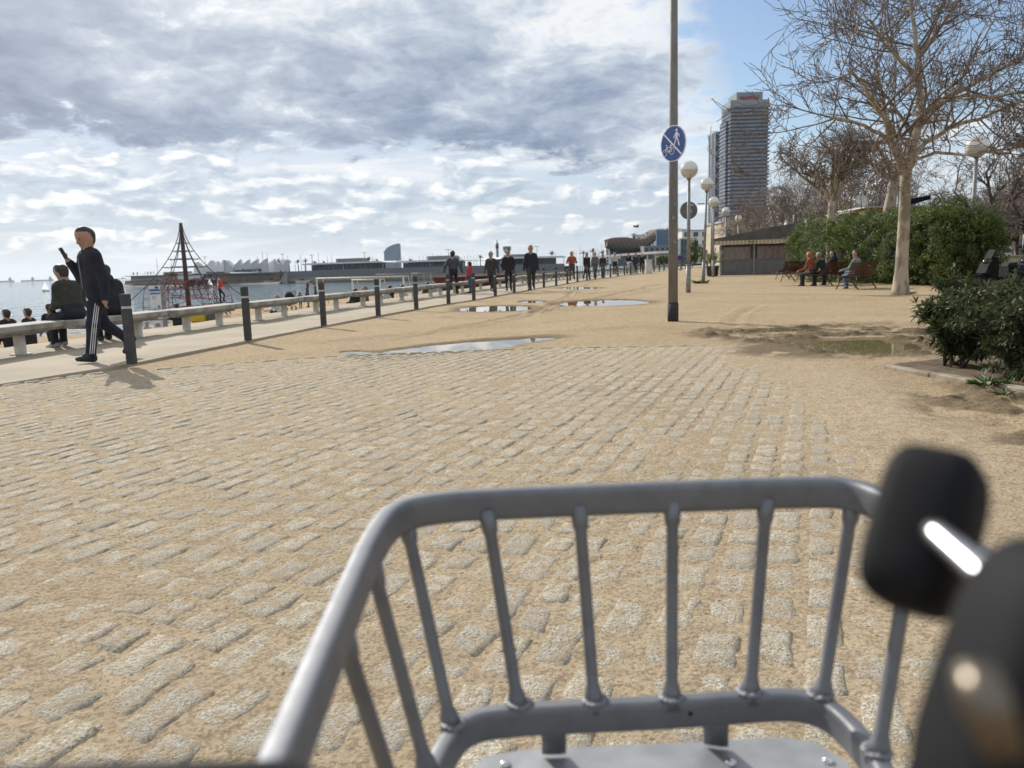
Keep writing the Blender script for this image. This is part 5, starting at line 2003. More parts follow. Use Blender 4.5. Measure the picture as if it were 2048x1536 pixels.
def bare_tree(label, base, height, fork, r0, seed, lean=(0, 0), spread=.6, twig=None, bark=None, maxl=4, nl=6, group=None, rmin=.012, name='bare_tree', kids=(9, 8, 7, 5)):
    r = random.Random(seed)
    o = thing(name, label, 'tree', base, 0, group)
    tk = Tubes(); cr = Tubes()
    top = Vector((lean[0], lean[1], fork))
    pts = [Vector((0, 0, -.1)), Vector((0, 0, .25)) + top * .02, top * .33 + rvec(r) * .04, top * .66 + rvec(r) * .05, top]
    tk.add(pts, [r0 * 1.35, r0 * 1.05, r0 * .9, r0 * .82, r0 * .8], 10)
    spec = [(6, kids[0], .60, .6, .06, .14), (5, kids[1], .55, .62, .03, .2), (4, kids[2], .52, .62, .02, .26), (3, kids[3], .5, .6, .0, .3), (2, 0, 0, 0, 0, .3), rmin]
    for k in range(nl):
        a = 2 * PI * k / nl + r.uniform(-.4, .4)
        tilt = r.uniform(.35, .95) * spread / .6
        d = Vector((math.cos(a) * math.sin(tilt), math.sin(a) * math.sin(tilt), math.cos(tilt)))
        grow(cr, r, top + rvec(r) * .03, d, (height - fork) * .62 * r.uniform(.8, 1.1), r0 * .55, 0, maxl, spec, tk)
    tk.build('trunk', bark or M_BARK, o)
    cr.build('crown', twig or M_TWIG, o)
    return o


def at(px, Y, off=0):
    d = ray(px, 560)
    return Vector((d.x * Y / d.y, Y, g(Y) + off))


bare_tree('bare plane tree with a leaning trunk just behind the big one', at(1746, 38), 7.6, 4.6, .30, 5, lean=(.85, 0), maxl=3, nl=5, kids=(6, 6, 5, 4), rmin=.011)
bare_tree('bare plane tree forking low behind the left part of the hedge', at(1657, 36), 7.4, 3.6, .21, 23, lean=(.15, .2), maxl=3, nl=7, spread=.75, kids=(8, 7, 7, 4), rmin=.011)
bare_tree('slim bare sapling standing in front of the hedge leaves', at(1678, 34.5), 4.6, 2.0, .055, 31, lean=(.1, 0), maxl=2, nl=4, twig=M_BARK, kids=(5, 4, 4, 3))
GT = 'bare trees lining the promenade'
t0 = bare_tree('bare tree with reddish twigs behind the kiosk roof', at(1560, 62), 8.2, 2.6, .2, 41, twig=M_TWIGR, maxl=3, nl=7, group=GT, rmin=.014, spread=.8, kids=(7, 7, 6, 4))
for (px, Y, sc_, rz, lab) in [(1612, 58, .95, 1.1, 'bare tree with reddish twigs at the hedge\'s far left end'), (1520, 80, 1.0, 2.3, 'bare tree with reddish twigs at the foot of the striped tower'), (1500, 100, 1.0, 3.3, 'small far bare tree left of the others at the tower\'s foot'),
                              (1700, 52, 1.05, 4.1, 'bare tree behind the middle of the hedge, between two plane trunks'), (1752, 56, 1.0, 5.0, 'bare tree behind the leaning plane trunk')]:
    dup(t0, at(px, Y), rz, lab, scale=sc_)
t1 = bare_tree('dense bare tree with dark forked trunk at the photo\'s right edge', at(1975, 42), 7.2, 2.4, .26, 57, lean=(.5, 0), twig=M_TWIGR, bark=M_BARKD, maxl=3, nl=7, group='bare trees across the street', rmin=.013, spread=.9, kids=(8, 7, 6, 4))
for (px, Y, sc_, rz, lab) in [(2040, 47, .72, 2.0, 'dense bare tree half cut off by the photo\'s right edge'), (2005, 60, .95, 3.6, 'dense bare tree behind the scooters, farther across the street'), (1925, 55, .72, 5.1, 'small bare tree over the hedge\'s right end'), (2075, 36, .75, .7, 'bare tree just beyond the photo\'s right edge, twigs reaching in')]:
    dup(t1, at(px, Y), rz, lab, scale=sc_)
for k, (px, Y) in enumerate([(1990, 50), (2022, 54), (2037, 44)]):
    o = thing('young_tree', ['thin pale street tree trunk behind the scooters', 'thin pale street tree trunk farther behind the scooters', 'thin pale trunk at the right edge behind the scooters'][k], 'tree', at(px, Y), 0, 'thin street trees')
    MB().tube([(0, 0, 0), (.03, .05, 1.5), (-.05, 0, 3.2)], [.09, .075, .06], 8).build('trunk', M_BARK, o)
    cr = Tubes(); r9 = random.Random(90 + k)
    for q_ in range(5):
        grow(cr, r9, Vector((-.05, 0, 3.1)), Vector((r9.uniform(-1, 1), r9.uniform(-1, 1), 1)).normalized(), 1.4, .03, 0, 2, [(4, 6, .6, .6, .05, .2), (3, 5, .55, .6, .03, .25), (3, 0, 0, 0, 0, .3), .012])
    cr.build('crown', M_TWIGR, o)


# palm at the right edge
def palm(label, base, h, r0, fl, nf, seed, name='palm_tree', group=None, detail=8, mfr=None):
    r = random.Random(seed)
    o = thing(name, label, 'palm', base, 0, group)
    MB().tube([(0, 0, -.1), (.02 * h, 0, h * .5), (0, 0, h)], [r0 * 1.2, r0, r0 * 1.05], 9).build('trunk', M_BARKD, o)
    vs, fs = [], []
    for k in range(nf):
        a = r.uniform(0, 2 * PI); tl = r.uniform(.1, 1.9)
        ln = fl * r.uniform(.8, 1.1)
        axis_pts = []
        p = Vector((0, 0, h)); an = tl * .55
        for s in range(detail + 1):
            axis_pts.append(p.copy())
            d = Vector((math.cos(a) * math.sin(an), math.sin(a) * math.sin(an), math.cos(an)))
            p = p + d * (ln / detail)
            an += (.32 + .25 * tl) * 1.6 / detail
        sd = Vector((-math.sin(a), math.cos(a), 0))
        for s in range(detail):
            t = s / detail
            wv_ = ln * .17 * math.sin(PI * min(.12 + t * .9, 1)) + .02
            for side in (-1, 1):
                q0, q1 = axis_pts[s], axis_pts[s + 1]
                fwd_ = (q1 - q0)
                tip = q0.lerp(q1, .5) + sd * side * wv_ + fwd_ * 1.1 - Vector((0, 0, wv_ * .35))
                b0 = len(vs)
                vs += [q0, q0.lerp(q1, .62), tip]
                fs.append((b0, b0 + 1, b0 + 2))
                tip2 = q0.lerp(q1, .9) + sd * side * wv_ * .95 + fwd_ * 1.0 - Vector((0, 0, wv_ * .25))
                b0 = len(vs)
                vs += [q0.lerp(q1, .5), q1, tip2]
                fs.append((b0, b0 + 1, b0 + 2))
    np_mesh('fronds', np.array([tuple(v) for v in vs]), np.array(fs), mfr or M_PALM, False, o)
    return o


M_PALM = mat('palm_fronds', (.085, .095, .045), (.045, .055, .025), 2, .55, island=True)
palm('date palm with stiff fronds rising behind the bare trees at the right edge', at(2052, 46), 6.6, .3, 2.2, 46, 3, detail=12)
palm('date palm with brown drooping fronds low behind the scooters', at(2012, 66), 3.6, .3, 2.8, 40, 8, detail=10, mfr=mat('dry_fronds', (.17, .12, .06), (.10, .075, .04), 2, .7, island=True))

# ---- leaves
M_LEAF, nt, b = newmat('hedge_leaves')
gi = nt.new('ShaderNodeNewGeometry')
rnd = gi.outputs['Random Per Island']
tcx = nt.new('ShaderNodeTexCoord')
c = nt.mix(rnd, (.024, .042, .010), (.095, .135, .028))
c = nt.mix(nt.math('MULTIPLY', nt.smooth(nt.noise(tcx.outputs['Object'], .9, 3), .42, .62), .55), c, (.125, .15, .035))
nt.put(b.inputs['Base Color'], c)
b.inputs['Roughness'].default_value = .5
b.inputs['Specular IOR Level'].default_value = .3
tl_ = nt.new('ShaderNodeBsdfTranslucent')
nt.put(tl_.inputs[0], nt.mix(.5, c, (.16, .24, .03)))
mxs = nt.new('ShaderNodeMixShader'); mxs.inputs[0].default_value = .28
nt.l.new(b.outputs[0], mxs.inputs[1]); nt.l.new(tl_.outputs[0], mxs.inputs[2])
nt.l.new(mxs.outputs[0], M_LEAF.node_tree.nodes['Material Output'].inputs[0])


def leaf_cloud(name, centers, normals, size, m, parent, seed, aspect=.5, fold=.25, jit=.7):
    """one small folded leaf (two triangles pairs) at each centre"""
    r = np.random.RandomState(seed)
    n = len(centers)
    d = normals + r.normal(0, jit, (n, 3))
    d /= np.linalg.norm(d, axis=1)[:, None]
    u = np.cross(d, r.normal(0, 1, (n, 3))); u /= np.linalg.norm(u, axis=1)[:, None]
    w = np.cross(d, u)
    s = size * r.uniform(.65, 1.3, n)[:, None]
    tip = centers + u * s * .5; tail = centers - u * s * .5
    l = centers + w * s * aspect * .5 + d * s * fold * .3; r2_ = centers - w * s * aspect * .5 + d * s * fold * .3
    V = np.stack([tail, l, tip, r2_], 1).reshape(-1, 3)
    i = np.arange(n)[:, None] * 4
    Fq = np.concatenate([i + np.array([[0, 2, 1]]), i + np.array([[0, 3, 2]])], 0)
    return np_mesh(name, V, Fq, m, False, parent)


hc = Vector((13.6, 28, .05))
hedge = thing('hedge', 'long bushy evergreen hedge behind the park benches', 'hedge', hc)
rh = np.random.RandomState(4)
lumps = []
for (px, pyt, Y, rad) in [(1622, 458, 44, 1.3), (1640, 434, 42, 1.6), (1664, 450, 39, 1.7), (1690, 438, 36.6, 1.75), (1719, 452, 34.6, 1.75), (1750, 425, 33, 1.65), (1784, 430, 31.5, 1.6), (1817, 430, 30, 1.55), (1850, 420, 29, 1.5), (1885, 425, 28.2, 1.4), (1915, 418, 27.5, 1.25), (1932, 432, 27.0, 1.0), (1700, 432, 39, 1.6), (1780, 425, 35.5, 1.6)]:
    top_ = PY(px, pyt, Y).z + .05
    p = at(px, Y)
    lumps.append((p.x, p.y, p.z, rad, top_ - p.z))
CEN, NOR = [], []
for (x, y, z, rad, h) in lumps:
    for k in range(7):
        # clumps over the mass; each is a knot of leaves
        pass
    ncl = 230
    a = rh.uniform(0, 2 * PI, ncl); v = rh.uniform(0, 1, ncl) ** .8
    prof = np.where(v < .75, 1 - .12 * np.abs(v - .4), np.sqrt(np.clip(1 - ((v - .75) / .27) ** 2, 0.05, 1)) * .95)
    rr = rad * prof * rh.uniform(.66, 1.16, ncl)
    cx_ = x + rr * np.cos(a); cy_ = y + rr * np.sin(a); cz_ = z + .12 + v * (h - .15) + rh.normal(0, .14, ncl)
    nx_ = np.cos(a); ny_ = np.sin(a); nz_ = .25 + 1.1 * sstep(v, .6, 1)
    for i in range(ncl):
        m_ = rh.randint(24, 42)
        rad_c = rh.uniform(.12, .27)
        q_ = rh.normal(0, 1, (m_, 3)); q_ /= np.linalg.norm(q_, axis=1)[:, None]
        q_[:, 2] = q_[:, 2] * .8 + .15
        CEN.append(np.array([cx_[i], cy_[i], cz_[i]]) + q_ * rad_c * rh.uniform(.5, 1.05, (m_, 1)))
        NOR.append(q_ * .7 + np.array([nx_[i], ny_[i], nz_[i]]) * .6)
# bulging boughs that break up the face and the top
for k in range(46):
    (x, y, z, rad, h) = lumps[rh.randint(len(lumps) - 2)]
    a = rh.uniform(PI * .95, PI * 1.75); v = rh.uniform(.15, 1.0)
    br = rh.uniform(.35, .75)
    c0 = np.array([x + rad * .85 * math.cos(a) * (1 - .5 * max(v - .6, 0)), y + rad * .85 * math.sin(a) * (1 - .5 * max(v - .6, 0)), z + .1 + v * (h - .15)])
    for i in range(26):
        d_ = rh.normal(0, 1, 3); d_ /= np.linalg.norm(d_)
        m_ = rh.randint(20, 34)
        q_ = rh.normal(0, 1, (m_, 3)); q_ /= np.linalg.norm(q_, axis=1)[:, None]
        CEN.append(c0 + d_ * br * rh.uniform(.6, 1.05) + q_ * rh.uniform(.10, .2) * rh.uniform(.5, 1.05, (m_, 1)))
        NOR.append(q_ * .7 + d_ * .7)
CEN = np.concatenate(CEN); NOR = np.concatenate(NOR)
keep = CEN[:, 2] > gz(CEN[:, 1]) + .04
CEN, NOR = CEN[keep], NOR[keep]
print('hedge leaves', len(CEN))
leaf_cloud('foliage', CEN - np.array(hc), NOR, .085, M_LEAF, hedge, 1, aspect=.5)
st_ = MB()
for (x, y, z, rad, h) in lumps:
    for k in range(9):
        a = rh.uniform(0, 2 * PI); r_ = rh.uniform(.1, .6) * rad
        b_ = Vector((x + .4 * r_ * math.cos(a), y + .4 * r_ * math.sin(a), z)) - hc
        t_ = Vector((x + 1.3 * r_ * math.cos(a), y + 1.3 * r_ * math.sin(a), z + h * rh.uniform(.6, .9))) - hc
        st_.tube([b_, b_.lerp(t_, .5) + Vector((0, 0, .1)), t_], [.035, .025, .012], 5)
st_.build('stems', M_BARKD, hedge)
# dense dark twiggy inside that closes the hedge
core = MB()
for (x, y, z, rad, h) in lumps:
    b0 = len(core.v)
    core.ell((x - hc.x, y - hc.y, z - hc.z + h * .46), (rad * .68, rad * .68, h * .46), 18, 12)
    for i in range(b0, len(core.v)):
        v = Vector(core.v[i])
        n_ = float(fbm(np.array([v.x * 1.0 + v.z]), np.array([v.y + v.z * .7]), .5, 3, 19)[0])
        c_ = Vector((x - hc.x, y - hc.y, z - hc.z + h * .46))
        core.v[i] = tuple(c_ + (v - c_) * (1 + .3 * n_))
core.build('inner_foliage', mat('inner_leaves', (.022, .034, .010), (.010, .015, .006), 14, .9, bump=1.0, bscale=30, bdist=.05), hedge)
# low leafy growth under the benches
CEN, NOR = [], []
for k in range(70):
    px_ = rh.uniform(1620, 1800); Yq = 34 - (px_ - 1650) * .026 + rh.uniform(-.4, .6)
    p = at(px_, Yq)
    m_ = 40
    q_ = rh.normal(0, 1, (m_, 3)); q_ /= np.linalg.norm(q_, axis=1)[:, None]; q_[:, 2] = np.abs(q_[:, 2])
    CEN.append(np.array(p) + q_ * rh.uniform(.12, .34) * np.array([1, 1, 1.2])); NOR.append(q_)
CEN = np.concatenate(CEN)
leaf_cloud('ground_cover', CEN, np.concatenate(NOR), .07, M_LEAF, None, 2)['kind'] = 'stuff'

# ---- oleander bush close by
M_OLE, nt, b = newmat('oleander_leaves')
gi = nt.new('ShaderNodeNewGeometry')
c = nt.mix(gi.outputs['Random Per Island'], (.024, .036, .016), (.085, .105, .048))
nt.put(b.inputs['Base Color'], nt.mix(gi.outputs['Backfacing'], c, nt.mix(.45, c, (.15, .18, .10))))
b.inputs['Roughness'].default_value = .5
b.inputs['Specular IOR Level'].default_value = .32
tl_ = nt.new('ShaderNodeBsdfTranslucent'); nt.put(tl_.inputs[0], (.09, .13, .02))
mxs = nt.new('ShaderNodeMixShader'); mxs.inputs[0].default_value = .15
nt.l.new(b.outputs[0], mxs.inputs[1]); nt.l.new(tl_.outputs[0], mxs.inputs[2])
nt.l.new(mxs.outputs[0], M_OLE.node_tree.nodes['Material Output'].inputs[0])
M_OLEST = mat('oleander_stem', (.13, .095, .06), (.08, .06, .04), 8, .85, bump=.3, bscale=60)


def oleander(label, base, stems, seed, leafn=11):
    r = random.Random(seed)
    o = thing('oleander_bush', label, 'bush', base, 0, 'oleander bushes in the bed')
    st_ = MB(); LV, LF = [], []

    def leaf(p, d, ln, wd):
        d = d.normalized()
        up = Vector((0, 0, 1)) + rvec(r) * .5
        sd = d.cross(up).normalized(); nr = sd.cross(d).normalized()
        b0 = len(LV)
        for (t, wv_, dp) in ((0, .12, 0), (.3, .85, .0), (.65, .8, -.03), (1, .05, -.12)):
            c_ = p + d * ln * t + nr * ln * dp
            LV.extend([c_ - sd * wd * wv_ * .5 + nr * wd * .18 * wv_, c_, c_ + sd * wd * wv_ * .5 + nr * wd * .18 * wv_])
        for k in range(3):
            a = b0 + k * 3
            LF.extend([(a, a + 1, a + 4, a + 3), (a + 1, a + 2, a + 5, a + 4)])

    for (dx_, dy_, hh_, r0, tx, ty) in stems:
        b_ = Vector((dx_, dy_, -.02)); t_ = Vector((tx, ty, hh_))
        mid = b_.lerp(t_, .5) + Vector((r.uniform(-.06, .06), r.uniform(-.06, .06), .04))
        st_.tube([b_, b_.lerp(mid, .5), mid, t_], [r0, r0 * .85, r0 * .7, r0 * .35], 7)
        for k in range(16):
            t = r.uniform(.14, 1.0)
            q_ = (b_.lerp(mid, t * 2) if t < .5 else mid.lerp(t_, t * 2 - 1))
            d = (rvec(r) + Vector((0, 0, .55)) + (t_ - b_).normalized() * .5).normalized()
            ln = r.uniform(.10, .26)
            e = q_ + d * ln
            st_.tube([q_, q_.lerp(e, .5) + Vector((0, 0, .01)), e], [.007, .005, .003], 4)
            # whorls of leaves along the twig
            for w_ in range(r.randint(3, 5)):
                f = 1 - w_ * .24
                c_ = q_.lerp(e, max(f, .2))
                n_ = leafn if w_ == 0 else 6
                a0 = r.uniform(0, 6.28)
                u = d.orthogonal().normalized(); v = d.cross(u)
                for j in range(n_):
                    a = a0 + 2 * PI * j / n_ + r.uniform(-.3, .3)
                    spread_ = r.uniform(.35, 1.25) if w_ == 0 else r.uniform(.9, 1.5)
                    ld = d * math.cos(spread_) + (u * math.cos(a) + v * math.sin(a)) * math.sin(spread_) - Vector((0, 0, .12))
                    leaf(c_, ld, r.uniform(.055, .10), r.uniform(.020, .031))
    st_.build('stems', M_OLEST, o)
    np_mesh('foliage', np.array([tuple(v) for v in LV]), np.array(LF), M_OLE, False, o)
    return o


rb = random.Random(77)
ob1 = G(1928, 742); ob2 = G(2010, 766)
stems1 = [(rb.uniform(-.10, .10), rb.uniform(-.1, .1), rb.uniform(.40, .62), .013, rb.uniform(-.36, .42), rb.uniform(-.35, .35)) for _ in range(13)]
stems2 = [(rb.uniform(-.08, .08), rb.uniform(-.08, .08), rb.uniform(.42, .74), .017, rb.uniform(-.34, .70), rb.uniform(-.45, .45)) for _ in range(15)] + [(-.02, 0, .55, .035, -.14, .1)]
oleander('low oleander bush at the left tip of the planting bed', ob1 + Vector((0, .15, .04)), stems1, 5)
oleander('taller oleander bush with a thick leaning stem in the planting bed', ob2 + Vector((.08, 0, .04)), stems2, 6)
stems3 = [(rb.uniform(-.2, .2), rb.uniform(-.2, .2), rb.uniform(.5, .82), .018, rb.uniform(-.6, .6), rb.uniform(-.5, .5)) for _ in range(20)]
oleander('oleander bush at the photo\'s right edge, in front of the scooters', G(2050, 735) + Vector((.35, .9, .04)), stems3, 7)
stems4 = [(rb.uniform(-.15, .15), rb.uniform(-.15, .15), rb.uniform(.4, .6), .016, rb.uniform(-.4, .4), rb.uniform(-.4, .4)) for _ in range(12)]
oleander('small oleander shoots low at the very right edge of the bed', G(2065, 780) + Vector((.12, .25, .04)), stems4, 8)
# weeds at the kerb and at the lamp foot
M_WEED = mat('weed_green', (.10, .16, .03), (.06, .10, .02), 8, .6, island=True)


def weed(label, p, R__, n, seed):
    r = random.Random(seed)
    mb = MB()
    for k in range(n):
        a = r.uniform(0, 6.28); l_ = R__ * r.uniform(.4, 1); e = r.uniform(.15, .8)
        d = Vector((math.cos(a), math.sin(a), e)); sd = Vector((-math.sin(a), math.cos(a), 0)) * R__ * .09
        q0 = Vector((math.cos(a), math.sin(a), 0)) * R__ * r.uniform(0, .5)
        mb.add([q0 - sd * .4, q0 + sd * .4, q0 + d * l_ * .6 + sd, q0 + d * l_ + Vector((0, 0, -.2 * l_)), q0 + d * l_ * .6 - sd], [(0, 1, 2, 3, 4)])
    o = mb.build('weed', M_WEED)
    o.location = p
    return tag(o, label, 'plant', 'small weeds')


weed('low green weed sprawling over the planter kerb', G(1975, 778) + Vector((0, 0, .03)), .16, 60, 1)
weed('tuft of weeds at the foot of the leaning globe lamp', at(1402, 37.2), .38, 60, 2)
weed('small grassy tuft at the base of the big tree trunk', G(1818, 588), .18, 40, 3)
for k, (px_, py__) in enumerate([(2010, 800), (2035, 770), (1960, 745)]):
    weed(['tiny weed beside the kerb at the right edge', 'small weed inside the planting bed at the right', 'small weed under the taller oleander'][k], G(px_, py__) + Vector((0, 0, .04)), .09, 30, 10 + k)
# ------------------------------------------------------------------ scooters, cars, far buildings, harbour
M_BLACKP = mat('scooter_black', (.010, .010, .012), (.016, .016, .018), 5, .65, spec=.08)
M_TYRE = mat('tyre_rubber', (.018, .018, .018), (.026, .026, .026), 8, .85)
M_CHROME = mat('bright_metal', (.55, .55, .56), (.42, .42, .43), 8, .3, metal=.9)
M_GLASSD = mat('dark_glass', (.02, .025, .03), (.03, .035, .04), 3, .12)


def scooter(label, loc, rz, col, s=1.0):
    """faces local -X"""
    o = thing('motor_scooter', label, 'scooter', loc, rz, 'parked scooters')
    o.scale = (s, s, s)
    Mf = Matrix.Rotation(PI / 2, 4, 'X')
    for (wx, nm) in ((-.66, 'wheel'), (.62, 'wheel')):
        w_ = MB(); w_.tube([(wx + .20 * math.cos(a), 0, .255 + .20 * math.sin(a)) for a in [2 * PI * k / 22 for k in range(22)]], .058, 8, closed=True)
        w_.lathe([(.05, -.05), (.16, -.03), (.16, .03), (.05, .05)], (wx, 0, .255), 14, M=Matrix.Rotation(PI / 2, 3, 'X'))
        w_.build(nm, M_TYRE, o)

    def side(poly, w, m, nm, y0=0.0):
        MB().prism(poly, Matrix.Translation((0, w / 2 + y0, 0)) @ Mf, w).build(nm, m, o)
    side([(-.72, .52), (-.50, .42), (-.30, .30), (-.26, .62), (-.30, .95), (-.42, 1.0), (-.60, .82)], .40, col, 'front_shield')
    side([(-.93, .46), (-.66, .50), (-.42, .42), (-.46, .36), (-.68, .44), (-.90, .38)], .17, col, 'mudguard')
    side([(-.30, .30), (.10, .26), (.50, .30), (.55, .38), (.10, .36), (-.28, .40)], .36, M_BLACKP, 'footboard')
    side([(.02, .36), (.55, .36), (.92, .55), (1.0, .72), (.60, .74), (.08, .70)], .34, col, 'tail')
    side([(.06, .70), (.62, .74), (.98, .78), (1.0, .84), (.60, .84), (.10, .80)], .28, M_TYRE, 'seat')
    mb = MB()
    mb.tube([(-.62, 0, .30), (-.48, 0, .70), (-.36, 0, 1.04)], [.03, .03, .028], 8)
    mb.tube([(-.30, -.34, 1.06), (-.38, -.12, 1.05), (-.38, .12, 1.05), (-.30, .34, 1.06)], .018, 7)
    mb.build('handlebar', M_TYRE, o)
    for sy in (-.30, .30):
        m_ = MB(); m_.tube([(-.36, sy * .8, 1.05), (-.40, sy * 1.15, 1.25)], .009, 5); m_.ell((-.40, sy * 1.2, 1.30), (.02, .075, .055), 10, 6)
        m_.build('mirror', M_BLACKP, o)
    MB().ell((-.60, 0, .86), (.05, .12, .06), 12, 8).build('headlight', M_GLASSD, o)
    side([(-.52, .95), (-.44, 1.0), (-.34, 1.22), (-.38, 1.22)], .30, M_BLACKP, 'windscreen')
    MB().tube([(.70, .14, .36), (1.0, .17, .42)], [.045, .055], 10).build('exhaust', M_CHROME, o)
    return o


sp1 = at(2003, 24.0); sp2 = at(2078, 23.4)
scooter('black motor scooter parked beside the hedge\'s right end, front wheel towards it', sp1, .12, M_BLACKP)
scooter('dark blue motor scooter at the photo\'s right edge behind the oleander', sp2, .2, mat('scooter_navy', (.016, .02, .04), (.022, .027, .05), 4, .65, spec=.08))
# street on the right
M_ASPH = mat('asphalt', (.10, .098, .095), (.075, .074, .072), 2, .9, bump=.3, bscale=60)
stv = []
for Yq in np.linspace(20, 110, 30):
    stv += [(float(Yq) * .0 + 22.5, Yq, g(Yq) + .012), (34, Yq, g(Yq) + .012)]
street = MB().add(stv, [(2 * k, 2 * k + 1, 2 * k + 3, 2 * k + 2) for k in range(29)]).build('street', M_ASPH)
street['kind'] = 'structure'


def car(label, loc, rz, col):
    o = thing('parked_car', label, 'car', loc, rz, 'cars parked along the street')
    prof = [(-2.0, .28), (-2.05, .55), (-1.9, .78), (-1.1, .90), (-.55, 1.38), (.75, 1.42), (1.5, .98), (1.95, .85), (2.05, .5), (2.0, .28)]
    Mf = Matrix.Translation((0, .82, 0)) @ Matrix.Rotation(PI / 2, 4, 'X')
    MB().prism(prof, Mf, 1.64).build('body', col, o)
    for sy in (-.823, .823):
        mb = MB()
        mb.prism([(-.98, .92), (-.5, 1.32), (.05, 1.34), (.05, .92)], Matrix.Translation((0, sy + .006, 0)) @ Matrix.Rotation(PI / 2, 4, 'X'), .012)
        mb.prism([(.12, .92), (.12, 1.34), (.70, 1.35), (1.28, 1.0), (1.2, .92)], Matrix.Translation((0, sy + .006, 0)) @ Matrix.Rotation(PI / 2, 4, 'X'), .012)
        mb.build('window', M_GLASSD, o)
        for wx in (-1.25, 1.25):
            w_ = MB().lathe([(.18, -.1), (.31, -.1), (.32, 0), (.31, .1), (.18, .1)], (wx, sy * .95, .32), 18, M=Matrix.Rotation(PI / 2, 3, 'X'))
            w_.build('wheel', M_TYRE, o)
    MB().add([(-1.14, -.7, .93), (-1.14, .7, .93), (-.60, .62, 1.365), (-.60, -.62, 1.365)], [(0, 1, 2, 3)]).build('windscreen', M_GLASSD, o)
    for sy in (-.6, .6):
        MB().ell((-2.0, sy, .66), (.06, .2, .09), 10, 6).build('headlight', M_CHROME, o)
    return o


car('blue parked car glimpsed between hedge and scooter', at(1936, 42), .5, mat('car_blue', (.03, .07, .20), (.025, .06, .17), 3, .3))
car('white parked car far behind the scooters', at(1978, 58), .3, mat('car_white', (.6, .6, .6), None, 3, .35))
car('grey parked car at the far right behind the scooters', at(2045, 62), .3, mat('car_grey', (.2, .2, .21), None, 3, .35))
# cream wall panel between hedge and scooter
cwp = at(1955, 31)
o = thing('low_wall', 'low cream wall between the hedge and the scooters', 'wall', cwp)
MB().cbox((0.6, 0, .45), (2.4, .25, .9), .02).build('wall', mat('cream_render', (.42, .36, .24), (.36, .30, .2), 2, .9), o)
MB().cbox((0.6, 0, .93), (2.5, .33, .07), .015).build('coping', M_KERB, o)

# ochre kiosk behind the hedge with a raised dark shutter
kp2 = PY(1838, 425, 40)
o = thing('ochre_kiosk', 'yellow ochre kiosk with a raised black shutter behind the hedge', 'kiosk', (kp2.x, 40, g(40)))
ht = PY(1838, 413, 40).z - g(40)
MB().box((-.6, 1.5, ht / 2), (4.2, 3, ht)).build('wall', mat('ochre', (.42, .27, .03), (.36, .23, .03), 2, .7), o)
MB().box((-.6, 1.5, ht + .03), (4.5, 3.3, .07)).box((-2.4, 2.5, ht - .12), (1.4, 3, .08)).build('roof', M_WHITEP, o)
mb = MB()
a = PY(1812, 412, 39.6) - Vector(o.location); b_ = PY(1862, 392, 39.6) - Vector(o.location)
mb.add([a + Vector((0, 0, 0)), a + Vector((0, 0, .32)), b_ + Vector((0, 0, .05)), b_ + Vector((0, 0, -.16)), a + Vector((0, .9, 0)), a + Vector((0, .9, .32)), b_ + Vector((0, .9, .05)), b_ + Vector((0, .9, -.16))],
       [(0, 3, 2, 1), (4, 5, 6, 7), (0, 1, 5, 4), (1, 2, 6, 5), (2, 3, 7, 6), (3, 0, 4, 7)])
mb.build('shutter', M_BLACKP, o)
# satellite dish glimpsed above the hedge
dp = PY(1722, 404, 41)
o = thing('satellite_dish', 'pale dish antenna above the hedge left of the leaning trunk', 'antenna', dp)
MB().lathe([(.02, 0), (.2, .03), (.36, .11), (.37, .115), (.2, .045), (.0, .015)], n=18, M=Matrix.Rotation(D2R(70), 3, 'X')).build('dish', M_WHITEP, o)
MB().tube([(0, .05, 0), (0, .25, -.1), (0, .25, -1.4)], .03, 6).build('mast', M_GALV, o)
# pale building behind the beach bar
def block(label, px0, px1, ytop, Y, depth, m, name='building', win=None, cat='building', base=None, wm=None):
    a = PY(px0, 530, Y); b_ = PY(px1, 530, Y); t_ = PY((px0 + px1) / 2, ytop, Y).z
    z0 = (g(Y) if base is None else base) - .3
    o = thing(name, label, cat, (a.x, Y, z0))
    w_ = b_.x - a.x; h_ = t_ - z0
    MB().box((w_ / 2, depth / 2, h_ / 2), (w_, depth, h_)).build('wall', m, o)
    MB().box((w_ / 2, depth / 2, h_ + .1), (w_ + .4, depth + .4, .25 + h_ * .01)).build('roof', M_CONCF, o)
    if win:
        nx_, nz_ = win
        for i in range(nx_):
            for j in range(nz_):
                MB().box((w_ * (i + .5) / nx_, -.03, h_ * (j + .55) / nz_), (w_ / nx_ * .55, .08, h_ / nz_ * .55)).build('window', wm or M_GLASSD, o)
    return o


M_CONCF = mat('far_concrete', (.36, .35, .33), (.30, .29, .28), .2, .85)
M_CREAM = mat('cream_wall', (.55, .47, .36), (.48, .41, .31), .3, .85)
M_WHT = mat('white_wall', (.66, .66, .66), (.58, .58, .58), .2, .8)
M_BLUEB = mat('blue_cladding', (.10, .17, .27), (.08, .14, .23), .1, .5)
M_GREYB = mat('grey_facade', (.22, .22, .22), (.17, .17, .175), .15, .8)
M_TEALG = mat('teal_glass', (.035, .075, .09), (.06, .11, .13), .3, .15)
block('cream building behind the kiosk at the foot of the tower', 1449, 1500, 443, 120, 12, M_CREAM, win=(3, 1))

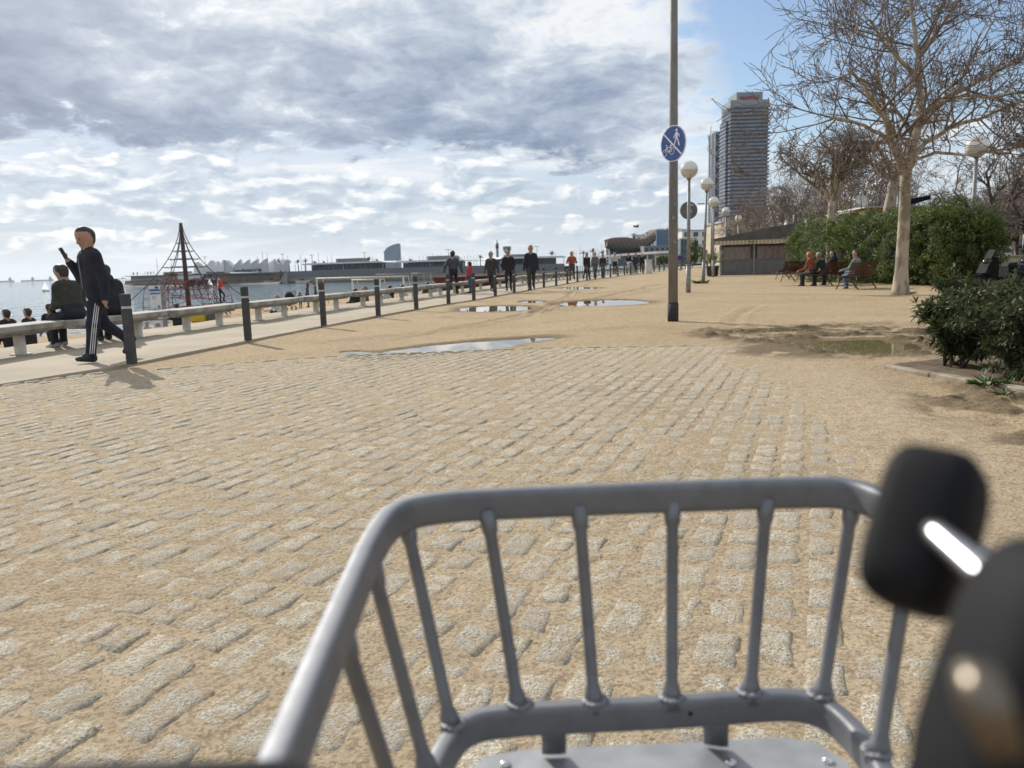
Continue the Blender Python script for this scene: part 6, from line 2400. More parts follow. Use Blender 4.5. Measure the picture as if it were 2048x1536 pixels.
# ---- the two towers
TYD = 690
ta = PY(1458, 530, TYD); tb_ = PY(1531, 530, TYD)
tw_ = tb_.x - ta.x
tz0 = .4
ttop = PY(1492, 209, TYD).z - tz0
tow = thing('office_tower', 'tall dark tower with pale horizontal bands and red roof lettering', 'tower', (ta.x, TYD, tz0), D2R(1))
M_TGL, nt, b = newmat('tower_glass')
tc = nt.new('ShaderNodeTexCoord')
bx = nt.new('ShaderNodeSeparateXYZ'); nt.l.new(tc.outputs['Object'], bx.inputs[0])
col_ = nt.math('FRACT', nt.math('MULTIPLY', nt.math('ADD', bx.outputs[0], bx.outputs[1]), .55))
pane = nt.noise(nt.vmath('SNAP', tc.outputs['Object'], (1.8, 1.8, 3.55)), 3.1, 1)
cc = nt.mix(nt.smooth(pane, .45, .62), (.010, .013, .020), (.035, .042, .058))
nt.put(b.inputs['Base Color'], nt.mix(nt.math('LESS_THAN', col_, .12), cc, (.10, .10, .105)))
b.inputs['Roughness'].default_value = .18
M_BANDT = mat('tower_band', (.25, .265, .315), (.20, .215, .26), .08, .55)
M_CROWN = mat('tower_crown', (.25, .265, .28), (.21, .22, .235), .1, .5)
dpt = 26
nfl = 42
MB().box((tw_ / 2, dpt / 2, ttop / 2), (tw_, dpt, ttop)).build('glass_body', M_TGL, tow)
mb = MB()
for k in range(nfl):
    z_ = (k + 1) * ttop / (nfl + .6)
    mb.box((tw_ / 2 + .3, dpt / 2 - .2, z_), (tw_ + 1.7, dpt + 1.6, ttop / nfl * .40))
    mb.box((tw_ / 2 + .5, dpt / 2 - .3, z_ + ttop / nfl * .24), (tw_ + 2.9, dpt + 2.2, .35))
mb.build('floor_bands', M_BANDT, tow)
MB().box((tw_ / 2, dpt / 2, ttop + 1.5), (tw_ + 1.2, dpt + 1.2, 4.6)).build('parapet', M_CROWN, tow)
ctop = PY(1492, 186, TYD).z - tz0
cw_ = 22.5
MB().box((tw_ * .5, dpt / 2, (ttop + ctop) / 2 + 1), (cw_, 24, ctop - ttop)).build('crown', M_CROWN, tow)
mb = MB()
for k in range(16):
    mb.box((tw_ * .5 - cw_ / 2 + cw_ * k / 15, dpt / 2 - 12.05, (ttop + ctop) / 2 + 1), (.16, .12, ctop - ttop))
mb.build('crown_ribs', M_BANDT, tow)
mb = MB()
for (xx, hh_) in ((-.3, 5), (.15, 8), (.38, 4)):
    mb.tube([(tw_ * .5 + cw_ * xx, dpt / 2, ctop), (tw_ * .5 + cw_ * xx, dpt / 2, ctop + hh_)], .12, 5)
mb.build('roof_mast', M_GALV, tow)
text('roof_lettering', 'MAPFRE', 4.6, Matrix.Translation((tw_ * .5, dpt / 2 - 12.3, ctop - 4.0)) @ RXM, mat('letter_red', (.36, .015, .04), (.3, .012, .035)), tow, .15, font_bold=.14, sx=1.02)
# lower left step of the tower
MB().box((-1.0, dpt * .62, ttop * .455), (2.2, dpt * .7, ttop * .91)).build('side_wing', M_TGL, tow)
mb = MB()
for k in range(38):
    z_ = (k + 1) * ttop / (nfl + .6)
    mb.box((-1.1, dpt * .62 - .3, z_), (3.0, dpt * .7 + .6, ttop / nfl * .36))
mb.build('wing_bands', M_BANDT, tow)

AYD = 860
aa = PY(1419.5, 530, AYD); ab = PY(1452, 530, AYD)
aw = ab.x - aa.x
atop = PY(1433, 263, AYD).z - .4
art = thing('lattice_tower', 'slimmer tower wrapped in a white steel lattice, left of the dark tower', 'tower', (aa.x, AYD, .4))
MB().box((aw / 2 + 4, 16, atop / 2), (aw - 2, 26, atop)).build('glass_body', mat('tower_blue_glass', (.03, .042, .06), (.02, .03, .042), .2, .45), art)
mb = MB()
M_LAT = mat('white_steel', (.42, .44, .46), (.36, .38, .40), .2, .5)
for xx in (.3, 4.6, 10.5, aw):
    mb.tube([(xx, 0, 0), (xx, 0, atop)], .38, 5)
for k in range(12):
    z0_, z1_ = atop * k / 12, atop * (k + 1) / 12
    mb.tube([(4.6, -.3, z0_), (aw, -.3, z1_)], .30, 5); mb.tube([(aw, -.3, z0_), (4.6, -.3, z1_)], .30, 5)
    mb.tube([(.3, 0, z1_), (aw, 0, z1_)], .32, 5)
for k in range(44):
    z_ = atop * (k + .5) / 44
    mb.tube([(.3, .3, z_), (4.6, .1, z_)], .24, 4)
    if k < 43: mb.tube([(.3, .3, z_), (4.6, .1, z_ + atop / 44)], .18, 4)
mb.build('lattice', M_LAT, art)

# ---- hill, mid-distance town
M_HILL = mat('hill_green', (.060, .075, .055), (.085, .09, .07), .02, .95)
hv_ = []
hf_ = []
HYD = 4200
prof = [(1180, 533), (1235, 505), (1262, 487), (1285, 468), (1300, 460), (1318, 457), (1345, 456), (1372, 458), (1400, 461), (1440, 466), (1500, 478), (1580, 500), (1700, 520)]
for i, (px_, py__) in enumerate(prof):
    top_ = PY(px_, py__, HYD + 500)
    f0 = PY(px_, 540, HYD); bk = PY(px_, 540, HYD + 1400)
    hv_ += [(f0.x, HYD, -1), (f0.x + (top_.x - f0.x) * .5, HYD + 230, top_.z * .62), tuple(top_), (bk.x, HYD + 1400, -1)]
for i in range(len(prof) - 1):
    for k in range(3):
        a = i * 4 + k
        hf_.append((a, a + 4, a + 5, a + 1))
MB().add(hv_, hf_, smooth=True).build('hill', M_HILL)['kind'] = 'structure'
block('pale flat-roofed fort on top of the hill', 1331, 1341, 456, 4600, 40, M_CREAM, base=150)
block('tall blue slab building before the hill', 1313, 1342, 460, 520, 20, M_BLUEB, win=(1, 6), wm=mat('blue_pane', (.12, .19, .28), (.1, .16, .25), .2, .3))
block('grey stone building stepping down from the blue slab', 1288, 1362, 492, 480, 14, M_GREYB, win=(7, 2))
block('long low grey building behind the white canopy', 1225, 1352, 512, 420, 12, M_GREYB, win=(12, 1))
block('white modern building with a glass front right of the tall pole', 1364, 1418, 461, 300, 20, M_WHT, win=(3, 4), wm=M_TEALG)
block('teal glass house right of the tall pole', 1361, 1376, 478, 240, 14, M_TEALG, win=(2, 3))
block('tiny cream house on the slope left of the blue slab', 1265, 1272, 468, 900, 10, M_CREAM, win=(1, 3))
block('tiny pale house on the slope beside the cream one', 1275, 1290, 470, 900, 10, M_WHT, win=(2, 2))
block('tiny ochre house on the slope nearest the blue slab', 1292, 1303, 466, 900, 10, M_CREAM, win=(2, 3))
block('white stepped balcony block at the bronze canopy\'s left end', 1212, 1221, 480, 560, 12, M_WHT, win=(1, 8))
block('distant pale block low behind the palms at the tower\'s foot', 1395, 1421, 500, 330, 12, M_WHT, win=(3, 2))
block('low blue-grey building beneath the bronze canopy', 1221, 1300, 499, 512, 10, M_BLUEB, win=(10, 2), wm=M_GREYB)
# curved bronze canopy structure
M_BRONZE, nt, b = newmat('bronze_mesh')
tc = nt.new('ShaderNodeTexCoord')
wv_ = nt.math('FRACT', nt.math('MULTIPLY', nt.vmath('DOT_PRODUCT', tc.outputs['Object'], (.35, 0, .2), out=1), 1.0))
nt.put(b.inputs['Base Color'], nt.mix(nt.math('LESS_THAN', wv_, .25), (.13, .098, .078), (.088, .068, .056)))
b.inputs['Roughness'].default_value = .85; b.inputs['Specular IOR Level'].default_value = .15
FYD = 500
fo = PY(1215, 530, FYD)
fish = thing('bronze_canopy', 'large sweeping bronze canopy on a steel frame beyond the beach', 'canopy', (fo.x, FYD, .4))
up_ = [(1216, 478), (1226, 475), (1240, 474), (1256, 474), (1270, 477), (1282, 478), (1294, 474), (1304, 467), (1312, 460)]
lo_ = [(1214, 494), (1226, 499), (1240, 501), (1256, 502), (1270, 502), (1282, 500), (1294, 495), (1304, 488), (1312, 481)]
vs, fs = [], []
for (pu_, pl_) in zip(up_, lo_):
    a = PY(*pu_, FYD) - fish.location; b_ = PY(*pl_, FYD) - fish.location
    for (p, dy_) in ((a, 3), (a.lerp(b_, .3), 1), (a.lerp(b_, .65), 0), (b_, 1), (b_, 12), (a, 16)):
        vs.append((p.x, p.y + dy_, p.z))
n6 = 6
for i in range(len(up_) - 1):
    for k in range(n6):
        k2 = (k + 1) % n6
        fs.append((i * n6 + k, i * n6 + k2, (i + 1) * n6 + k2, (i + 1) * n6 + k))
fs += [tuple(range(n6)), tuple((len(up_) - 1) * n6 + k for k in range(n6 - 1, -1, -1))]
MB().add(vs, fs, smooth=True).build('shell', M_BRONZE, fish)
mb = MB()
for (px_, y0_) in ((1222, 500), (1245, 505), (1268, 503), (1290, 492), (1309, 482)):
    a = PY(px_, y0_, FYD) - fish.location
    mb.tube([(a.x, 6, 0), (a.x, 6, a.z + 2)], .35, 6)
mb.build('support', M_GALV, fish)
# dark shrubs, masts at the foot
def far_shrub(label, px0, px1, ytop, Y, seed, m=None, group='far shrubs', name='shrub'):
    r = np.random.RandomState(seed)
    a = PY(px0, 530, Y); b_ = PY(px1, 530, Y); h_ = PY((px0 + px1) / 2, ytop, Y).z - g(Y)
    o = thing(name, label, 'shrub', ((a.x + b_.x) / 2, Y, g(Y)), 0, group)
    w_ = (b_.x - a.x) / 2
    n_ = 900
    c_ = r.normal(0, 1, (n_, 3)); c_ /= np.linalg.norm(c_, axis=1)[:, None]
    nn_ = c_.copy()
    c_ *= r.uniform(.6, 1.05, (n_, 1)) * np.array([w_, w_ * .7, h_ * .5]); c_[:, 2] += h_ * .5
    c_ += .12 * w_ * np.sin(nn_ * 7 + seed)
    leaf_cloud('foliage', c_, nn_, w_ * .32, m or M_LEAF, o, seed, aspect=.7)
    MB().tube([(0, 0, 0), (0, 0, h_ * .5)], [.12, .06], 6).build('stem', M_BARKD, o)


far_shrub('dark rounded shrub right of the tall pole below the lattice tower', 1374, 1402, 476, 130, 1)
far_shrub('dark shrub beside the rounded one', 1398, 1418, 488, 140, 2)
far_shrub('low dark shrubs left of the tall pole', 1306, 1340, 512, 260, 3)
far_shrub('low dark shrubs behind the white canopy', 1258, 1292, 514, 300, 4)
# umbrella and white canopy
cA = PY(1196, 514, 210); cB = PY(1314, 507, 190)
o = thing('white_canopy', 'long thin white canopy roof on posts beyond the walkers', 'canopy', (cA.x, 210, g(210)), math.atan2(-20, cB.x - cA.x))
cl_ = (cB - cA).length
czz = cA.z - g(210)
MB().add([(0, 0, czz - .1), (cl_, 0, czz + .25), (cl_ + 1, 5, czz + .35), (0, 5, czz), (0, 0, czz + .35), (cl_, 0, czz + .8), (cl_ + 1, 5, czz + .9), (0, 5, czz + .4)], [(0, 3, 2, 1), (4, 5, 6, 7), (0, 1, 5, 4), (1, 2, 6, 5), (2, 3, 7, 6), (3, 0, 4, 7)]).build('roof', M_WHT, o)
for fx in (.06, .3, .55, .8, .93):
    MB().tube([(cl_ * fx, 1, 0), (cl_ * fx, 1, czz + .3)], .14, 8).build('post', M_WHT, o)
MB().box((cl_ * .42, 3.4, 1.3), (cl_ * .7, .3, 2.6)).build('glass_wall', M_TEALG, o)

# ---- breakwater with deck
M_PWALL, nt, b = newmat('breakwater_wall')
tc = nt.new('ShaderNodeTexCoord')
sz_ = nt.new('ShaderNodeSeparateXYZ'); nt.l.new(tc.outputs['Object'], sz_.inputs[0])
nz_ = nt.noise(nt.vmath('MULTIPLY', tc.outputs['Object'], (.2, .2, 1.0)), 1.2, 5, .6)
lev = nt.math('ADD', sz_.outputs[2], nt.math('MULTIPLY', nt.math('SUBTRACT', nz_, .5), .7))
c = nt.ramp(nt.math('DIVIDE', nt.math('ADD', lev, 2.5), 4.6), [(.0, (.05, .045, .035)), (.10, (.09, .08, .06)), (.16, (.20, .17, .125)), (.42, (.21, .185, .145)), (.46, (.155, .155, .16)), (.97, (.17, .17, .18)), (1.0, (.25, .25, .25))])
nt.put(b.inputs['Base Color'], nt.mix(.25, c, nt.mix(nz_, (.08, .08, .085), (.3, .3, .3))))
b.inputs['Roughness'].default_value = .9
PIER = [(PZ(248, 573.5, -2.5)), (PZ(475, 568.5, -2.5)), (PZ(620, 565, -2.5)), (PZ(755, 562, -2.5)), (PZ(890, 559.5, -2.5)), (PZ(1010, 556.5, -2.5)), (PZ(1130, 552, -2.5))]
PT = [-.3, 1.85, 2.05, 2.1, 2.05, 1.95, 1.9]
mb = MB()
N_ = len(PIER)
vs = []
pk_ = []
for i in range(N_):
    a = PIER[i]
    vs += [(a.x, a.y, -2.6), (a.x, a.y + 1.2, -.6), (a.x, a.y + 1.5, max(PT[i], 0)), (a.x, a.y + 2.2, max(PT[i], 0)), (a.x, a.y + 2.2, max(PT[i] - .9, .0)), (a.x + 10, a.y + 75, max(PT[i] - .9, 0)), (a.x + 10, a.y + 75, -2.6)]
fs = []
for i in range(N_ - 1):
    for k in range(6):
        a = i * 7 + k
        fs.append((a, a + 7, a + 8, a + 1))
fs.append(tuple(range(6, -1, -1)))
bw = thing('breakwater', 'long grey harbour breakwater wall rising from the water', 'breakwater', (0, 0, 0))
mb.add(vs, fs).build('wall', M_PWALL, bw)


def pier_pt(px, dy=0.0, z=0.0):
    """point on the breakwater line under a picture column"""
    d = ray(px, 560)
    for (a, b_) in zip(PIER[:-1], PIER[1:]):
        # solve for intersection of the sight line with the segment
        den_ = (b_.x - a.x) * d.y - (b_.y - a.y) * d.x
        t = (a.y * d.x - a.x * d.y) / den_
        if -.001 <= t <= 1.001:
            p = a.lerp(b_, t)
            return Vector((p.x, p.y, z)) + Vector((d.x, d.y, 0)).normalized() * dy
    p = PIER[-1]
    Y = p.y + dy
    return Vector((d.x * Y / d.y, Y, z))


def zat(px, py, p):
    return PY(px, py, p.y).z


# low landing stage on the left
mb = MB()
a = pier_pt(262, 2); b_ = pier_pt(392, 2)
u_ = (b_ - a).normalized()
n_ = Vector((-u_.y, u_.x, 0))
ztop = zat(300, 552, a)
o = thing('landing_stage', 'low pale stone landing stage at the seaward end of the breakwater', 'pier', a, math.atan2(u_.y, u_.x))
LL = (b_ - a).length
MB().box((LL / 2, 6, (ztop - 2.6) / 2 - .0 + 0), (LL, 12, ztop + 2.6)).build('body', M_CONCF, o)
MB().box((LL / 2 - 1, 5.6, ztop + .12), (LL + 2.6, 13.6, .3)).build('deck_edge', M_CONCF, o)
mb = MB()
for k in range(int(LL / 2)):
    mb.tube([(k * 2.0, .2, ztop + .2), (k * 2.0, .2, ztop + 1.1)], .04, 4)
mb.tube([(0, .2, ztop + 1.1), (LL, .2, ztop + 1.1)], .04, 4)
mb.build('railing', M_GALV, o)
MB().box((LL * .62, 4, ztop + .85), (LL * .42, .6, 1.3)).build('brick_parapet', mat('brick_red', (.20, .085, .06), (.16, .07, .05), .6, .9), o)
o2 = thing('quay_slope', 'wide sloping quay at the waterline below the landing stage', 'quay', (0, 0, 0))
qa, qb = pier_pt(249, -2), pier_pt(560, -6)
MB().add([(qa.x - 4, qa.y - 3, -2.6), (qb.x, qb.y - 3, -2.6), (qb.x, qb.y + 5, -1.3), (qa.x, qa.y + 5, -1.0), (qa.x - 2, qa.y + 14, -2.6), (qb.x, qb.y + 14, -2.6)], [(0, 1, 2, 3), (3, 2, 5, 4), (0, 3, 4), (1, 5, 2), (0, 4, 5, 1)]).build('slope', mat('quay_stone', (.15, .135, .11), (.09, .08, .065), .3, .9), o2)
# tiny people on the landing stage
m0 = None
for k, px_ in enumerate((268, 276, 291, 297, 303, 309, 521, 563, 572)):
    p = pier_pt(px_, 5); zb = (ztop + .27) if px_ < 400 else 1.1
    lab = ['tiny figure at the landing stage\'s seaward tip', 'tiny figure second from the landing stage tip', 'tiny dark figure alone at the middle of the landing stage', 'first of three tiny figures by the brick parapet', 'middle of three tiny figures by the brick parapet', 'last of three tiny figures by the brick parapet', 'tiny figure on the wall below the sail centre lettering', 'tiny figure at the right corner of the sail centre', 'tiny figure below the first palm on the breakwater'][k]
    if m0 is None:
        m0 = person(lab, (p.x, p.y, zb), .4, 1.75, pose=stand, top=(.03, .03, .04), legs=(.03, .03, .035), vox=.05, fingers=False, face=False, group='tiny people on the breakwater')['o']
    else:
        q_ = m0.copy(); COL.objects.link(q_); q_.location = (p.x, p.y, zb); q_.rotation_euler[2] = k; q_['label'] = lab

# ---- sailing centre with saw-tooth walls
M_VELA = mat('sail_centre_white', (.60, .60, .61), (.52, .52, .53), .15, .8)
M_VELAL = mat('sail_centre_shingle', (.74, .74, .74), (.66, .66, .66), .15, .75)
sa = pier_pt(462, 6); sb = pier_pt(563, 6)
su = (sb - sa).normalized()
vc = thing('sail_centre', 'white sailing centre with saw-tooth roof fins and dark lettering on its front', 'building', (sa.x, sa.y, 0), math.atan2(su.y, su.x))
invM = Matrix.Rotation(-vc.rotation_euler[2], 4, 'Z') @ Matrix.Translation(-Vector(vc.location))


def vel(px, py, back=0.0):
    """local (x, z) of a picture point on the facade plane"""
    d = ray(px, py)
    nrm_ = Vector((-su.y, su.x, 0))
    t = (Vector(vc.location) - CAMP).dot(nrm_) / d.dot(nrm_)
    p = invM @ (CAMP + d * t)
    return p.x, p.z


def facade(pl, m, y0, th, nm):
    poly = [vel(*p) for p in pl]
    MB().prism(poly, Matrix.Translation((0, y0 + th, 0)) @ RXM, th).build(nm, m, vc)


facade([(448, 545), (449, 520), (466, 534), (480, 519), (481, 532), (497, 519), (498, 531), (514, 518), (515, 530), (532, 517), (534, 545)], M_VELA, 0, 1.2, 'front_wall')
facade([(450, 523), (458, 529), (466, 523), (468, 530), (484, 519), (486, 531), (502, 519), (504, 530), (520, 519), (522, 531), (538, 518), (545, 529), (548, 545), (452, 545)], M_VELAL, 9, 1.2, 'rear_fin')
facade([(534, 545), (534.5, 518), (546, 530), (547, 521), (553, 531), (560, 519), (563, 521), (563, 545)], M_VELA, 4, 1.2, 'end_wall')
facade([(376, 558), (378, 527), (384, 524), (398, 535), (411, 521), (414, 521), (423, 534), (424, 522), (436, 534), (446, 521), (447, 558)], M_VELA, 3, 1.2, 'side_wall')
facade([(382, 530), (390, 524), (398, 532), (405, 523), (412, 531), (420, 523), (428, 531), (438, 523), (446, 532), (446, 545), (384, 545)], M_VELAL, 12, 1.0, 'rear_fin')
facade([(447, 546), (446, 520), (449, 520), (450, 546)], M_WHT, -.5, .5, 'bright_pier')
facade([(376, 560), (376, 546), (448, 545), (448, 559)], M_VELA, -6, 8, 'lower_block')
facade([(436, 556), (436, 543), (451, 543), (451, 556)], M_GREYB, -7, 6, 'porch')
facade([(438.5, 553), (438.5, 549), (449.5, 549), (449.5, 553)], M_GLASSD, -7.3, .3, 'porch_window')
facade([(428.5, 556), (428.5, 548), (433, 548), (433, 556)], M_GLASSD, -6.4, .35, 'door')
lx0, lz0 = vel(463, 541); lx1, lz1 = vel(527, 540)
text('wall_lettering', 'Centre Municipal de Vela', 1.72, Matrix.Translation(((lx0 + lx1) / 2, -.06, (lz0 + lz1) / 2)) @ Matrix.Rotation(-math.atan2(lz0 - lz1, lx1 - lx0), 4, 'Y') @ RXM, mat('letter_slate', (.035, .04, .06), (.03, .035, .05)), vc, .05, font_bold=.022, sx=(lx1 - lx0) / 19.9)
mb = MB()
for k in range(24):
    x_, z_ = vel(466 + k * 4.3, 549.5 - k * .06)
    mb.box((x_, -5.2, z_), (.42, .3, .42))
mb.build('port_holes', M_GLASSD, vc)
facade([(450, 565), (450, 546.5), (575, 544), (575, 562)], mat('sea_wall_tan', (.17, .15, .125), (.12, .11, .095), .3, .9), -5, 6, 'sea_wall')
# ---- glass pavilions
def pavilion(label, px0, px1, pxg0, pxg1, yr, yb, dy, box=None, ceil=.6):
    a = pier_pt(px0, dy); b_ = pier_pt(px1, dy)
    u = (b_ - a).normalized()
    zr = zat(px0, yr, a); zb = 1.0
    o = thing('glass_pavilion', label, 'building', (a.x, a.y, 0), math.atan2(u.y, u.x), 'glass pavilions on the breakwater')
    LL = (b_ - a).length
    ex_ = lambda px: LL * (px - px0) / (px1 - px0)
    MB().add([(0, -3, zr - .05), (LL, -3, zr - .05), (LL, 14, zr - .05), (0, 14, zr - .05), (LL * .04, -3, zr + ceil), (LL * .93, -3, zr + ceil), (LL * .93, 14, zr + ceil), (LL * .04, 14, zr + ceil)], [(0, 3, 2, 1), (4, 5, 6, 7), (0, 1, 5, 4), (1, 2, 6, 5), (2, 3, 7, 6), (3, 0, 4, 7)]).build('roof', M_WHT, o)
    x0, x1 = ex_(pxg0), ex_(pxg1)
    MB().box(((x0 + x1) / 2, 5, (zr + zb) / 2 - .1), (x1 - x0, 10, zr - zb - .1)).build('glass_wall', M_TEALG, o)
    mb = MB()
    nm_ = max(6, int((x1 - x0) / 2.2))
    for k in range(nm_ + 1):
        mb.box((x0 + (x1 - x0) * k / nm_, -.06, (zr + zb) / 2 - .1), (.14, .14, zr - zb - .1))
    mb.build('mullions', M_GALV, o)
    for fx in (.03, .5, .96):
        MB().tube([(LL * fx, -2, 0), (LL * fx, -2, zr)], .1, 6).build('post', M_WHT, o)
    if box:
        xb0, xb1 = ex_(box[0]), ex_(box[1])
        zt = zat(box[0], box[2], a)
        MB().box(((xb0 + xb1) / 2, 7, (zr + zt) / 2 + .2), (xb1 - xb0, 6, zt - zr)).build('roof_box', M_GREYB, o)
    return o


pavilion('glass pavilion with a flat white roof left of the sail-shaped hotel', 613, 780, 626, 746, 530, 540, 22, (664, 714, 519))
pavilion('glass pavilion with a flat white roof right of the sail-shaped hotel', 799, 940, 809, 905, 525.5, 537, 20, (846, 892, 514))
pavilion('glass pavilion with a flat white roof behind the trio of walkers', 994, 1128, 1000, 1112, 518, 531, 20, (1030, 1078, 509))
# ---- sail-shaped hotel
SYD = 3000
s0 = PY(768, 540, SYD)
ho_ = thing('sail_hotel', 'blue glass hotel shaped like a sail on the horizon', 'hotel', (s0.x, SYD, -2))
pl = [(768.5, 541), (768, 506), (767, 505), (767, 502), (768.5, 503), (771, 499), (776, 494.5), (783, 491), (790, 488.5), (797.5, 487), (798.5, 500), (799.5, 541)]
poly = [((PY(x, y, SYD) - ho_.location).x, (PY(x, y, SYD) - ho_.location).z) for x, y in pl]
M_HOTEL, nt, b = newmat('hotel_glass')
tc = nt.new('ShaderNodeTexCoord'); sx2 = nt.new('ShaderNodeSeparateXYZ'); nt.l.new(tc.outputs['Object'], sx2.inputs[0])
fl_ = nt.math('FRACT', nt.math('MULTIPLY', sx2.outputs[2], .25))
nt.put(b.inputs['Base Color'], nt.mix(nt.math('LESS_THAN', fl_, .3), (.09, .14, .22), (.14, .20, .29)))
b.inputs['Roughness'].default_value = .3
MB().prism(poly, Matrix.Translation((0, 30, 0)) @ RXM, 30).build('glass_body', M_HOTEL, ho_)
xr = poly[-3][0]
MB().box((xr + 1.5, 15, poly[-3][1] / 2), (3, 24, poly[-3][1] - 3)).build('edge_fin', mat('hotel_edge', (.16, .18, .22), None, .1, .5), ho_)
mb = MB()
ROOFP = [p for p in poly if p[1] > poly[1][1] * .9]
mb.tube([(p[0], -.5, p[1]) for p in poly[5:10]], 1.2, 5)
mb.build('roof_edge', M_CONCF, ho_)
# far tower pair
t_ = PY(994.5, 500, 1500); tp_ = PY(994.5, 481, 1500).z
o = thing('slender_tower', 'slender dark tower on the skyline between the trio of walkers', 'tower', (t_.x, 1500, -2))
MB().tube([(0, 0, 0), (0, 0, tp_ * .72 + 2)], 2.6, 10).build('shaft', M_GREYB, o)
MB().tube([(0, 0, tp_ * .72 + 2), (0, 0, tp_ * .93)], [3.4, 3.0], 10).tube([(0, 0, tp_ * .93), (0, 0, tp_ + 4)], [1.4, .3], 8).build('head', mat('tower_head', (.08, .06, .055)), o)
t_ = PY(1014, 500, 1700)
z1_ = PY(1014, 504, 1700).z; z2_ = PY(1014, 492, 1700).z
o = thing('control_tower', 'pale harbour control tower with a wide glazed top', 'tower', (t_.x, 1700, -2))
MB().tube([(0, 0, 0), (0, 0, z1_ + 2)], [4.4, 3.6], 10).build('shaft', M_CONCF, o)
MB().tube([(0, 0, z1_), (0, 0, z1_ + (z2_ - z1_) * .55)], [5, 9.2], 12).build('flare', M_CONCF, o)
MB().tube([(0, 0, z1_ + (z2_ - z1_) * .55), (0, 0, z2_)], [9.0, 8.4], 12).build('glazed_top', M_HOTEL, o)
MB().tube([(0, 0, z2_), (0, 0, z2_ + 1.3)], [10, 9], 12).build('roof', M_CONCF, o)
# palms on the breakwater
p0 = None
PALMS = [(560, 520, 5), (580.5, 522, 6), (598.5, 522, 7), (613.5, 520, 8), (632, 524, 20), (650, 524, 20), (717, 519.5, 34), (740.5, 516, 12), (756, 520, 10), (770, 523, 30), (796, 521, 26), (823, 519.5, 40), (919, 515, 30), (962, 512, 12), (1105, 505, 40), (1187, 500, 10), (1206, 503, 30), (1168, 504, 30)]
for k, (px_, yt, dy_) in enumerate(PALMS):
    p = pier_pt(px_, 12 + dy_)
    h_ = zat(px_, yt, p) - 1.1
    lab = '%s palm tree on the breakwater, counted from the sail centre' % ORD[k]
    if p0 is None:
        p0 = palm(lab, (p.x, p.y, 1.0), 6.0, .24, 2.3, 26, 12, group='palm trees on the breakwater', detail=4, mfr=mat('far_fronds', (.035, .045, .02), (.02, .028, .012), 1, .7))
        p0.scale = (h_ / 7.2, h_ / 7.2, h_ / 7.2)
    else:
        dup(p0, (p.x, p.y, 1.0), k * .9, lab, scale=max(h_, 2.5) / 7.2)
# masts of moored yachts and lamp columns on the breakwater
M_MASTG = mat('mast_grey', (.30, .30, .31), (.22, .22, .23), .5, .5)
rm_ = random.Random(21)
mastT = None
MASTS = [(317, 517), (346, 518), (529, 502), (538, 506), (518, 513), (578, 511), (592, 521), (604.5, 508), (626.5, 508), (640, 505), (657.5, 512), (666, 510), (723, 516), (752, 514), (748, 512.5)] + [(810 + 9.5 * k + rm_.uniform(-3, 3), rm_.uniform(506, 516)) for k in range(10)] + [(925 + 6 * k, rm_.uniform(507, 514)) for k in range(6)] + [(1150, 503), (1160.5, 490), (1172, 506), (1176, 499), (1181, 497), (1185, 500), (1192, 497), (1196, 494), (1199, 500), (1204, 488), (1144, 506), (1148, 501), (1153, 504), (1165, 503)]
for k, (px_, yt) in enumerate(MASTS):
    p = pier_pt(px_, 70 + rm_.uniform(0, 30))
    h_ = zat(px_, yt, p)
    lab = 'thin yacht mast above the breakwater, %s counted from the landing stage' % ORD[k] if k < len(ORD) else 'thin yacht mast above the breakwater, %s back from the bronze canopy' % ORD[len(MASTS) - 1 - k]
    if mastT is None:
        mastT = thing('yacht_mast', lab, 'mast', (p.x, p.y, -2.5), 0, 'yacht masts in the harbour')
        MB().tube([(0, 0, 0), (0, 0, 10)], [.13, .09], 5).build('spar', M_MASTG, mastT)
        MB().tube([(-.7, 0, 7), (.7, 0, 7)], .05, 4).build('spreader', M_MASTG, mastT)
        mastT.scale = (1, 1, (h_ + 2.5) / 10)
    else:
        dup(mastT, (p.x, p.y, -2.5), rm_.uniform(0, 3), lab, scale=(1, 1, (h_ + 2.5) / 10))
colT = None
for k, (px_, yt, dy_) in enumerate([(413.5, 512.5, 30), (568.5, 507, 40), (731.5, 503.5, 40), (899, 498, 40), (1075, 492, 40), (627, 509.5, 18)]):
    p = pier_pt(px_, dy_)
    h_ = zat(px_, yt, p) - 1
    lab = 'tall lamp column with a star-shaped head, %s along the breakwater' % ORD[k]
    if colT is None:
        colT = thing('lamp_column', lab, 'street lamp', (p.x, p.y, 1), 0, 'lamp columns on the breakwater')
        MB().tube([(0, 0, 0), (0, 0, 9.6)], [.16, .10], 6).build('column', M_MASTG, colT)
        mb = MB()
        for q_ in range(6):
            a = 2 * PI * q_ / 6
            mb.tube([(0, 0, 9.5), (1.0 * math.cos(a), 1.0 * math.sin(a), 9.8)], [.08, .06], 4); mb.ell((1.0 * math.cos(a), 1.0 * math.sin(a), 9.8), (.24, .24, .12), 6, 4)
        mb.build('lamp_head', M_MASTG, colT)
        colT.scale = (1, 1, h_ / 10)
    else:
        dup(colT, (p.x, p.y, 1), k, lab, scale=(1, 1, h_ / 10))

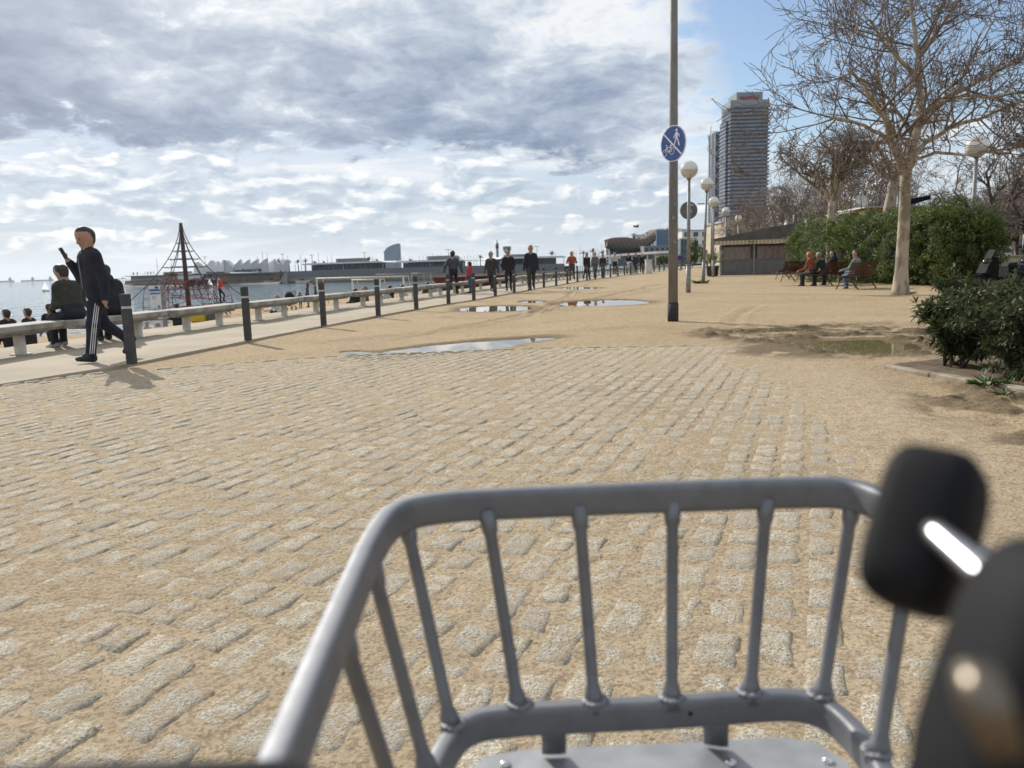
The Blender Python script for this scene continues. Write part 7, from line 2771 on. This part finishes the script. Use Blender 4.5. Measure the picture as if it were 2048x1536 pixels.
# ---- boats
M_SAILW = mat('sail_cloth', (.82, .82, .82), (.76, .76, .77), 2, .8)
_n = NT(M_SAILW.node_tree)
_t = _n.new('ShaderNodeBsdfTranslucent'); _t.inputs[0].default_value = (.9, .9, .9, 1)
_m = _n.new('ShaderNodeMixShader'); _m.inputs[0].default_value = .65
_n.l.new(_n.n['Principled BSDF'].outputs[0], _m.inputs[1]); _n.l.new(_t.outputs[0], _m.inputs[2])
_n.l.new(_m.outputs[0], _n.n['Material Output'].inputs[0])
M_HULL = mat('hull_white', (.55, .55, .55), (.45, .45, .45), 1, .4)


def dinghy(label, px, pyb, pyt, rz, jib=True):
    p = PZ(px, pyb, -2.45)
    h_ = PY(px, pyt, p.y).z + 2.45
    s = h_ / 6.0
    o = thing('sailing_dinghy', label, 'sailing boat', p, rz, 'sailing dinghies')
    o.scale = (s, s, s)
    hv2 = []
    for (x_, w_, z_) in ((-1.9, .55, .32), (-.6, .75, .3), (.9, .6, .34), (2.1, .04, .45)):
        hv2 += [(x_, -w_, z_), (x_, -w_ * .6, -.1), (x_, w_ * .6, -.1), (x_, w_, z_)]
    fs = []
    for i in range(3):
        for k in range(3):
            fs.append((i * 4 + k, (i + 1) * 4 + k, (i + 1) * 4 + k + 1, i * 4 + k + 1))
        fs.append((i * 4, i * 4 + 3, (i + 1) * 4 + 3, (i + 1) * 4))
    fs.append((3, 2, 1, 0))
    MB().add(hv2, fs).build('hull', M_HULL, o)
    MB().tube([(.5, 0, .3), (.42, 0, 6.0)], [.05, .03], 6).tube([(.5, 0, .9), (-1.8, .25, .95)], .035, 5).build('mast', M_MASTG, o)

    def sail(nm, A, B, C_):
        A, B, C_ = Vector(A), Vector(B), Vector(C_)
        vs, fs = [], []
        n = 6
        for i in range(n + 1):
            for j in range(n + 1 - i):
                u, v = i / n, j / n
                q_ = A * (1 - u - v) + B * u + C_ * v
                bulge = .5 * (1 - u - v) * (u + v) + .4 * u * v
                vs.append(q_ + Vector((0, .55 * bulge, 0)))
        ix = {}
        c_ = 0
        for i in range(n + 1):
            for j in range(n + 1 - i):
                ix[i, j] = c_; c_ += 1
        for i in range(n):
            for j in range(n - i):
                fs.append((ix[i, j], ix[i + 1, j], ix[i, j + 1]))
                if j < n - i - 1:
                    fs.append((ix[i + 1, j], ix[i + 1, j + 1], ix[i, j + 1]))
        MB().add(vs, fs, smooth=True).build(nm, M_SAILW, o)
    sail('mainsail', (.46, 0, 5.9), (.48, 0, 1.0), (-1.75, .25, 1.0))
    if jib:
        sail('jib', (.48, 0, 4.7), (1.9, 0, .6), (.65, .2, .8))
    MB().ell((-.7, -.35, .62), (.2, .18, .38), 8, 6).ell((-.7, -.35, 1.1), (.12, .12, .15), 8, 6).build('sailor', M_SHOE, o)
    return o


dinghy('white sailing dinghy out on the open sea left of the walking man', 91, 582, 561, .5)
dinghy('small white sailing dinghy beside the larger one near the climbing net', 420, 572, 555.5, .3)
dinghy('larger white sailing dinghy heeling close to the climbing net', 439, 574, 551, 2.6)
dinghy('white sailing dinghy close under the sail centre wall', 480, 567.5, 552, 1.4, False)


def ship(label, px0, px1, ywl, px_sup, Y=7000):
    a = PY(px0, ywl, Y); b_ = PY(px1, ywl, Y)
    LL = b_.x - a.x
    o = thing('cargo_ship', label, 'ship', (a.x, Y, -2.5), 0, 'cargo ships on the horizon')
    hh_ = LL * .045
    MB().prism([(0, 0), (LL, 0), (LL * 1.01, hh_ * 1.2), (LL * .93, hh_), (LL * .06, hh_), (-LL * .01, hh_ * 1.15)], Matrix.Translation((0, 20, 0)) @ RXM, 20).build('hull', M_SHIP, o)
    mb = MB()
    for fx in px_sup:
        mb.box((LL * fx, 10, hh_ * 1.7), (LL * .06, 16, hh_ * 1.8)); mb.box((LL * fx + LL * .005, 10, hh_ * 2.9), (LL * .025, 6, hh_ * .9))
    mb.build('superstructure', M_SHIP, o)


M_SHIP = mat('ship_grey', (.11, .115, .13), (.08, .085, .10), .01, .7)
ship('cargo ship on the horizon cut by the photo\'s left edge', -40, 26, 564, (.9,))
ship('long cargo ship on the horizon left of the walking man', 42, 104, 562.5, (.36, .93))
ship('small cargo ship on the horizon right of the walking man', 226, 250, 557.5, (.75,))


def motorboat(label, px, py, s):
    p = PZ(px, py, -2.45)
    o = thing('motor_boat', label, 'boat', p, .3, 'small motor boats')
    o.scale = (s, s, s)
    MB().prism([(-2.2, 0), (1.6, 0), (2.6, .75), (-2.3, .65)], Matrix.Translation((0, .8, 0)) @ RXM, 1.6).build('hull', M_HULL, o)
    MB().prism([(-1, .65), (.8, .7), (.3, 1.3), (-.8, 1.3)], Matrix.Translation((0, .55, 0)) @ RXM, 1.1).build('cabin', M_GLASSD, o)
    MB().tube([(-.6, 0, 1.3), (-.6, 0, 2.0)], .04, 5).build('aerial', M_MASTG, o)


motorboat('small white motor boat moored below the stairs of the breakwater', 546, 566.5, 1.5)
motorboat('small dark-topped boat near the breakwater right of the moored one', 606, 565.3, 1.2)
# gull
bp2 = PY(1273, 453.5, 55)
gu_ = thing('gull', 'dark gull gliding above the bronze canopy', 'bird', bp2, .3)
MB().ell((0, 0, 0), (.20, .06, .055), 10, 6).ell((-.20, 0, .02), (.055, .045, .045), 8, 6).build('body', mat('gull_grey', (.10, .10, .11)), gu_)
for sy in (-1, 1):
    MB().add([(-.08, 0, .03), (.10, 0, .03), (.05, sy * .35, .12), (-.08, sy * .35, .13), (.16, sy * .72, .06), (-.08, 0, .015), (.10, 0, .015), (.05, sy * .35, .105), (-.08, sy * .35, .115)], [(0, 1, 2, 3), (3, 2, 4), (5, 8, 7, 6), (8, 4, 7)]).build('wing', mat('gull_wing', (.07, .07, .08)), gu_)
# stairs on the breakwater
a = pier_pt(560, -1); b_ = pier_pt(575, -1)
o = thing('stairs', 'sloping stone stairs climbing the breakwater right of the sail centre', 'stairs', (0, 0, 0))
mb = MB()
za, zb = -2.2, 1.7
for k in range(12):
    p = a.lerp(b_, k / 11)
    mb.box((p.x, p.y - 1.0, -2.6 + (za + (zb - za) * k / 11 + 2.6) / 2), ((b_ - a).length / 10, 1.6, za + (zb - za) * k / 11 + 2.6))
mb.build('steps', M_CONCF, o)
# ------------------------------------------------------------------ the bicycle in the foreground
M_ALU, nt, b = newmat('painted_aluminium')
tc = nt.new('ShaderNodeTexCoord')
nt.put(b.inputs['Base Color'], nt.mix(nt.smooth(nt.noise(tc.outputs['Object'], 30, 4), .4, .65), (.205, .21, .225), (.18, .185, .20)))
b.inputs['Metallic'].default_value = .75
nt.put(b.inputs['Roughness'], nt.math('ADD', nt.math('MULTIPLY', nt.noise(tc.outputs['Object'], 60, 4), .18), .50))
nt.l.new(nt.bump(nt.noise(tc.outputs['Object'], 400, 2), .05, .001), b.inputs['Normal'])
M_RUB = mat('black_rubber', (.0065, .0065, .008), (.010, .010, .0115), 30, .75, spec=.22)
M_CHR = mat('chrome', (.75, .75, .76), (.7, .7, .7), 20, .12, metal=1.0)
M_BRASS = mat('brushed_bronze', (.21, .18, .145), (.16, .135, .105), 20, .35, metal=1.0)
bike = thing('bicycle', 'bicycle close to the camera with a silver tubular front basket, seen over its handlebar', 'bicycle', (.11, .45, 0))
bo = Vector(bike.location)


def smooth_path(pts, it=2):
    for _ in range(it):
        q_ = [pts[0]]
        for a, b_ in zip(pts[:-1], pts[1:]):
            q_ += [a.lerp(b_, .25), a.lerp(b_, .75)]
        pts = q_ + [pts[-1]]
    return pts


BZ, LZ = .925, .722
U = lambda px, py: PZ(px, py, BZ) - bo
Lw = lambda px, py: PZ(px, py, LZ) - bo
upper_px = [(500, 1690), (560, 1545), (640, 1345), (700, 1200), (745, 1092), (790, 1032), (880, 1014), (1000, 1007), (1345, 993), (1600, 984), (1690, 985), (1760, 1006), (1850, 1062), (2000, 1160), (2200, 1300)]
lower_px = [(800, 1700), (845, 1610), (885, 1515), (930, 1455), (1010, 1440), (1190, 1431), (1345, 1424), (1500, 1412), (1590, 1408), (1655, 1425), (1715, 1480), (1762, 1548), (1800, 1640)]
basket = bpy.data.objects.new('basket', None)
# the basket is one part; its rims, bars and plate are the pieces of it
rim = MB()
up3 = smooth_path([U(*p) for p in upper_px], 3)
rim.sweep(up3, .017, .030, n=10, rnd=.75)
basket = rim.build('basket', M_ALU, bike)
MB().sweep(smooth_path([Lw(*p) for p in lower_px], 3), .017, .030, n=10, rnd=.75).build('lower_rim', M_ALU, basket)
bars = [((972, 1010), (1040, 1436)), ((1157, 1001), (1190, 1430)), ((1345, 993), (1343, 1424)), ((1534, 987), (1498, 1412)), ((1708, 988), (1640, 1418)), ((808, 1026), (908, 1478)), ((738, 1108), (862, 1568)), ((678, 1250), (815, 1668)), ((1830, 1050), (1752, 1535)), ((1990, 1153), (1800, 1640))]
for (a, b_) in bars:
    p, q_ = U(*a), Lw(*b_)
    d = (q_ - p).normalized()
    mb = MB()
    p2, q2 = p + d * .004, q_ - d * .004
    mb.tube([p2, p2 + d * .020, p2 + d * .026, q2 - d * .026, q2 - d * .018, q2], [.0092, .0078, .0060, .0060, .0085, .0115], 12)
    mb.build('bar', M_ALU, basket)
# weld beads
wr = random.Random(2)
for (a, b_) in bars[:6] + bars[8:9]:
    q_ = Lw(*b_) + Vector((0, 0, .0155))
    mb = MB()
    for k in range(14):
        an = 2 * PI * k / 14
        mb.ell(q_ + Vector((math.cos(an) * .0088, math.sin(an) * .0088, wr.uniform(-.0008, .0008))), (.0046, .0046, .0024), 7, 5)
    mb.build('weld', M_ALU, basket)
# floor plate with brackets and rivets
PZL = .662
pl_px = [(905, 1600), (930, 1545), (975, 1512), (1050, 1499), (1300, 1488), (1560, 1474), (1630, 1484), (1690, 1520), (1725, 1570), (1760, 1660), (1800, 1800), (860, 1800)]
plp = [PZ(x, y, PZL) - bo for x, y in pl_px]
n = len(plp)
mbp = MB()
mbp.add(plp + [p - Vector((0, 0, .004)) for p in plp], [tuple(range(n - 1, -1, -1)), tuple(range(n, 2 * n))] + [(i, (i + 1) % n, n + (i + 1) % n, n + i) for i in range(n)])
M_PLATE = mat('plate_aluminium', (.36, .365, .375), (.28, .285, .295), 18, .5, metal=.45, bump=.05, bscale=80, rough2=.6)
plate = mbp.build('floor_plate', M_PLATE, basket)
for (px_, py_) in ((1108, 1468), (1432, 1451)):
    a = PZ(px_, py_ - 22, LZ - .012) - bo; b_ = PZ(px_, py_ + 38, PZL + .003) - bo
    MB().sweep([a, a.lerp(b_, .35) + Vector((0, 0, -.006)), b_], .026, .004, n=4, rnd=.2).build('bracket', M_ALU, basket)
for (px_, py_) in ((1462, 1527), (1655, 1523), (1010, 1530)):
    c_ = PZ(px_, py_, PZL) - bo
    MB().ell(c_ + Vector((0, 0, .001)), (.0055, .0055, .0035), 12, 6).build('rivet', M_CHR, basket)
mb = MB()
for (px_, py_) in ((1322, 998), (1376, 997)):
    d = ray(px_, py_)
    c_ = U(px_, py_ - 6) + Vector((0, -.0092, .004))
    MB().tube([c_ + Vector((0, .002, 0)), c_ - Vector((0, .0006, 0))], .0025, 8).build('screw_hole', M_RUB, basket)
for (px_, py_) in ((1322, 1428), (1376, 1426)):
    c_ = Lw(px_, py_ - 6) + Vector((0, -.0092, .002))
    MB().tube([c_ + Vector((0, .002, 0)), c_ - Vector((0, .0006, 0))], .0025, 8).build('screw_hole', M_RUB, basket)
# grip block, brake lever and bar end, close to the lens
gp = PY(1850, 1062, .215)
Mg = Matrix.Translation(gp - bo) @ Matrix.Rotation(D2R(25), 4, 'Y') @ Matrix.Rotation(D2R(-20), 4, 'X') @ Matrix.Rotation(D2R(40), 4, 'Z')
bmx = MB()
for_v = []
# rounded block: superellipsoid
vs, fs = [], []
na, nb_ = 28, 16
for i in range(nb_ + 1):
    th = PI * i / nb_
    for k in range(na):
        a = 2 * PI * k / na
        sg_ = lambda v, e: math.copysign(abs(v) ** e, v)
        e1, e2 = .48, .5
        vs.append(Mg @ Vector((.0155 * sg_(math.sin(th), e1) * sg_(math.cos(a), e2), .0132 * sg_(math.sin(th), e1) * sg_(math.sin(a), e2), .0240 * sg_(math.cos(th), e1))))
for i in range(nb_):
    for k in range(na):
        k2 = (k + 1) % na
        fs.append((i * na + k, (i + 1) * na + k, (i + 1) * na + k2, i * na + k2))
bmx.add(vs, fs, smooth=True).build('grip_block', M_RUB, bike)
# lever rod: bent so that the sun glints along it
rod = [PY(1868, 1062, .200)]
for k in range(1, 17):
    t = k / 16
    px_, py_ = 1868 + (2060 - 1868) * t, 1062 + (1232 - 1062) * t

    def glint(Y2):
        e = PY(px_, py_, Y2)
        ax = (e - rod[-1]).normalized()
        m_ = (rod[-1] + e) / 2
        return abs(ax.dot(((CAMP - m_).normalized() + SUND).normalized()))

    prevY = rod[-1].y
    rod.append(PY(px_, py_, float(min(np.linspace(prevY - .022, prevY + .022, 400), key=lambda y_: glint(float(y_))))))
print('rod', [round(p.y, 3) for p in rod])
MB().tube([p - bo for p in rod], .0033, 28).build('lever_rod', mat('satin_chrome', (.6, .6, .61), None, 20, .3, metal=1.0), bike)
cl = PY(2120, 1420, .155)
Mc = Matrix.Translation(cl - bo) @ Matrix.Rotation(D2R(24), 4, 'Y') @ Matrix.Rotation(D2R(-12), 4, 'X')
vs, fs = [], []
for i in range(nb_ + 1):
    th = PI * i / nb_
    for k in range(na):
        a = 2 * PI * k / na
        e1, e2 = .55, .6
        vs.append(Mc @ Vector((.0242 * sg_(math.sin(th), e1) * sg_(math.cos(a), e2), .0187 * sg_(math.sin(th), e1) * sg_(math.sin(a), e2), .036 * sg_(math.cos(th), e1))))
MB().add(vs, fs or [(i * na + k, (i + 1) * na + k, (i + 1) * na + (k + 1) % na, i * na + (k + 1) % na) for i in range(nb_) for k in range(na)], smooth=True).build('lever_housing', M_RUB, bike)
bl = PY(1965, 1360, .168)
mb = MB()
mb.tube([PY(1950, 1335, .126) - bo, PY(1968, 1400, .122) - bo, PY(2005, 1500, .121) - bo], [.0038, .0044, .0036], 14)
mb.build('bell_lever', M_BRASS, bike)
# handlebar near the lens, stem and the rest of the bicycle below the frame
hb = MB()
hb.tube([PY(-500, 1640, .22) - bo, PY(180, 1618, .205) - bo, PY(560, 1612, .2) - bo, PY(1000, 1800, .21) - bo, PY(1500, 1830, .21) - bo, PY(2140, 1560, .21) - bo, PY(2600, 1500, .23) - bo], .0125, 16)
hb.build('handlebar', M_RUB, bike)
stx = PY(1250, 1830, .21) - bo
mb = MB()
mb.tube([stx, Vector((0, -.10, .60)), Vector((0, .02, .40))], .017, 14)
mb.tube([Vector((0, .02, .66)), Vector((0, -.02, .40))], .020, 12)
mb.tube([Vector((0, -.12, .62)), Vector((0, -.62, .30)), Vector((0, -1.0, .55))], .02, 12)
for sx_ in (-.06, .06):
    mb.tube([Vector((0, 0, .40)), Vector((sx_, .0, .36)), Vector((sx_, .05, .255))], .011, 10)
mb.build('frame', M_ALU, bike)
wc = Vector((0, .05, .255))
w_ = MB(); w_.tube([wc + Vector((0, .235 * math.cos(a), .235 * math.sin(a))) for a in [2 * PI * k / 40 for k in range(40)]], .02, 10, closed=True)
wheel = w_.build('wheel', M_TYRE, bike)
mb = MB()
for k in range(16):
    a = 2 * PI * k / 16
    mb.tube([wc, wc + Vector((0, .22 * math.cos(a), .22 * math.sin(a)))], .0012, 4)
mb.build('spokes', M_CHR, wheel)
wcr = Vector((0, -1.15, .32))
w_ = MB(); w_.tube([wcr + Vector((0, .30 * math.cos(a), .30 * math.sin(a))) for a in [2 * PI * k / 40 for k in range(40)]], .02, 10, closed=True)
w_.build('wheel', M_TYRE, bike)
# a dry leaf on the setts
lf = G(1010, 1296)
o = MB().add([(-.03, -.012, .014), (0, -.018, .020), (.028, -.006, .013), (.02, .012, .021), (-.005, .016, .013), (-.03, .008, .019), (0, 0, .012)], [(0, 1, 6), (1, 2, 6), (2, 3, 6), (3, 4, 6), (4, 5, 6), (5, 0, 6)]).build('dry_leaf', mat('dry_leaf', (.55, .43, .24), (.46, .34, .18), 40, .8))
o.location = (lf.x, lf.y, .0)
tag(o, 'small pale dry leaf lying on the setts behind the basket bars', 'leaf')
# ------------------------------------------------------------------ air
M_HAZE = bpy.data.materials.new('haze')
M_HAZE.use_nodes = True
ntz = NT(M_HAZE.node_tree)
for n_ in list(ntz.n):
    ntz.n.remove(n_)
hz_o = ntz.new('ShaderNodeOutputMaterial')
hz_v = ntz.new('ShaderNodeVolumePrincipled')
hz_v.inputs['Color'].default_value = (.82, .90, 1.0, 1)
hz_v.inputs['Density'].default_value = .00004
hz_v.inputs['Anisotropy'].default_value = .35
ntz.l.new(hz_v.outputs[0], hz_o.inputs['Volume'])
hz = MB().box((0, 7800, 136), (29000, 16900, 280)).build('haze', M_HAZE)
hz['kind'] = 'stuff'
SC.cycles.volume_step_rate = 4
